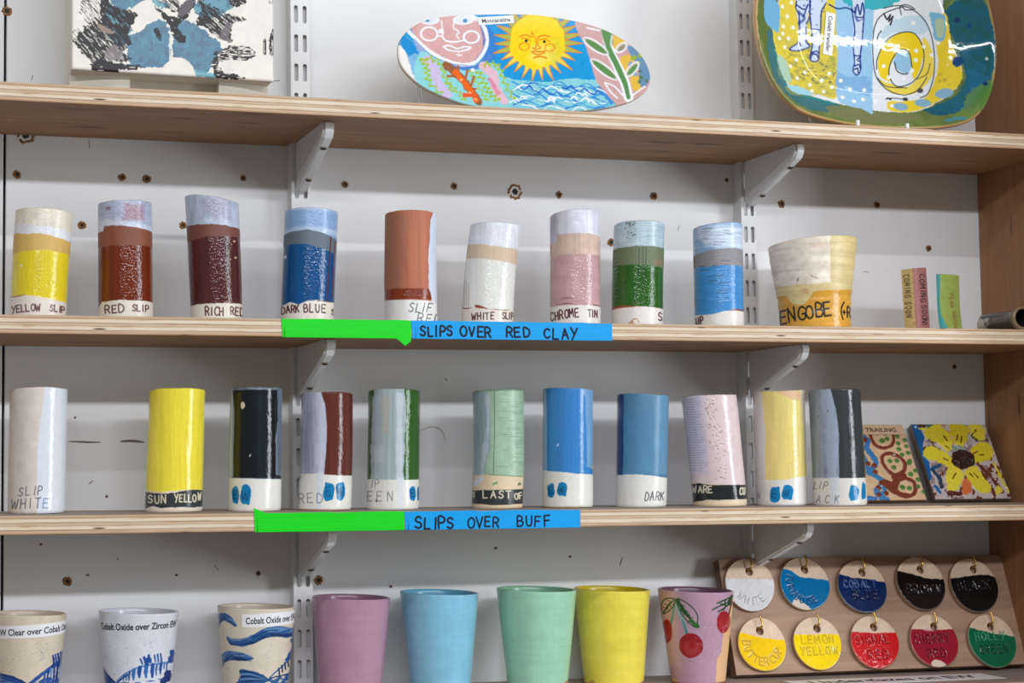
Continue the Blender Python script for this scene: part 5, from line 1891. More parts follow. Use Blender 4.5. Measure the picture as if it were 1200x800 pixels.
def t_flower(p):
    c = crop(1050, 480, 6.667)
    p.put(np.ones(len(p.X)), (196, 180, 176))
    p.g[:] = .9
    n1 = fbm(p.X / 7, p.Y / 7, 31)
    p.put((n1 - .58) / .04, (148, 128, 128))
    n2 = fbm(p.X / 5, p.Y / 9, 37)
    p.put(((n2 - .67) / .03), (104, 58, 40), relief=.3)
    p.poly([c(80, 110), c(130, 105), c(190, 200), c(190, 300), c(240, 420), c(270, 540), c(240, 560), c(150, 300), c(90, 160)], (32, 98, 158), wob=2, relief=.5)
    p.ell(*c(120, 137), 1.6, 1.4, (200, 214, 226), relief=.8)
    p.poly([c(130, 105), c(210, 105), c(200, 140), c(150, 140)], (96, 48, 34), wob=2, relief=.6)
    p.poly([c(200, 100), c(270, 100), c(260, 130), c(200, 130)], (70, 110, 84), wob=2, relief=.5)
    p.poly([c(280, 95), c(360, 95), c(350, 115), c(290, 120)], (206, 110, 64), wob=2)
    p.poly([c(345, 150), c(400, 170), c(385, 210), c(345, 190)], (206, 120, 84), wob=2)
    Yl = [(226, 208, 58), (216, 196, 46), (232, 214, 66)]

    def petal(pts, k=0):
        p.poly([c(*q) for q in pts], Yl[k % 3], wob=2.6, relief=1.5, seed=40 + k, gloss=.95)
    petal([(205, 150), (300, 110), (370, 160), (415, 250), (430, 310), (380, 325), (290, 260), (200, 220)], 0)
    petal([(390, 105), (470, 95), (545, 130), (535, 210), (500, 290), (475, 300), (430, 250), (395, 180)], 1)
    petal([(555, 100), (620, 92), (670, 130), (680, 210), (620, 230), (565, 190)], 2)
    petal([(195, 320), (260, 290), (330, 320), (440, 390), (450, 430), (390, 450), (290, 410), (210, 385)], 0)
    petal([(590, 270), (680, 240), (735, 290), (740, 370), (650, 410), (590, 400), (565, 330)], 1)
    petal([(395, 460), (470, 445), (510, 500), (500, 600), (440, 660), (395, 640), (385, 550)], 2)
    petal([(525, 480), (600, 440), (660, 510), (740, 610), (730, 650), (650, 650), (560, 570)], 0)
    petal([(750, 400), (790, 440), (830, 540), (890, 640), (860, 620), (800, 520)], 1)
    petal([(140, 150), (200, 145), (195, 165), (150, 165)], 2)
    p.poly([c(520, 540), c(580, 580), c(585, 650), c(530, 670), c(512, 640)], (216, 116, 62), wob=1.6, relief=.9)
    p.poly([c(400, 650), c(505, 655), c(500, 680), c(410, 680)], (92, 44, 34), wob=1.5, relief=.8)
    for k, pts in enumerate(([(270, 470), (310, 450), (330, 440)], [(280, 490), (330, 550), (350, 620)], [(300, 610), (340, 660)], [(600, 150), (570, 190), (620, 230)], [(230, 240), (280, 290), (320, 320)])):
        p.line([c(*q) for q in pts], (4.5, 4, 4, 2, 2)[k], ((40, 84, 130), (46, 70, 96), (44, 104, 160), (100, 70, 60), (122, 96, 90))[k], wob=1.2, relief=.7)
    for pts in ([(625, 420), (680, 470), (700, 500)], [(720, 500), (790, 590), (830, 640)], [(750, 620), (770, 665)]):
        p.line([c(*q) for q in pts], 4.0, (104, 52, 36), wob=1.5, relief=.8)
    p.poly([c(870, 655), c(905, 655), c(900, 675), c(870, 672)], (104, 52, 36), wob=1)
    p.poly([c(790, 590), c(830, 610), c(820, 650), c(780, 660)], (228, 210, 70), wob=2, relief=.8)
    p.poly([c(420, 280), c(520, 290), c(510, 330), c(440, 330)], (140, 156, 142), wob=2)
    p.ell(*c(505, 388), 14.2, 11.4, (64, 38, 30), wob=.2, relief=1.2)
    rng = random.Random(5)
    for _ in range(70):
        a, r = rng.uniform(0, 6.28), math.sqrt(rng.random()) * 13
        p.ell(c(505, 388)[0] + r * math.cos(a), c(505, 388)[1] + r * .8 * math.sin(a), 1.3, 1.3, (56, 32, 26), relief=2.6, soft=1.1)
    for a, b in (((455, 190), (450, 235)), ((488, 205), (484, 255)), ((345, 205), (375, 245)), ((362, 285), (390, 305)), ((580, 345), (620, 320)), ((430, 550), (455, 505)), ((565, 505), (590, 530)), ((595, 500), (630, 535)), ((350, 390), (390, 405)), ((640, 350), (670, 345))):
        p.line([c(*a), c(*b)], 1.4, (98, 54, 30), relief=1.9, wob=.4)
    p.mottle(.06, 2)


t2 = leaning_tile('flower_tile', 'tile with a thick yellow flower in relief, leaning beside the side panel', (1097, 587), TW, 0, t_flower, (1063, 497), (89, -4), (34, 90), .0085, (150, 132, 118), mat_=M_FLAT)

# ================================================================== the top shelf
# --- tall slab vase with brushed black and turquoise
VX0, VX1, VYF, VZ = -0.1731, 0.0256, -0.135, Z0 + 0.2695
VW, VH, VD = VX1 - VX0, 0.205, 0.066
vz0 = top_z(1, VX0)


def v_art(p):
    c = crop(60, 0, 4.444)
    p.put(np.ones(len(p.X)), (232, 226, 214))
    p.g[:] = .55
    p.mottle(.03, 12)
    TE, TL_, DK = (0, 98, 130), (60, 146, 168), (34, 28, 30)

    def dry(ang, th, sc=(1.0, 9.0), seed=3):
        sc = (sc[0] * .7, sc[1])
        ca, sa = math.cos(ang), math.sin(ang)

        def f(x, y):
            u, v = x * ca + y * sa, -x * sa + y * ca
            return np.clip((fbm(v / sc[0], u / sc[1], seed) - th) / .05, 0, 1)
        return f

    def teal(pts, wob=3, a=.95, seed=1):
        P = [c(*q) for q in pts]
        p.poly(P, TE, wob=wob, alpha=a, seed=seed, gloss=.7)
        p.poly(P, TL_, wob=wob, seed=seed, dry=lambda x, y: np.clip((fbm(x / 4, y / 4, seed + 9) - .58) / .14, 0, 1) * .55)
        p.poly(P, (0, 70, 104), wob=wob, seed=seed, dry=lambda x, y: np.clip((fbm(x / 6, y / 6, seed + 19) - .56) / .08, 0, 1) * .6)
    # halves above the frame continue the motif
    teal([(280, -160), (460, -220), (520, -60), (440, 30), (360, 55), (300, 20)], seed=3)
    teal([(300, 30), (360, 55), (400, 110), (395, 200), (340, 250), (260, 160), (270, 60)], seed=4, a=.6)
    teal([(590, 150), (560, 110), (500, 130), (420, 185), (330, 205), (380, 250), (390, 345), (480, 365), (570, 350), (600, 300)], seed=5)
    teal([(640, 130), (680, 110), (760, 150), (870, 235), (850, 300), (820, 350), (790, 390), (730, 375), (690, 320), (620, 300), (610, 230)], seed=6)
    teal([(730, 20), (850, -40), (930, 0), (920, 50), (850, 90), (770, 100), (730, 60)], seed=7, a=.7)
    teal([(500, -10), (560, 10), (600, 40), (540, 45)], seed=8, a=.5)
    p.poly([c(730, 370), c(800, 390), c(850, 400), c(830, 418), c(740, 405)], TL_, wob=2, alpha=.7)
    p.line([c(603, 180), c(600, 260), c(601, 310)], 1.0, (210, 222, 226))
    p.line([c(380, 352), c(480, 356), c(560, 350)], 2.5, TE, wob=1, alpha=.8)

    def dark(pts, ang, th, seed, wob=3, col=DK, sc=(1.0, 9.0)):
        p.poly([c(*q) for q in pts], col, wob=wob, seed=seed, dry=dry(ang, th - .05, sc, seed), gloss=.3)
    dark([(250, -60), (290, -30), (300, 40), (400, 60), (430, 100), (390, 170), (400, 250), (330, 270), (300, 200), (240, 160), (250, 60)], .9, .34, 11, sc=(1.4, 8))
    dark([(150, 10), (250, 20), (250, 160), (160, 110)], .9, .58, 12)
    dark([(120, 200), (280, 130), (330, 250), (380, 290), (390, 330), (220, 330), (150, 290)], .85, .40, 13, sc=(1.2, 9))
    dark([(100, 190), (250, 110), (300, 200), (150, 260)], .85, .60, 14)
    dark([(200, 325), (300, 335), (460, 355), (450, 368), (340, 375), (340, 388), (215, 378)], .05, .34, 15, sc=(.9, 12))
    p.poly([c(275, 270), c(320, 245), c(360, 290), c(330, 325), (c(270, 0)[0], c(0, 315)[1])], (142, 132, 134), wob=2, alpha=.85)
    p.poly([c(232, 150), c(250, 138), c(305, 175), c(300, 190), c(260, 175)], (150, 130, 116), wob=1.5)
    dark([(520, 40), (560, 60), (600, 90), (650, 95), (640, 60), (690, 0), (730, -10), (720, 40), (680, 100), (640, 130), (640, 160), (690, 215), (650, 235), (620, 190), (590, 120), (550, 80)], .7, .26, 16, sc=(1.6, 8))
    p.poly([c(640, 60), c(690, 5), c(725, 5), c(710, 50), c(660, 95)], (124, 116, 122), wob=2, alpha=.7)
    dark([(540, -20), (620, -20), (650, 50), (600, 60)], .75, .55, 17)
    dark([(515, 165), (540, 155), (558, 210), (545, 215)], .9, .36, 18, wob=1)
    dark([(740, -20), (800, 20), (900, 70), (1005, 100), (930, 125), (920, 200), (925, 225), (870, 215), (790, 150), (730, 130), (760, 60)], .7, .44, 19, sc=(1.2, 9))
    p.poly([c(860, 190), c(900, 120), c(930, 130), c(912, 190), c(925, 228), c(880, 215)], (112, 104, 110), wob=2, alpha=.8)
    dark([(850, 265), (960, 240), (1045, 270), (1030, 310), (900, 320), (840, 330), (830, 300)], .05, .46, 20, sc=(1.2, 5))
    dark([(820, 320), (855, 300), (850, 350), (895, 390), (1000, 412), (990, 420), (870, 420), (835, 390)], .1, .36, 21, sc=(1.0, 7))
    dark([(900, -30), (980, -30), (1000, 10), (950, 40), (920, 20)], .6, .38, 22)
    dark([(1095, 210), (1110, 215), (1108, 285), (1092, 280)], 1.5, .42, 23, wob=1)
    dark([(1125, 210), (1150, 150), (1150, 280), (1130, 290)], 1.5, .42, 24, wob=1)
    dark([(120, -300), (600, -360), (900, -300), (700, -150), (300, -160)], .7, .45, 25, wob=6)
    p.text('LI', c(1128, 0)[0], c(0, 12)[1], 3, .8, (40, 40, 44))


ppm = 236.3 / VW                       # drawing units per metre on the vase's face
vase = empty('slab_vase', (VX0, VYF, vz0))
tag(vase, 'large cream slab vase brushed with black and turquoise on the top shelf', 'vase')


def v_shape(x, y):
    return x, y


fm = slab_mesh('painted_face', VW, VH, .0045, lambda x, y: 82.5 + x * ppm, lambda x, y: 84 + (x / VW) * 14 - y * ppm, v_art, 300, 300, edge=(226, 218, 204), bev=.0022, base=(232, 226, 214))
f = link('painted_face', fm, [M_FLAT], vase)
frame_obj(f, (0, 0, VZ - vz0), (1, 0, .0), (0, -1, 0))


def v_side(p):
    p.put(np.ones(len(p.X)), (214, 208, 196))
    p.mottle(.05, 8)
    p.poly([(60, -40), (75, -10), (70, 60), (55, 40)], (120, 150, 140), wob=4, dry=lambda x, y: np.clip((fbm(x / 2, y / 9, 4) - .5) / .08, 0, 1) * .7)


M_CREAM = plain('cream_stoneware', srgb(222, 214, 198), rough=.4, vary=.04, scale=40)
bodym = box_mesh('body', (0.0008, .0002, VZ - vz0), (VW - .0008, VD, VZ - vz0 + VH), .002)
link('body', bodym, [M_CREAM], vase)


def foot_block(x0, x1, flip):
    """squat foot with an arched top front, tapering back to the shelf"""
    bm = bmesh.new()
    z1 = VZ - vz0 + .0006
    nseg = 10
    rows = []
    for i in range(nseg + 1):
        t = i / nseg
        x = x0 + (x1 - x0) * t
        k = math.sin(math.pi * min(max(t if not flip else 1 - t, 0), 1) * .5)
        yf = .010 + .010 * (1 - k)
        rows.append((x, yf))
    kx = SHELVES[1][1]
    for x, yf in rows:
        zb_ = kx * x + .0002
        bm.verts.new((x, yf, z1))
        bm.verts.new((x, yf + .004, zb_ + (z1 - zb_) * .45))
        bm.verts.new((x, yf + .011, zb_))
        bm.verts.new((x, VD - .006, zb_))
        bm.verts.new((x, VD - .004, z1))
    bm.verts.ensure_lookup_table()
    for i in range(nseg):
        a, b = i * 5, (i + 1) * 5
        for k in range(5):
            q = (k + 1) % 5
            f = bm.faces.new([bm.verts[a + k], bm.verts[a + q], bm.verts[b + q], bm.verts[b + k]])
            f.smooth = k < 2
    bm.faces.new([bm.verts[k] for k in range(5)])
    bm.faces.new([bm.verts[nseg * 5 + k] for k in range(5)][::-1])
    bmesh.ops.recalc_face_normals(bm, faces=bm.faces)
    me = bpy.data.meshes.new('foot')
    bm.to_mesh(me)
    bm.free()
    me.set_sharp_from_angle(angle=math.radians(50))
    link('foot', me, [M_CREAM], vase)


foot_block(.001, .058, False)
foot_block(.146, VW - .001, True)
# cut-away back of the underside between the feet
link('underside', box_mesh('underside', (.050, .030, .0012), (.152, .034, VZ - vz0 + .001), .0004), [M_CREAM], vase)


# --- painted plates: outline and art in drawing units, set on a leaning plane
def plane_piece(outline_px, P0, tilt, n=420):
    nv = np.array([0, -math.cos(tilt), math.sin(tilt)])
    o = smooth_line(outline_px, True, 14)
    W = np.array([at_plane(x, y, P0, nv) for x, y in o])
    ex = np.array([1.0, 0, 0])
    ey = np.cross(nv, ex)
    org = np.array(P0, float)
    loc = np.stack([(W - org) @ ex, (W - org) @ ey], 1)
    A = np.hstack([loc, np.ones((len(loc), 1))])
    cx, *_ = np.linalg.lstsq(A, o[:, 0], rcond=None)
    cy, *_ = np.linalg.lstsq(A, o[:, 1], rcond=None)
    X = lambda x, y: cx[0] * x + cx[1] * y + cx[2]
    Y = lambda x, y: cy[0] * x + cy[1] * y + cy[2]
    # even spacing and counter-clockwise order
    if np.sum(loc[:, 0] * np.roll(loc[:, 1], -1) - np.roll(loc[:, 0], -1) * loc[:, 1]) < 0:
        loc = loc[::-1]
    cl = np.vstack([loc, loc[:1]])
    s = np.concatenate([[0], np.cumsum(np.linalg.norm(np.diff(cl, axis=0), axis=1))])
    u = np.linspace(0, s[-1], n, endpoint=False)
    loc = np.stack([np.interp(u, s, cl[:, 0]), np.interp(u, s, cl[:, 1])], 1)
    return loc, X, Y, org, nv, ex


def sun_art(p):
    c = crop(450, 10, 6.153)
    d = crop(600, 10, 6.153)
    p.put(np.ones(len(p.X)), (20, 150, 214))
    p.g[:] = .6
    p.mottle(.05, 5)
    W_, PK = (240, 242, 246), (218, 168, 166)
    # left edge: cream and blue washes
    p.poly([c(60, 250), c(110, 230), c(260, 360), c(240, 580), c(140, 520), c(60, 380)], (96, 164, 214), wob=1)
    p.poly([c(110, 240), c(200, 300), c(240, 390), c(230, 440), c(160, 370), c(110, 300)], (26, 140, 208), wob=1)
    p.poly([c(70, 320), c(100, 318), c(140, 350), c(165, 400), c(185, 460), c(215, 540), c(220, 575), c(120, 520), c(70, 420)], (240, 236, 230), wob=1)
    p.poly([c(170, 400), c(240, 380), c(240, 560), c(200, 520)], (140, 190, 220), wob=2, alpha=.8)
    p.poly([c(200, 260), c(280, 300), c(340, 370), c(260, 380)], (150, 170, 214), wob=1.5)
    # sea bed
    p.poly([c(240, 370), c(310, 360), c(430, 420), c(560, 455), c(690, 420), c(800, 430), c(850, 520), c(930, 640), c(960, 760), c(520, 760), c(230, 570)], (142, 212, 216), wob=1)
    # waves
    p.poly([c(860, 540), d(0, 540), d(120, 550), d(240, 555), d(420, 530), d(500, 545), d(590, 550), d(640, 640), d(700, 720), d(640, 770), c(900, 770)], (136, 204, 214), wob=1.2)
    rng = random.Random(3)
    for k in range(11):
        y0 = 555 + k * 19
        col = ((66, 156, 214), (30, 108, 200), (236, 244, 248), (84, 172, 216))[k % 4]
        sh = rng.uniform(0, 80)
        pts = []
        for i in range(11):
            x = -40 + i * 68 + sh
            pts.append(d(x, y0 + 24 * math.sin(i * 2.2 + k) + i * 5))
        p.line(pts, (2.4, 1.6, 2.2, 2.2)[k % 4], col, wob=.7, taper=(.6, 1, .4, 1, .6, 1, .4, 1, .5))
    for k in range(14):
        x, y = rng.uniform(-60, 560), rng.uniform(590, 730)
        p.line([d(x, y), d(x + 22, y - 14), d(x + 44, y + 4)], 1.9, W_, wob=.6)
    for k in range(6):
        x, y = 40 + k * 100, 600 + (k % 3) * 22
        p.line([d(x, y), d(x + 30, y + 10), d(x + 60, y - 12), d(x + 90, y + 16)], 1.7, (24, 92, 190), wob=.6)
    p.poly([d(580, 600), d(640, 610), d(700, 700), d(680, 740), d(640, 680)], (60, 140, 206), wob=1.5)
    p.line([d(590, 610), d(650, 640), d(690, 690)], 1.6, W_, wob=.5)
    # pale blue strokes behind the label and between face and sun
    p.poly([c(700, 170), c(760, 200), c(800, 330), c(760, 400), c(690, 400), c(720, 300)], (54, 128, 204), wob=1.5)
    p.poly([c(480, 430), c(640, 440), c(730, 350), c(750, 410), c(640, 470), c(520, 470)], (80, 130, 204), wob=1.2)
    # the moon face
    p.poly([c(180, 200), c(255, 135), c(380, 100), c(545, 92), c(640, 125), c(700, 200), c(712, 285), c(680, 375), (c(600, 0)[0], c(0, 430)[1]), c(530, 440), c(430, 405), c(330, 350), c(240, 275)], PK)
    p.mottle(.03, 4, seed=12)
    p.line([c(590, 95), c(660, 140), c(690, 210), c(700, 290)], 2.6, (118, 126, 186), wob=.4)
    out = [c(150, 208), c(210, 262), c(280, 322), c(370, 380), c(470, 420), c(560, 436), c(640, 415), c(695, 350), c(722, 270), c(705, 190), c(655, 130), c(570, 95)]
    p.line(out, 4.2, W_, wob=.5)
    p.line([c(205, 270), c(330, 375), c(470, 430), c(590, 440)], 1.0, (110, 120, 180), alpha=.8)
    p.line([c(640, 400), c(690, 330), c(712, 250)], 1.0, (110, 120, 180), alpha=.8)
    for e in ((305, 137, 62, 26), (545, 128, 68, 28)):
        p.ell(*c(e[0], e[1]), e[2] / 6.15, e[3] / 6.15, (226, 226, 232), rot=-.05)
        p.ell(*c(e[0], e[1]), e[2] / 6.15, e[3] / 6.15, W_, ring=1.2, rot=-.05)
    p.ell(*c(288, 138), 2.6, 2.0, (66, 140, 186))
    p.ell(*c(556, 133), 2.6, 2.0, (66, 140, 186))
    p.ell(*c(308, 228), 9.6, 7.4, W_, ring=2.0)
    p.ell(*c(608, 240), 8.8, 6.6, W_, ring=2.0)
    p.line([c(388, 140), c(400, 190), c(405, 230), c(360, 245)], 1.4, W_)
    p.line([c(400, 240), c(430, 270), c(500, 275), c(560, 262)], 1.9, W_, wob=.3)
    p.ell(*c(392, 205), 3.2, 2.6, W_)
    p.line([c(478, 150), c(480, 185), c(505, 195), c(520, 215), c(500, 222), c(520, 255)], 1.4, W_)
    p.line([c(415, 312), c(450, 302), c(510, 322), c(560, 308), c(608, 312), c(560, 335), c(500, 342), c(440, 330), c(415, 312)], 1.9, W_, wob=.3)
    p.line([c(505, 362), c(520, 372), c(545, 366)], 1.2, W_)
    p.line([c(520, 350), c(522, 365)], 1.0, W_)
    # sun
    S = d(158, 268)
    rays = 27
    for k in range(rays):
        a = 2 * math.pi * k / rays + .05
        ro = (54 if math.cos(a) > -.3 else 51) + 3 * math.sin(k * 2.7)
        ex_, ey_ = math.cos(a), math.sin(a) * .86
        wv = 4.2
        b1 = (S[0] + 28 * ex_ - wv * math.sin(a), S[1] + 28 * ey_ + wv * math.cos(a))
        b2 = (S[0] + 28 * ex_ + wv * math.sin(a), S[1] + 28 * ey_ - wv * math.cos(a))
        tip = (S[0] + ro * ex_, S[1] + ro * ey_)
        mid1 = ((b1[0] + tip[0]) / 2 + 1.2 * math.sin(k), (b1[1] + tip[1]) / 2)
        mid2 = ((b2[0] + tip[0]) / 2 + 1.2 * math.sin(k), (b2[1] + tip[1]) / 2)
        low = math.sin(a) > .35
        p.poly([b1, mid1, tip, mid2, b2], (238, 216, 90) if low else (172, 184, 82), smooth=False, wob=.8)
        p.line([b1, mid1, tip, mid2, b2], 1.05, (238, 130, 26), smooth=False)
    p.ell(S[0], S[1], 33, 30.5, (248, 214, 20), wob=.10)
    p.ell(S[0] + 6, S[1] + 14, 17, 11, (248, 226, 110), wob=.4, soft=5, alpha=.8)
    p.ell(S[0] + 22, S[1] + 10, 8, 14, (214, 200, 60), wob=.4, soft=5, alpha=.5)
    OR = (236, 128, 22)
    for pts, w in (([(30, 232), (75, 222), (120, 238)], 1.5), ([(45, 245), (90, 250), (110, 262)], 1.2), ([(165, 240), (200, 225), (250, 232)], 1.5), ([(180, 255), (220, 248), (250, 268)], 1.2),
                   ([(128, 222), (150, 255), (152, 300), (140, 318)], 1.3), ([(170, 230), (165, 290), (188, 310), (150, 322), (128, 312)], 1.3), ([(108, 205), (128, 220), (120, 200)], 1.1),
                   ([(122, 340), (150, 336), (180, 340), (218, 335)], 1.6), ([(130, 348), (165, 360), (212, 346)], 1.5), ([(138, 382), (180, 372), (228, 384)], 1.8)):
        p.line([d(*q) for q in pts], w, OR)
    p.ell(*d(67, 302), 5.8, 4.3, OR, ring=1.0)
    p.ell(*d(252, 310), 5.8, 4.3, OR, ring=1.0)
    p.ell(*d(80, 262), 1.7, 1.6, (30, 40, 50))
    p.ell(*d(212, 268), 1.7, 1.6, (30, 40, 50))
    # the plant on pink
    p.poly([d(432, 140), d(470, 230), d(520, 320), d(560, 450), d(590, 560), d(650, 640), d(705, 720), d(760, 780), d(1000, 700), d(1000, 400), d(850, 250), d(700, 150), d(520, 110)], (208, 164, 162), wob=.6)
    p.mottle(.03, 3, seed=15)
    for q in ([(715, 235), (770, 262), (810, 300), (770, 320), (720, 330)], [(765, 405), (800, 375), (850, 385), (862, 440), (800, 500)], [(835, 560), (860, 520), (895, 530), (905, 630), (860, 640)]):
        p.poly([d(*z) for z in q], (228, 186, 72), wob=1.2)
    p.poly([d(818, 315), d(870, 330), d(960, 430), d(990, 540), d(930, 620), d(900, 590), d(895, 470), d(850, 390)], (104, 144, 176), wob=1)
    rng = random.Random(9)
    for k in range(15):
        x, y = rng.uniform(835, 970), rng.uniform(340, 600)
        p.ell(*d(x, y), rng.uniform(2, 4), rng.uniform(1.2, 2.4), ((150, 180, 40), (88, 120, 90), (120, 150, 200))[k % 3], rot=rng.uniform(0, 3), wob=.4)
    GN = (92, 142, 82)
    stem = [d(640, 205), d(672, 290), d(695, 350), d(735, 430), d(770, 510), d(800, 590), d(815, 690)]
    p.line(stem, 11.5, W_, taper=(.5, .7, .9, 1, 1, 1))
    p.line(stem, 6.6, GN, taper=(.8, .9, 1, 1, .9, .7))
    p.poly([d(650, 205), d(700, 225), d(712, 275), d(690, 320), d(655, 270)], GN, wob=.6)

    def leaf(a, b, w, col=GN):
        A_, B_ = np.array(d(*a)), np.array(d(*b))
        m = (A_ + B_) / 2
        L = np.linalg.norm(B_ - A_) / 2
        r = math.atan2(*(B_ - A_)[::-1])
        p.ell(m[0], m[1], L, w, W_, rot=r)
        p.ell(m[0], m[1], L - 1.8, w - 1.7, (196, 176, 160), rot=r)
        p.ell(m[0] + .4, m[1] + .3, L - 3.2, w - 2.6, col, rot=r)
    leaf((495, 245), (680, 365), 5.6)
    leaf((550, 395), (745, 550), 5.8)
    leaf((735, 350), (815, 295), 5.0, (150, 140, 110))
    leaf((805, 530), (900, 430), 5.4)
    p.line([d(650, 570), d(690, 640), d(735, 690)], 1.8, W_)
    p.line([d(655, 570), d(720, 600), d(775, 670)], 1.8, W_)
    p.line([d(705, 240), d(700, 300), d(740, 350)], 1.6, W_)
    p.line([d(520, 178), d(570, 190), d(610, 200)], 1.6, W_)
    p.line([d(840, 680), d(880, 650), d(940, 610)], 1.8, W_)
    # corals
    LM = (166, 190, 36)

    def wiggle(pts, amp, n, w, col):
        P = smooth_line([c(*q) for q in pts], False, 60)
        s = np.linspace(0, 1, len(P))
        dd = np.gradient(P, axis=0)
        dd /= np.linalg.norm(dd, axis=1)[:, None] + 1e-9
        P = P + np.stack([-dd[:, 1], dd[:, 0]], 1) * (amp * np.sin(s * n * 2 * math.pi))[:, None] + dd * (amp * .45 * np.sin(s * n * 4 * math.pi))[:, None]
        p.line(P, w, col, smooth=False)
    p.line([c(300, 410), c(355, 470), c(370, 560), c(440, 660)], 11, (206, 190, 228), wob=1)
    p.line([c(700, 440), c(770, 510), c(780, 590), c(840, 700)], 10, (226, 186, 200), wob=1.4)
    p.line([c(740, 540), c(770, 580), c(800, 640)], 5, (224, 120, 150), wob=1.4, alpha=.7)
    wiggle([(265, 400), (300, 470), (310, 560), (400, 660)], 3.4, 7, 1.5, LM)
    wiggle([(300, 395), (390, 430), (430, 540), (480, 640)], 3.0, 7, 1.5, LM)
    wiggle([(660, 480), (700, 560), (740, 640), (800, 700)], 3.4, 7, 1.5, LM)
    wiggle([(700, 430), (800, 440), (850, 560), (910, 690)], 3.0, 8, 1.5, LM)
    wiggle([(440, 560), (520, 640), (560, 700)], 2.6, 5, 1.3, LM)
    wiggle([(600, 470), (640, 540), (690, 640), (720, 700)], 2.6, 6, 1.3, LM)
    p.line([c(430, 440), c(500, 490), c(560, 560), c(620, 640), c(660, 710)], 9, (150, 96, 62), wob=2.2)
    for a, b in (((520, 450), (520, 500)), ((585, 480), (570, 540)), ((630, 520), (610, 590)), ((445, 520), (510, 520)), ((640, 610), (600, 620))):
        p.line([c(*a), c(*b)], 2.8, (176, 92, 50))
    p.line([c(500, 490), c(560, 565), c(615, 635), c(640, 700)], 6, (244, 104, 20), wob=1.6)
    p.line([c(560, 660), c(640, 660)], 5, (236, 90, 40), wob=1.5)
    for x, y in ((540, 545), (600, 640), (640, 690)):
        p.ell(*c(x, y), 1.6, 1.2, (250, 190, 150))
    p.ell(*c(622, 472), 2.4, 2.0, (240, 240, 244))


OVAL = [(463.5, 68), (466, 55), (477, 42), (496, 31.5), (520, 27), (550, 25), (590, 24.3), (622, 25), (650, 28.5), (680, 34.5), (706, 43), (728, 55), (745, 69), (755, 85), (758, 100),
        (753, 113), (738, 124), (716, 131), (690, 135.5), (660, 137), (620, 136.5), (580, 134.5), (548, 130.5), (520, 121.5), (495, 110), (478, 97), (467, 83)]
OP0 = (0.286, -0.135, top_z(1, .286))
loc, X, Y, org, nv, ex = plane_piece(OVAL, OP0, math.radians(20), 520)
zmin = loc[:, 1].min()
om = disc_mesh('oval_dish', loc, loc.mean(0), .0045, X, Y, sun_art, 150, dome=lambda r: .006 * (r ** 3), edge=(214, 200, 178), backc=(224, 214, 198), rim=.0012)
oval = link('oval_dish', om, [M_FLAT])
# slide along the leaning plane so that the lowest edge stands on the shelf
ey = np.cross(nv, ex)
dz = (top_z(1, .29) + .0012) - (org[2] + ey[2] * zmin)
oo = org + np.array([0, 0, dz])
frame_obj(oval, oo, ex, nv)
tag(oval, 'oval dish painted with a yellow sun, a pink face and corals', 'dish')
# its printed label
cA = np.array([[X(0, 0), Y(0, 0)]])


def to_loc(px, py):
    M = np.array([[X(1, 0) - X(0, 0), X(0, 1) - X(0, 0)], [Y(1, 0) - Y(0, 0), Y(0, 1) - Y(0, 0)]])
    return np.linalg.solve(M, np.array([px - X(0, 0), py - Y(0, 0)]))


def flat_label(parent, s, BLp, BRp, TLp, size, tw, lift):
    a, b, t = to_loc(*BLp), to_loc(*BRp), to_loc(*TLp)
    w = np.linalg.norm(b - a)
    u = (b - a) / w
    v = t - a
    h = abs(u[0] * v[1] - u[1] * v[0])
    vv = np.array([-u[1], u[0]])
    if vv @ v < 0:
        vv = -vv

    def mp(x, y, l):
        q = a + u * x + vv * y
        return (q[0], q[1], lift(q) + l)
    me = label_mesh('label', s, w, h, size, mp, tw * w, nx=16)
    return link('label', me, [M_PAPER, M_INK], parent)


cen = loc.mean(0)


def face_lift(loc, cen, th, dome, extra=.0005):
    """height of a dished face at a point of its plane"""
    la = np.arctan2(loc[:, 1] - cen[1], loc[:, 0] - cen[0])

    def f(q):
        d_ = np.array(q) - cen
        a = np.arctan2(d_[1], d_[0])
        i = np.argmin(np.abs(np.angle(np.exp(1j * (la - a)))))
        r = np.linalg.norm(d_) / np.linalg.norm(loc[i] - cen)
        return th + float(dome(min(r, 1.0))) + extra
    return f


oval_lift = face_lift(loc, cen, .0045, lambda r: .006 * r ** 3)
lb = flat_label(oval, 'Moncaratina', (556.5, 36.3), (598, 33.5), (554, 28.5), .0062, .80, oval_lift)
lb['label'] = 'small white printed label'

# clear stand holding it from behind
pst = empty('plate_stand', (0.2, -0.07, top_z(1, .2)))
tag(pst, 'clear acrylic stand behind the oval sun dish', 'plate stand')
for sx in (0.0, .150):
    P = np.array([(-.082, .0), (.010, .0), (.010, .004), (-.002, .004), (.036, .098), (.030, .100), (-.012, .006), (-.0765, .006), (-.0765, .010), (-.082, .010)]) * np.array([.62, .80])
    bm = bmesh.new()
    A_ = [bm.verts.new((sx, y, z + SHELVES[1][1] * sx + .0003)) for y, z in P]
    B_ = [bm.verts.new((sx + .003, y, z + SHELVES[1][1] * sx + .0003)) for y, z in P]
    bm.faces.new(A_)
    bm.faces.new(B_[::-1])
    for i in range(len(P)):
        j = (i + 1) % len(P)
        bm.faces.new((A_[i], B_[i], B_[j], A_[j]))
    bmesh.ops.recalc_face_normals(bm, faces=bm.faces)
    me = bpy.data.meshes.new('stand_leg')
    bm.to_mesh(me)
    bm.free()
    link('stand_leg', me, [M_CLEAR], pst)


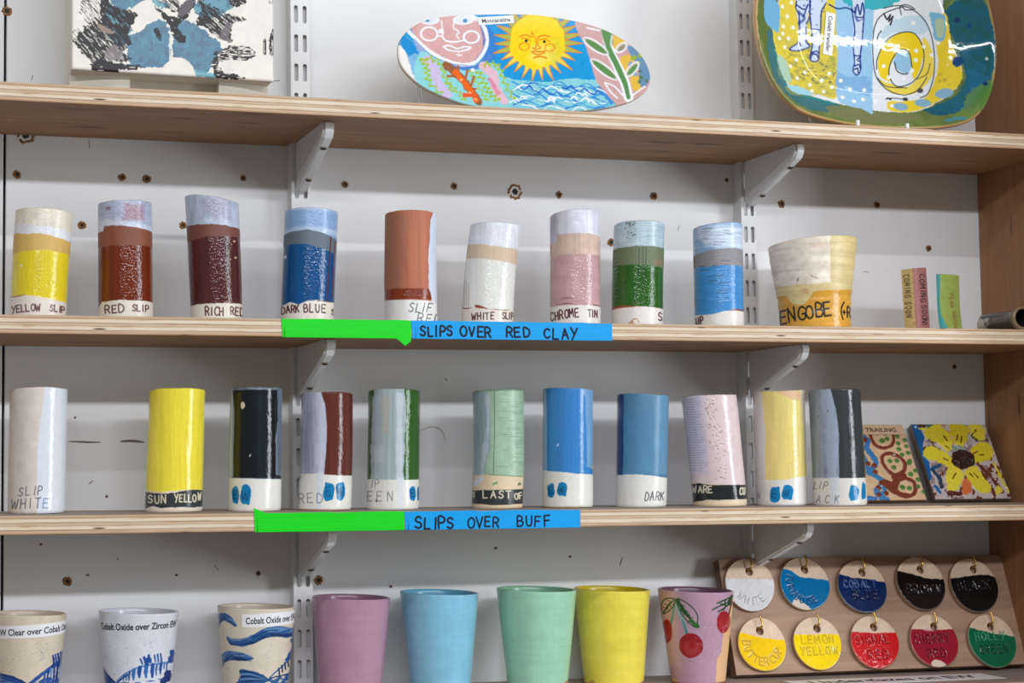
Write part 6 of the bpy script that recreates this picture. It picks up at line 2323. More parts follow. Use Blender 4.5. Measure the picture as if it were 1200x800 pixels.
# --- the big square dish
def dish_art(p):
    a = crop(870, 0, 5)
    b = crop(1020, 0, 5)
    p.put(np.ones(len(p.X)), (104, 120, 66))
    p.g[:] = 1.0
    p.mottle(.14, 9)
    OC = (206, 160, 102)
    p.put((p.rho - .975) / .02, OC, .6)
    W_ = (222, 226, 228)
    # right side: deep teal
    p.poly([b(480, 70), b(560, -10), b(640, -60), b(720, 150), b(742, 300), b(725, 440), b(690, 560), b(600, 640), b(440, 690), b(330, 650), b(420, 620), b(540, 560), b(590, 440), b(540, 250)], (22, 92, 112), wob=2)
    p.put(np.clip((fbm(p.X / 9, p.Y / 9, 8) - .45) / .3, 0, 1) * .7 * (p.X > 1110) * (p.rho < .95), (30, 84, 72), None)
    p.poly([b(600, 420), b(680, 460), b(690, 520), b(600, 620), b(520, 680), b(600, 560)], (28, 104, 150), wob=3, alpha=.7)
    for k in range(16):
        p.line([b(560 + k * 8, 240 + k * 12), b(600 + k * 6, 420), b(540 + k * 4, 560 + k * 4), b(380 + k * 8, 640 + k * 3)], .9, ((20, 84, 128), (40, 120, 140))[k % 2], alpha=.5)
    p.poly([b(600, 560), b(700, 500), b(735, 520), b(690, 620), b(600, 700), b(480, 720), b(560, 640)], (110, 140, 66), wob=3, alpha=.7)
    p.poly([b(640, 560), b(720, 520), b(700, 640), b(640, 680)], (72, 128, 52), wob=3, alpha=.6)
    p.poly([b(430, 720), b(520, 700), b(560, 715), b(450, 735)], (66, 140, 164), wob=2, alpha=.8)
    # left rim washes
    p.poly([a(105, 0), a(150, 10), a(165, 180), a(200, 350), a(280, 520), a(360, 620), a(240, 600), a(150, 440), a(100, 200)], (92, 112, 56), wob=2, alpha=.9)
    p.poly([a(120, 250), a(160, 400), a(260, 560), a(330, 640), a(260, 620), a(160, 500), a(110, 330)], (150, 140, 92), wob=3, alpha=.5)
    p.poly([a(170, 190), a(200, 195), a(230, 330), a(290, 520), a(360, 560), a(480, 575), a(580, 600), a(580, 640), a(440, 660), a(300, 590), a(200, 470), a(165, 300)], (62, 112, 118), wob=2)
    for k in range(8):
        p.line([a(180 + k * 7, 230), a(205 + k * 8, 400), a(280 + k * 5, 540 + k * 6), a(420, 590 + k * 7), a(540, 610 + k * 5)], .8, ((76, 136, 148), (46, 88, 84))[k % 2], alpha=.6)
    p.line([a(215, 300), a(250, 420), a(290, 510), a(400, 560), a(560, 600)], 2.0, (38, 138, 140), wob=1)
    p.poly([a(520, 620), a(800, 645), a(1000, 660), a(1060, 700), a(900, 735), a(700, 730), a(560, 690)], (120, 122, 84), wob=2, alpha=.85)
    # the centre
    p.poly([a(200, 170), a(240, 10), a(250, -300), a(1200, -320), b(470, -20), b(480, 60), b(520, 240), b(575, 400), b(560, 480), b(520, 540), b(430, 600), b(300, 655), a(900, 660), a(720, 635), a(580, 600), a(430, 555), a(320, 520), a(270, 470), a(235, 330)], W_, wob=1)
    p.poly([a(205, 180), a(245, 10), a(330, -200), a(520, -200), a(590, 40), a(592, 300), a(585, 555), a(480, 545), a(300, 500), a(260, 430), a(225, 310)], (220, 198, 70), wob=1)
    p.put(np.clip((fbm(p.X / 12, p.Y / 9, 45) - .42) / .2, 0, 1) * .45 * ((p.X > 915) & (p.X < 988) & (p.Y > 20) & (p.Y < 112)), (176, 172, 92))
    p.put(np.clip((fbm(p.X / 5, p.Y / 3, 5) - .56) / .1, 0, 1) * .7 * ((p.X > 925) & (p.X < 985) & (p.Y > 55) & (p.Y < 110)), (150, 150, 84))
    p.put(np.clip((fbm(p.X / 4, p.Y / 2, 15) - .66) / .06, 0, 1) * .7 * ((p.X > 940) & (p.X < 988) & (p.Y > 70) & (p.Y < 96)), (66, 82, 96))
    p.poly([a(590, -100), a(790, -100), a(795, 200), a(790, 640), a(720, 635), a(630, 610), a(588, 560), a(592, 300)], (150, 192, 222), wob=1)
    p.poly([a(590, 420), a(660, 440), a(780, 450), a(785, 560), a(650, 500), a(590, 520)], (110, 158, 206), wob=4, alpha=.6)
    p.poly([a(600, -60), a(1000, -60), b(140, 30), b(60, 50), a(760, 45), a(640, 20)], (44, 166, 176), wob=2, alpha=.9)
    # rest of the figures, mostly above the picture
    BL = (24, 46, 124)
    LG = (200, 212, 230)
    p.poly([a(350, 0), a(360, -160), a(440, -200), a(520, -120), a(525, 0), a(500, 60), a(490, 165), a(440, 165), a(430, 60), a(420, 90), a(412, 130), a(372, 130), a(355, 60)], LG, wob=.6)
    p.poly([a(375, 130), a(412, 130), a(418, 235), a(428, 265), a(360, 290), a(320, 285), a(322, 275), a(370, 235)], LG, wob=.4)
    p.poly([a(448, 165), a(492, 165), a(482, 280), a(480, 340), a(455, 352), a(436, 338), a(446, 285)], LG, wob=.4)
    p.poly([a(680, 40), a(660, -150), a(740, -160), a(745, 30), a(740, 120), a(730, 200), a(722, 320), a(728, 400), a(705, 430), a(684, 410), a(690, 340), a(682, 220)], LG, wob=.5)
    for pts in ([(355, 0), (352, 40), (370, 80), (372, 130), (374, 190), (365, 240), (320, 275), (318, 285), (360, 290), (425, 270), (428, 252), (412, 235), (412, 150)],
                [(412, 130), (430, 90), (430, 0), (440, -60)], [(435, 0), (432, 80), (440, 160), (446, 220), (444, 280), (434, 335), (455, 352), (482, 342), (486, 290), (492, 200), (494, 120), (498, 60), (525, 10)],
                [(440, 165), (492, 168)], [(446, 300), (470, 292), (484, 305)], [(438, 340), (446, 312), (470, 310), (480, 330)], [(372, 230), (380, 260)],
                [(670, 40), (680, 100), (690, 180), (680, 230), (684, 300), (690, 360), (682, 410), (708, 432), (726, 400), (722, 330), (732, 240), (738, 150), (745, 60)], [(690, 320), (725, 325), (705, 345), (722, 355)],
                [(695, 380), (715, 372), (725, 395)], [(690, 400), (708, 395), (712, 420)], [(540, 20), (590, 45), (640, 40), (680, 60)], [(672, 45), (690, 70), (705, 20), (720, 80), (735, 10), (742, 90), (700, 95)], [(352, 20), (400, 50), (420, 20), (395, 90)]):
        p.line([a(*q) for q in pts], 1.55, BL, wob=.35)
    rng = random.Random(8)
    for k in range(34):
        x = rng.uniform(358, 520)
        y = rng.uniform(-60, 150)
        if x < 425 and y > 60:
            continue
        p.ell(*a(x, y), .9, .6, BL, rot=rng.uniform(0, 3))
    p.line([a(365, 60), a(400, 100), a(372, 128)], 3, BL, wob=1, alpha=.6)
    p.line([a(690, 40), a(700, 110), a(730, 110)], 2.5, BL, wob=1.2, alpha=.6)
    # patches
    p.poly([a(145, 10), a(200, 5), a(248, 40), a(245, 185), a(205, 178), a(150, 130)], (112, 172, 208), wob=.8)
    p.poly([a(232, 335), a(270, 335), a(300, 380), a(310, 485), a(270, 470), a(245, 420)], (170, 204, 190), wob=1, alpha=.9)
    p.poly([a(280, 500), a(360, 502), a(420, 525), a(430, 555), a(330, 545), a(290, 520)], (158, 206, 216), wob=1)
    for x, y in ((276, 152), (336, 155), (250, 225), (308, 220), (285, 272), (355, 342), (316, 383), (405, 415), (355, 452), (432, 488), (505, 460), (545, 422), (562, 500), (512, 527), (440, 525), (300, 92), (268, 38), (325, 10), (272, 195),
                 (612, 463), (666, 514), (750, 520), (620, 562), (685, 586), (740, 575)):
        p.ell(*a(x, y), 2.2, 2.2, (240, 240, 228), wob=.1)
    # the right panel with looping lines
    p.poly([b(460, 80), b(495, 90), b(520, 240), b(560, 370), b(575, 440), b(545, 510), b(440, 590), b(300, 650), b(190, 660), b(130, 640), b(140, 590), b(240, 590), b(380, 540), b(440, 380), b(430, 250)], (228, 200, 52), wob=.8)
    p.put(np.clip((fbm(p.X / 4, p.Y / 2, 25) - .62) / .06, 0, 1) * .4 * ((p.X > 1108) & (p.X < 1122) & (p.Y > 85) & (p.Y < 100)), (120, 110, 70))
    p.poly([b(50, 170), b(140, 60), b(260, 40), b(380, 120), b(410, 260), b(415, 420), b(370, 560), b(260, 580), b(110, 520), b(60, 420), b(40, 300)], (224, 230, 234), wob=.6)
    p.poly([b(150, 120), b(330, 80), b(380, 140), b(350, 190), b(180, 190), b(80, 240)], (184, 210, 224), wob=2, alpha=.8)
    p.poly([b(345, 220), b(400, 280), b(410, 420), b(370, 490), b(280, 550), b(160, 540), b(80, 460), b(140, 480), b(260, 500), b(340, 400)], (236, 212, 84), wob=1)
    p.poly([b(80, 330), b(140, 230), b(230, 185), b(310, 200), b(345, 290), b(330, 400), b(290, 460), b(275, 380), b(245, 295), b(210, 295), b(165, 350), b(140, 420), b(160, 470), b(90, 440)], (236, 204, 34), wob=.6)
    p.poly([b(225, 288), b(255, 300), b(275, 390), b(250, 425), b(205, 410), b(170, 370), b(185, 315)], (146, 192, 222), wob=.4)
    K = (52, 56, 66)
    for pts, w in (([(110, 40), (200, 25), (290, 50), (370, 130), (410, 260), (415, 420), (380, 540), (330, 570)], 1.2), ([(215, 80), (210, 30), (250, 20), (295, 45), (240, 50), (215, 35), (110, 75), (60, 140), (45, 260), (60, 420), (110, 500), (180, 540), (250, 550), (320, 520), (370, 450)], 1.2),
                   ([(70, 400), (75, 330), (130, 230), (220, 185), (300, 195), (350, 290), (340, 400), (280, 480), (190, 500), (145, 440), (150, 370), (190, 300), (230, 285), (265, 310), (280, 390)], 1.25),
                   ([(175, 360), (190, 410), (230, 430), (255, 425)], 1.4), ([(75, 450), (130, 500), (250, 510)], 1.0), ([(130, 570), (180, 570), (240, 580)], 1.0), ([(390, 370), (370, 430), (310, 460)], 1.0), ([(70, 260), (75, 210), (95, 175)], 1.4)):
        p.line([b(*q) for q in pts], w, K)
    p.ell(*b(330, 527), 3.8, 2.8, (74, 78, 84))
    p.ell(*b(240, 577), 3.2, 2.2, (60, 62, 66))
    p.line([b(110, 75), b(130, 110), b(150, 80), b(140, 120), b(165, 90), b(150, 140)], 1.8, (34, 34, 40), smooth=False, wob=.4)
    p.line([b(128, 575), b(140, 568), b(150, 578), b(160, 570)], 1.6, (40, 40, 44), smooth=False)
    p.ell(*b(205, 624), 8.8, 5.0, (132, 172, 196), rot=.1)
    p.ell(*b(340, 603), 9.6, 5.0, (132, 172, 196), rot=.05)
    p.ell(*b(470, 548), 10.4, 6.0, (132, 172, 196), rot=-.15)
    p.poly([b(388, 70), b(430, 65), b(484, 90), b(480, 220), b(420, 225), b(405, 150)], (120, 176, 204), wob=.8)
    p.poly([b(425, 110), b(475, 110), b(472, 205), b(432, 205)], (170, 192, 160), wob=1)
    p.ell(*b(553, 360), 6, 6, (10, 66, 122), wob=.15)
    p.ell(*b(550, 112), 3.0, 3.0, (14, 50, 100))
    p.ell(*b(684, 513), 2.4, 2.4, (14, 50, 100))
    p.ell(*b(613, 155), 2.2, 2.2, (14, 60, 130))
    for x, y in ((305, 293), (352, 268), (302, 348), (282, 410), (110, 382), (142, 448), (232, 457), (400, 318), (440, 245), (288, 128), (60, 588), (155, 617)):
        p.ell(*b(x, y), 2.4, 2.4, (240, 240, 236))
    p.ell(*b(697, 363), 1.5, 1.5, (236, 240, 240))


DISH = [(885.5, 14), (887.5, 45), (894, 72), (905, 98), (920, 119), (940, 134), (970, 144), (1010, 151), (1060, 154), (1100, 153.5), (1130, 148), (1148, 137), (1160, 118), (1166.5, 92), (1168.5, 60), (1165, 30),
        (1157, -2), (1146, -32), (1128, -56), (1100, -72), (1060, -82), (1010, -86), (960, -82), (925, -70), (903, -48), (890, -18)]
DP0 = (0.735, -0.140, top_z(1, .735))
loc, X, Y, org, nv, ex = plane_piece(DISH, DP0, math.radians(5.9), 520)
zmin = loc[:, 1].min()


def dish_dome(r):
    return -.0045 * r ** 2 + .022 * np.clip((r - .62) / .38, 0, 1) ** 1.6 - .0015 * np.clip((r - .95) / .05, 0, 1) ** 2


dm = disc_mesh('square_dish', loc, loc.mean(0), .006, X, Y, dish_art, 180, dome=dish_dome, edge=(206, 164, 112), backc=(206, 170, 126), rim=.002, edge_gloss=.7)
dish = link('square_dish', dm, [glaze_material('wet_glazed_dish', bump=0.15, rough=(0.6, 0.04), vary=.04, bscale=70.0)])
ey = np.cross(nv, ex)
# the rim stands forward of the plane by the depth of the dish, so set the plane back by that much
back = nv * -.0215
org2 = np.array(DP0) + back
xx = np.array([at_plane(x, y, org2 + nv * .028, nv) for x, y in ((1010, 151), (886, 20), (1168, 60))])
dz = (top_z(1, .735) + .0048) - ((org2 + ey * zmin)[2])
oo = org2 + np.array([0, 0, dz])
frame_obj(dish, oo, ex, nv)
tag(dish, 'big rounded square dish glazed yellow, blue and teal at the right end', 'dish')
cen = loc.mean(0)


dish_lift = face_lift(loc, cen, .006, dish_dome, .0007)
lb = flat_label(dish, 'Cobalt transfer', crop(870, 0, 5)(523, 65), crop(870, 0, 5)(505, 308), crop(870, 0, 5)(575, 75), .0075, .86, dish_lift)
lb['label'] = 'white printed label reading Cobalt transfer'

# wire plate stand with two white tipped prongs
dz1 = top_z(1, .73)
st = empty('plate_stand', (0.70, -0.10, dz1))
tag(st, 'wire plate stand with white tips holding the square dish', 'plate stand')
kx = SHELVES[1][1]
for k, (px, py) in enumerate(((1005, 143.5), (1063, 147.5))):
    T_ = at(px, py, -.158)
    bx = T_[0] - .70
    z_ = kx * bx + .0018
    up = T_[2] - dz1 + .0025
    link('wire_leg', tube_mesh('wire_leg', [(bx, -.058, up - .004), (bx, -.0584, z_ + .002), (bx, -.050, z_), (bx, -.01, z_), (bx, .03, z_), (bx, .056, z_ + .05), (bx, .075, z_ + .11)], .0014, 8), [M_METAL], st)
    link('tip', tube_mesh('tip', [(bx, -.0582, up - .0085), (bx, -.0582, up - .004), (bx, -.0582, up)], .0022, 10, smooth=False), [M_PAPER], st)
link('wire_bar', tube_mesh('wire_bar', [(at(1005, 143.5, -.158)[0] - .70, .03, .0035), (at(1063, 147.5, -.158)[0] - .70, .03, .0035)], .0013, 8, smooth=False), [M_METAL], st)


# ================================================================== cups on the lowest shelf
GC = 'glazed cups on the lowest shelf'


def cup(label, rl, rr, ry, bl8, br8, Y, paint, y8=800, name='cup', **kw):
    """rl, rr, ry: ends of the rim; bl8, br8: sides where the row y8 crosses"""
    xc = (rl + rr) / 2
    x = at(xc, ry, Y)[0]
    _, yb = project((x, Y, top_z(4, x)))
    k = (yb - ry) / (y8 - ry)
    bl, br = rl + (bl8 - rl) * k, rr + (br8 - rr) * k
    kw.setdefault('thick', .0036)
    return pot(name, label, 'cup', GC, 4, bl, br, yb, rl, rr, ry, ry, Y, paint, material=M_CUP, foot=.002, **kw)


SHAPE = None


def sticker(o, info, x0px, ypx, length_px, h, s, size, tw, paper=True, slope=0.0, tx=None):
    """printed label round a cup: starts at drawing x0px, its lower edge at row ypx"""
    u = info['unit']
    z0 = (info['yb'] - ypx) * u * (info['H'] / u) / (info['yb'] - info['ytm'])
    R, TH = info['R'], info['TH'][0]
    rows = R.shape[0]
    Hm = info['Hth'][0].mean()

    def rad(th, z):
        t = min(max(z / Hm, 0), 1) * (rows - 1)
        i = min(int(t), rows - 2)
        ft = TH[:GRID_F]
        a = np.interp(th, ft, R[i, :GRID_F])
        b = np.interp(th, ft, R[i + 1, :GRID_F])
        return a + (b - a) * (t - i), np.interp(t, np.arange(rows), info['cx'][:, 0])
    Rm = rad(0, z0)[0]
    xcen = info['xb'] + ((info['tl'] + info['tr']) / 2 - info['xb']) * z0 / info['H']
    a0 = math.asin(max(-.99, min(.99, (x0px - xcen) * u / Rm)))
    W = length_px * u

    def mp(x, y, l):
        th = a0 + x / Rm
        z = z0 + y + slope * x
        r, cx = rad(min(max(th, -1.7), 1.7), z)
        r += l + .0001
        return (cx + r * math.sin(th), -r * math.cos(th), z)
    me = label_mesh('label', s, W, h, size, mp, tw * u, tx=tx if tx is not None else (.004 if paper else 0.0), paper=paper, nx=60)
    lb = link('label', me, [M_PAPER, M_INK] if paper else [M_PAPER, M_INK], o)
    lb['label'] = 'white printed label reading ' + s
    return lb


CB, CB2, CB3 = (40, 82, 156), (26, 52, 118), (104, 146, 198)


def brush(p, pts, w, taper=(.3, 1, 1, .3), col=CB, light=CB3, dark=CB2, seed=0):
    p.line(pts, w, col, taper=taper, wob=w * .06, seed=seed)
    P = np.array(pts, float)
    p.line(P - [0, w * .2], w * .42, light, taper=taper, alpha=.75, dry=lambda x, y: np.clip((fbm(x / 9, y / 2, seed + 3) - .42) / .15, 0, 1), soft=1.4)
    p.line(P + [0, w * .28], w * .35, dark, taper=taper, alpha=.85, dry=lambda x, y: np.clip((fbm(x / 9, y / 2, seed + 5) - .38) / .15, 0, 1), soft=1.4)


def specks(p, n, x0, x1, y0, y1, col, seed):
    rng = random.Random(seed)
    for _ in range(n):
        p.ell(rng.uniform(x0, x1), rng.uniform(y0, y1), rng.uniform(.3, .9), rng.uniform(.3, .7), col, alpha=rng.uniform(.3, .8), soft=.5)


def c_clear(p):
    c = crop(0, 700, 8)
    p.put(np.ones(len(p.X)), (222, 208, 186))
    p.g[:] = .7
    p.mottle(.04, 8)
    specks(p, 60, 0, 74, 742, 790, CB3, 3)
    specks(p, 14, 40, 70, 750, 770, CB, 4)
    p.poly([c(-260, 640), c(-100, 680), c(60, 690), c(160, 720), c(270, 790), c(200, 850), c(0, 900), c(-260, 880)], CB, wob=1)
    p.poly([c(-200, 740), c(0, 735), c(120, 760), c(230, 800), c(0, 800), c(-200, 800)], CB3, wob=1, dry=lambda x, y: np.clip((fbm(x / 9, y / 1.4, 5) - .42) / .12, 0, 1))
    p.line([c(-220, 650), c(60, 700), c(180, 740), c(280, 800)], 2.2, CB2)
    p.line([c(260, 800), c(360, 720), c(470, 650), c(560, 600), c(640, 560)], 4.5, CB, wob=.6)
    for k in range(6):
        x = 420 + k * 30
        p.line([c(x, 700 - k * 22), c(x - 10, 760), c(x - 25, 830)], 2.6, (CB, CB2, CB3)[k % 3], wob=.6)
    for k in range(5):
        x = 495 + k * 24
        p.line([c(x, 535 - k * 5), c(x + 8, 600), c(x - 6, 640)], 2.4, (CB2, CB)[k % 2], wob=.5)
    for k in range(5):
        p.line([c(330 + k * 55, 790 - k % 2 * 8), c(370 + k * 55, 786)], 1.4, CB2)
    p.poly([c(280, 810), c(420, 740), c(600, 760), c(700, 820), c(600, 900), c(400, 900)], CB, wob=1, dry=lambda x, y: np.clip((fbm(x / 3, y / 8, 6) - .45) / .12, 0, 1))


o, inf = cup('cream cup with blue fish, cut by the left edge, labelled EW Clear over Cobalt', -11, 78.6, 718.7, -3, 69.3, -.056, c_clear, seed=41, base=(222, 208, 186), inner=(214, 196, 176), gloss=.7)
sticker(o, inf, -9.5, 745.5, 130, .0125, 'EW Clear over Cobalt Oxide', .0088, 108, slope=.03, tx=.0155)


def c_zircon(p):
    c = crop(100, 700, 8)
    p.put(np.ones(len(p.X)), (222, 226, 234))
    p.g[:] = .85
    p.mottle(.03, 8)
    specks(p, 60, 122, 202, 738, 795, CB3, 5)
    p.poly([c(150, 600), c(200, 680), c(290, 770), c(240, 830), c(140, 900), c(60, 800), c(100, 680)], CB, wob=1)
    p.line([c(150, 620), c(210, 700), c(290, 775)], 2.6, CB2)
    p.poly([c(150, 800), c(230, 790), c(280, 800), c(160, 860)], CB3, alpha=.8)
    p.line([c(285, 780), c(340, 710), c(420, 655), c(520, 615), c(640, 600), c(760, 600), c(860, 610)], 2.4, CB3, wob=.4)
    for k, (x, y0, y1, w) in enumerate(((360, 690, 745, 2.0), (385, 680, 740, 2.2), (410, 665, 745, 2.4), (450, 645, 735, 4.2), (505, 625, 715, 5.0), (565, 620, 720, 4.6), (625, 605, 725, 4.4), (662, 610, 710, 2.6), (700, 605, 700, 3.6), (735, 605, 660, 1.6), (760, 610, 690, 1.6))):
        p.line([c(x + 6, y0), c(x, (y0 + y1) / 2), c(x + 2, y1)], w, (CB, (58, 112, 182))[k % 2], taper=(1, 1, .4), wob=.4)
    p.line([c(300, 770), c(350, 720), c(420, 680)], 2.0, CB, wob=.3)
    for x, y, x2, y2, w in ((515, 545, 535, 590, 2.0), (550, 530, 565, 590, 3.0), (575, 545, 580, 600, 3.0), (592, 515, 600, 575, 3.0), (612, 545, 615, 585, 1.6), (645, 515, 655, 580, 1.8), (675, 510, 682, 580, 2.0), (704, 510, 712, 590, 2.0)):
        p.line([c(x, y), c(x2, y2)], w, CB, wob=.3)
    p.poly([c(790, 490), c(830, 510), c(825, 600), c(780, 610), c(765, 560), c(785, 540)], CB, wob=1.6)
    p.poly([c(740, 680), c(800, 690), c(800, 770), c(720, 800), c(700, 760), c(730, 730)], CB2, wob=1.8)
    for a, b in (((330, 765), (410, 762)), ((450, 768), (520, 762)), ((570, 755), (650, 760)), ((680, 745), (730, 755))):
        p.line([c(*a), c(*b)], 1.6, CB, taper=(.4, 1, .4))
    p.poly([c(290, 790), c(420, 780), c(560, 790), c(700, 800), c(760, 900), c(300, 900)], CB3, alpha=.5, wob=2)


o, inf = cup('white cup with blue fish bones labelled Cobalt Oxide over Zircon', 115.2, 210.4, 716.2, 122.7, 200.5, -.056, c_zircon, seed=42, base=(222, 226, 234), inner=(216, 216, 228), gloss=.85)
sticker(o, inf, 120.5, 735, 112, .0085, 'Cobalt Oxide over Zircon EW', .0092, 108, paper=False, slope=.0)


def c_strokes(p):
    c = crop(240, 690, 7.275)
    p.put(np.ones(len(p.X)), (224, 212, 192))
    p.g[:] = .7
    p.mottle(.035, 8)
    specks(p, 40, 262, 340, 750, 798, CB3, 6)
    T1, T2, T3 = (44, 92, 152), (16, 44, 84), (122, 164, 200)

    def B(pts, w, tp, seed):
        brush(p, [c(*q) for q in pts], w, tp, T1, T3, T2, seed)
    B([(105, 300), (120, 250), (160, 215), (215, 235), (272, 285)], 8.5, (.8, 1, 1.1, .9, .15), 3)
    B([(195, 388), (235, 420), (320, 425), (420, 395), (520, 350), (620, 345), (690, 360), (745, 375)], 12.5, (.15, .55, .75, .8, .9, 1, 1, .8), 4)
    p.line([c(320, 408), c(420, 380), c(520, 335), c(600, 325)], 1.2, T2, taper=(.3, 1, .5))
    B([(140, 640), (160, 580), (210, 545), (300, 545), (360, 555), (410, 562)], 11, (.5, .8, 1, .9, .7, .1), 5)
    p.poly([c(298, 660), c(380, 660), c(470, 690), c(548, 745), c(540, 770), c(440, 770), c(300, 790), c(290, 740), (c(305, 0)[0], c(0, 720)[1])], T1, wob=1)
    for k in range(5):
        p.line([c(300, 675 + k * 22), c(400, 680 + k * 18), c(540, 750)], 1.5, (T2, T3)[k % 2], alpha=.85, taper=(1, .9, .3))
    p.poly([c(270, 790), c(290, 760), c(420, 770), c(520, 755), c(480, 800), c(400, 850), c(270, 860)], T1, wob=1)
    p.poly([c(545, 745), c(620, 725), c(740, 720), c(800, 740), c(800, 850), c(640, 850)], T1, wob=1, dry=lambda x, y: np.clip((fbm(x / 4, y / 4, 9) - .3) / .2, 0, 1))
    p.line([c(540, 745), c(600, 730), c(700, 724), c(780, 730)], 1.3, T2)
    p.line([c(545, 740), c(600, 690), c(680, 630), c(740, 580)], 1.6, T1)
    for k in range(6):
        x = 628 + k * 26
        p.line([c(x, 660 - k * 20), c(x + 6, 715 - k * 18)], 1.8, T2)
    p.line([c(700, 600), c(735, 550), c(750, 530)], 5, T1, wob=1)
    p.ell(*c(738, 440), 1.5, 2.2, T1, wob=.4)


o, inf = cup('cream cup with broad blue brush strokes, in front of the left upright', 254.8, 345.8, 710.5, 262.7, 337.9, -.062, c_strokes, seed=43, base=(224, 212, 192), inner=(206, 194, 176), gloss=.7)
sticker(o, inf, 284, 731, 86, .0132, 'Cobalt Oxide over EW Clear', .0092, 0 + 92, slope=.012)


def solid(col, foot=None, g=.85, m=.035):
    def f(p):
        p.put(np.ones(len(p.X)), col)
        p.g[:] = g
        p.mottle(m, 14)
        p.streak(m * .7, 60, 3.5, seed=7)
        p.streak(.02, 1.4, 50, seed=9)
        if foot:
            foot(p)
    return f


PROF = lambda rl, rr, b: None
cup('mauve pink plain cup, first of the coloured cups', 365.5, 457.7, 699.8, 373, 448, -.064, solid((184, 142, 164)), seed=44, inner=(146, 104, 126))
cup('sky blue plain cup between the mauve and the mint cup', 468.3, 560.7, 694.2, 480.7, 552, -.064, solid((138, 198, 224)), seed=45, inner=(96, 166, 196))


def mint_foot(p):
    p.ell(664, 800, 3.0, 3.5, (198, 150, 110), wob=.3)
    p.ell(596, 801, 2.0, 2.5, (198, 150, 110), wob=.3)
    p.below([(560, 804), (700, 804)], (198, 146, 104), .2)


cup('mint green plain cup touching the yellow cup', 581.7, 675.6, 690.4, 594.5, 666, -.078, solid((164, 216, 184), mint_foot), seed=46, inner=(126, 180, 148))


def yel_foot(p):
    p.poly([(690, 799), (693, 794), (697, 795), (697, 806), (688, 806)], (206, 160, 92), wob=.6)
    p.poly([(748, 801), (754, 797), (756, 806), (746, 806)], (214, 150, 84), wob=.6)
    p.below([(660, 802.5), (780, 802.5)], (208, 146, 96), .2)


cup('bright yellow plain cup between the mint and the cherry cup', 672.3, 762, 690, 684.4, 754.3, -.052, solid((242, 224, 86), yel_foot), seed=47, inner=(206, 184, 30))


def c_cherry(p):
    c = crop(750, 675, 6.4)
    p.put(np.ones(len(p.X)), (190, 152, 174))
    p.g[:] = .85
    p.mottle(.03, 10)
    p.box(-9999, c(270, 0)[0], 680, c(0, 640)[1], (218, 174, 176), soft=10, wob=3, alpha=.7)
    p.box([(680, c(690, 0)[0]), (c(0, 250)[1], c(660, 0)[0]), (c(0, 420)[1], c(622, 0)[0]), (c(0, 560)[1], c(605, 0)[0]), (c(0, 600)[1], c(575, 0)[0]), (c(0, 790)[1], c(566, 0)[0])], 9999, c(0, 150)[1], 820, (232, 186, 138), gloss=.15, wob=.5)
    GRN, RD = (34, 78, 36), (158, 34, 44)
    p.line([c(270, 160), c(300, 260), c(330, 330), c(352, 405)], 5, (140, 176, 178), taper=(.5, 1, 1, .7), wob=.6, alpha=.85)
    p.line([c(320, 310), c(352, 405)], 3.6, (72, 132, 134), taper=(.5, 1), alpha=.8)
    p.line([c(265, 165), c(250, 260), c(234, 345)], 2.8, (98, 150, 150), taper=(.4, 1, .8))

    def leaf(pts, vein, ribs):
        p.line([c(*q) for q in pts], 1.3, GRN, closed=True)
        p.line([c(*q) for q in vein], 2.2, GRN, taper=(.4, 1, .8), wob=.4)
        for a, b in ribs:
            p.line([c(*a), c(*b)], 1.2, GRN, taper=(1, .4))
    leaf([(262, 152), (205, 150), (168, 185), (165, 240), (178, 272), (230, 235), (258, 190)], [(256, 158), (215, 205), (175, 268)], [((215, 205), (180, 190)), ((200, 225), (170, 225)), ((225, 195), (240, 220)), ((240, 180), (200, 160)), ((210, 220), (215, 245))])
    leaf([(276, 150), (330, 165), (395, 215), (432, 275), (430, 330), (440, 360), (400, 352), (330, 285), (290, 210)], [(280, 155), (320, 220), (370, 290), (430, 352)], [((300, 190), (340, 200)), ((320, 225), (375, 250)), ((345, 260), (345, 225)), ((360, 280), (400, 290)), ((300, 185), (310, 250)), ((380, 305), (360, 320)), ((330, 240), (330, 280))])
    p.line([c(285, 165), c(330, 240), c(360, 275)], 4.5, GRN, wob=1.4, alpha=.85)
    p.line([c(385, 315), c(425, 350)], 4.0, (52, 110, 52), wob=1)
    for pts in ([(540, 232), (600, 205), (660, 185), (695, 150)], [(575, 185), (630, 165), (690, 142)], [(585, 248), (630, 225), (680, 185)], [(600, 190), (640, 210), (620, 240)], [(640, 165), (630, 200)]):
        p.line([c(*q) for q in pts], 1.7, GRN, wob=.3)
    p.poly([c(660, 150), c(695, 140), c(680, 200), c(655, 210)], (30, 60, 40), wob=1)
    p.line([c(690, 190), c(672, 240), c(665, 280)], 1.8, (70, 50, 50))
    for x, y, rx, ry in ((205, 398, 37, 88), (382, 497, 89, 92), (625, 330, 52, 82)):
        p.ell(*c(x, y), rx / 6.4, ry / 6.4, RD, wob=.06, gloss=.95)
        p.ell(*c(x + 4, y + 20), rx * .7 / 6.4, ry * .6 / 6.4, (182, 66, 72), wob=.2, soft=4, alpha=.7)
        p.ell(*c(x + 5, y - 5), rx * .28 / 6.4, ry * .32 / 6.4, (160, 22, 32), wob=.2, soft=2, alpha=.7)
    rng = random.Random(2)
    for _ in range(46):
        x, y = rng.uniform(240, 660), rng.uniform(310, 640)
        p.ell(*c(x, y), .45, .45, (236, 226, 226), alpha=.8, soft=.4)
    p.poly([c(240, 790), c(250, 755), c(280, 760), c(285, 780), c(400, 790), c(560, 785), c(700, 790), c(700, 900), c(230, 900)], (208, 160, 112), .2, wob=.6)
    p.below([(780, 799.5), (870, 799.5)], (206, 156, 110), .15)


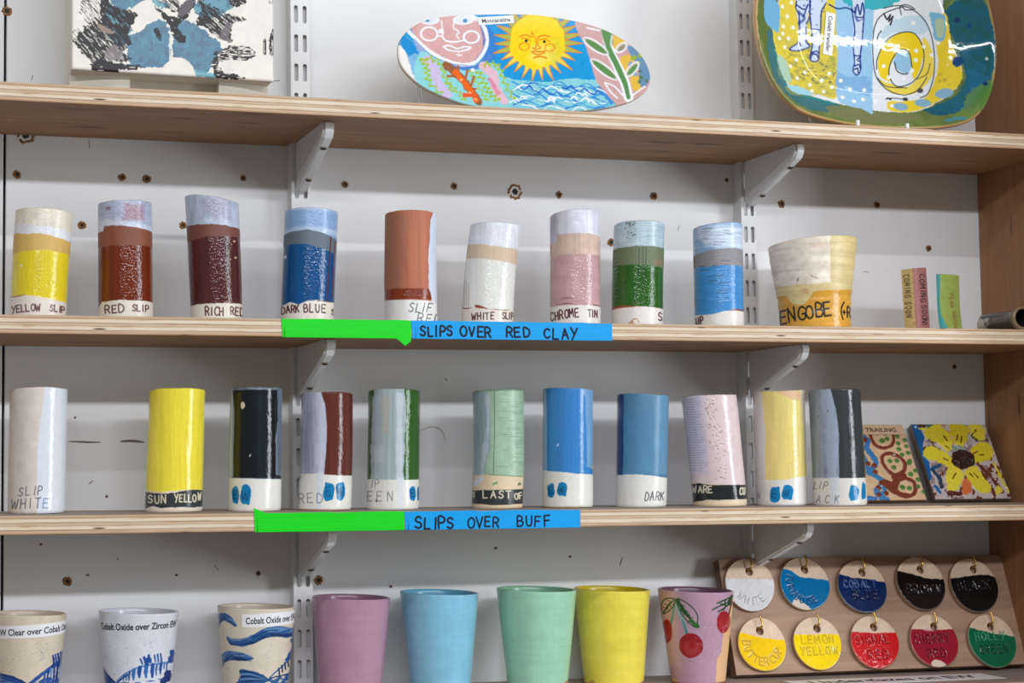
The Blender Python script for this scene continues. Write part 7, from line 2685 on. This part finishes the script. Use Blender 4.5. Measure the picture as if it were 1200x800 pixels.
cup('mauve cup painted with red cherries and dark green leaves', 770.3, 860, 691.2, 786.7, 849.8, -.070, c_cherry, y8=798.4, seed=48, inner=(110, 76, 94))

# ================================================================== the board of hanging glaze discs
BYB, BYT, BTH = -.066, -.0192, .0135
bl = at(863, 794, BYB - .0)
BX0 = bl[0]
BX1 = at(1174, 651, BYT)[0]
bz0 = top_z(4, BX0) + .0006
zt = at(838, 655, BYT)[2]
BH = math.hypot(zt - bz0, BYT - BYB)
bn = Vector((0, -(zt - bz0), (BYT - BYB))).normalized()
bz0 += BTH * bn.z + abs(SHELVES[4][1]) * .004
BH -= BTH * bn.z
kslope = (at(1174, 651, BYT)[2] - zt) / (BX1 - BX0)
boardm = box_mesh('display_board', (0, 0, -BTH), (BX1 - BX0, BH, 0), .0008, mats=lambda n: 0 if n.z > .8 else 1)
board = link('display_board', boardm, [M_BOARD, plain('board_edge', srgb(112, 84, 60), rough=.7, vary=.35, scale=90)])
frame_obj(board, (BX0, BYB, bz0), (1, 0, SHELVES[4][1]), bn)
tag(board, 'brown plywood board with ten brass hooks leaning on the lowest shelf', 'display board')
BM = board.matrix_world.copy()
BMI = BM.inverted()


def on_board(px, py, lift=0.0):
    q = BM @ Vector((0, 0, lift))
    w = at_plane(px, py, np.array(q), np.array(bn))
    return BMI @ Vector(w)


DISCS = [
    ('white', (879.2, 684.6), (878.2, 669.6), (224, 224, 226), [('W', None)], 'white glazed disc stamped WHITE, leftmost in the upper row of the board'),
    ('turquoise', (943.6, 683.7), (943.0, 667.2), (0, 112, 170), [], 'turquoise blue glazed disc stamped TURQUOISE on the board'),
    ('cobalt', (1010.8, 687.0), (1010.5, 670.5), (8, 40, 92), [], 'dark blue glazed disc stamped COBALT BLUE on the board'),
    ('brown', (1079.7, 683.2), (1078.6, 667.2), (22, 16, 18), [], 'very dark brown glazed disc stamped BROWN on the board'),
    ('black', (1142.0, 685.4), (1141.0, 667.0), (8, 9, 12), [], 'black glazed disc stamped BLACK, rightmost in the upper row'),
    ('butter', (893.5, 754.6), (890.6, 739.0), (248, 202, 8), [], 'warm yellow glazed disc stamped BUTTERCUP, lower left of the board'),
    ('lemon', (958.5, 753.2), (957.6, 736.2), (252, 214, 0), [], 'bright yellow glazed disc stamped LEMON YELLOW on the board'),
    ('signal', (1025.6, 752.0), (1024.0, 734.6), (206, 22, 30), [], 'bright red glazed disc stamped SIGNAL RED on the board'),
    ('cherry', (1095.2, 750.6), (1094.6, 734.0), (156, 24, 48), [], 'crimson glazed disc stamped CHERRY RED with a bare chip below'),
    ('holly', (1163.4, 750.5), (1161.0, 734.0), (2, 104, 66), [], 'green glazed disc stamped HOLLY GREEN, lower right of the board'),
]


def disc_paint(kind, cx, cy, rx, ry, col):
    def f(p):
        # drawing units centred on the disc, radius 30
        CL = (218, 192, 166)
        p.put(np.ones(len(p.X)), CL)
        p.g[:] = .15
        p.mottle(.05, 6)
        edge = {'white': [(-30, -7), (0, -6.5), (30, -5)], 'turquoise': [(-30, -19), (-15, -15), (-5, -8), (10, -6), (30, -3.5)], 'cobalt': [(-30, -16), (-10, -10), (10, -8), (30, -4)],
                'brown': [(-30, -15), (-5, -9), (10, -5.5), (30, -4)], 'black': [(-30, -8), (-10, -10), (12, -12), (30, -9)], 'butter': [(-30, -15), (-10, -10), (10, -6), (30, -4)],
                'lemon': [(-30, -10), (0, -10), (30, -9)], 'signal': [(-30, -12), (0, -10.5), (30, -10)], 'cherry': [(-30, -14), (-8, -13), (0, -12), (30, -12.5)], 'holly': [(-30, -17), (-10, -11), (10, -7), (30, -4)]}[kind]
        p.below(edge, col, 1.0, wob=1.0, soft=.7, seed=int(cx))
        gl = p.Y > np.interp(p.X, *np.array(edge).T)
        p.mottle(.05, 5, seed=3)
        dk = tuple(v * .62 for v in col) if sum(col) > 120 else tuple(v * 1.0 + 22 for v in col)
        S = dict(jit=.03, relief=-.55, gloss=1.0, seed=int(cx))
        if kind == 'white':
            p.text('WHITE', 0, 0, 8, 1.5, (178, 178, 180), arc=(0, 0, 22.5, math.radians(138)), space=.5, aspect=.8, **S)
        elif kind == 'turquoise':
            p.poly([(-18, 18), (-13, 17), (-7, 22), (0, 26.5), (-1, 33), (-10, 32), (-20, 24)], (226, 208, 190), .2, wob=1.8)
            p.text('TURQUOISE', 0, 0, 7.6, 1.4, (0, 74, 122), arc=(0, 0, 23, math.radians(206)), space=.42, aspect=.8, **S)
        elif kind == 'cobalt':
            p.text('COBALT', -23, 1, 8, 1.5, (72, 96, 150), space=.3, aspect=.85, **S)
            p.text('BLUE', -14, 14, 9, 1.5, (4, 20, 60), space=.3, aspect=.9, **S)
        elif kind == 'brown':
            p.text('BROWN', -20, 11, 10, 1.5, dk, space=.26, aspect=.85, rot=.05, **S)
        elif kind == 'black':
            p.text('BLACK', -21, 5.5, 10, 1.5, dk, space=.28, aspect=.85, rot=-.02, **S)
        elif kind == 'butter':
            p.text('BUTTERCUP', 0, 0, 8.5, 1.5, (200, 154, 10), arc=(0, 0, 24, math.radians(186)), space=.42, aspect=.85, **S)
        elif kind == 'lemon':
            p.text('LEMON', -20, 0, 9, 1.4, (210, 172, 0), space=.3, aspect=.9, **S)
            p.text('YELLOW', -23, 13, 9, 1.4, (206, 168, 0), space=.28, aspect=.85, **S)
        elif kind == 'signal':
            p.text('SIGNAL', -24, 1, 9, 1.5, (146, 12, 18), space=.32, aspect=.85, **S)
            p.text('RED', -11, 19, 10, 1.5, (146, 12, 18), space=.3, aspect=.9, **S)
        elif kind == 'cherry':
            p.text('CHERRY', -25, 2, 9, 1.5, (96, 10, 26), space=.3, aspect=.82, **S)
            p.text('RED', -11, 18, 9, 1.5, (96, 10, 26), space=.3, aspect=.9, **S)
            p.poly([(-10, 24), (-2, 21), (6, 24), (8, 31), (-6, 32)], (226, 204, 184), .2, wob=1.2)
            p.ell(-4, -13, 8, 2, (226, 190, 190), wob=.4, alpha=.6)
        else:
            p.text('HOLLY', -21, -1, 9, 1.5, (60, 146, 110), space=.3, aspect=.85, **S)
            p.text('GREEN', -19, 14, 9, 1.5, (0, 66, 40), space=.28, aspect=.85, **S)
        p.put(np.clip((p.rho - .965) / .02, 0, 1) * gl * .5, CL)
    return f


hooks_done = 0
M_DISC = glaze_material('stamped_disc_glaze', bump=0.35, rough=(0.62, 0.08), vary=.04, bscale=170.0)
for i, (kind, (cx, cy), (hx, hy), col, _, lab) in enumerate(DISCS):
    lift = .0020                     # gap between board and disc
    th = .0046
    C_ = on_board(cx, cy, lift + th)
    Hh = on_board(hx, hy, lift + th)
    # true radius from the height of the disc in the survey
    top_ = on_board(cx, cy - 30.4, lift + th)
    bot_ = on_board(cx, cy + 30.6, lift + th)
    r = (top_ - bot_).length / 2
    n = 260
    t = np.linspace(0, 2 * np.pi, n, endpoint=False)
    wv = 1 + .012 * np.sin(2 * t + i) + .008 * np.sin(3 * t + 2 * i)
    outer = np.stack([r * wv * np.cos(t), r * wv * np.sin(t)], 1)
    h0 = np.array([(Hh - C_).x, (Hh - C_).y])
    hole = np.stack([h0[0] + .0050 * np.cos(t), h0[1] + .0050 * np.sin(t)], 1)
    k = 30.0 / r
    me = disc_mesh('glaze_disc', outer, hole, th, lambda x, y, k=k: x * k, lambda x, y, k=k: -y * k, disc_paint(kind, cx, cy, 30, 30, col), 100, edge=(178, 146, 118), backc=(200, 172, 146), rim=.0009)
    o = link('glaze_disc', me, [M_DISC])
    W0 = BM @ Vector((C_.x, C_.y, lift))
    frame_obj(o, W0, BM.col[0].xyz, bn)
    tag(o, lab, 'disc', 'hanging glaze discs')
    # the brass hook: shank out of the board through the hole, then turned up
    q = Vector((Hh.x - .0014, Hh.y + .0022, 0))
    pts = [(q.x, q.y, -.006), (q.x, q.y, .004), (q.x + .0004, q.y + .0002, .0092), (q.x + .0018, q.y + .0016, .0118), (q.x + .0026, q.y + .0050, .0126), (q.x + .0022, q.y + .0095, .0126), (q.x + .0012, q.y + .0142, .0124)]
    hk = link('cup_hook', tube_mesh('cup_hook', pts, .00115, 10), [M_BRASS], board)
    cm = tube_mesh('collar', [(q.x, q.y, -.0005), (q.x, q.y, .0012)], .0022, 14, smooth=False)
    link('collar', cm, [M_BRASS], hk)

# handwritten paper strip lying on the lowest shelf
NZ = top_z(4, .70)
lx0, lx1 = at(920, 799, -.087)[0], at(1180, 799, -.110)[0]


def note_map(x, y, l):
    X_ = .612 + x
    Y_ = -.142 + y + .0
    return (X_, Y_, top_z(4, X_) + .0003 + l)


me = label_mesh('paper_note', 'Underglazes on EW', .262, .050, .032, note_map, .215, tx=.022, ty=.016, nx=30)
nt_ = link('paper_note', me, [M_PAPER, M_INK])
tag(nt_, 'white printed paper strip lying on the lowest shelf below the disc board', 'paper label')
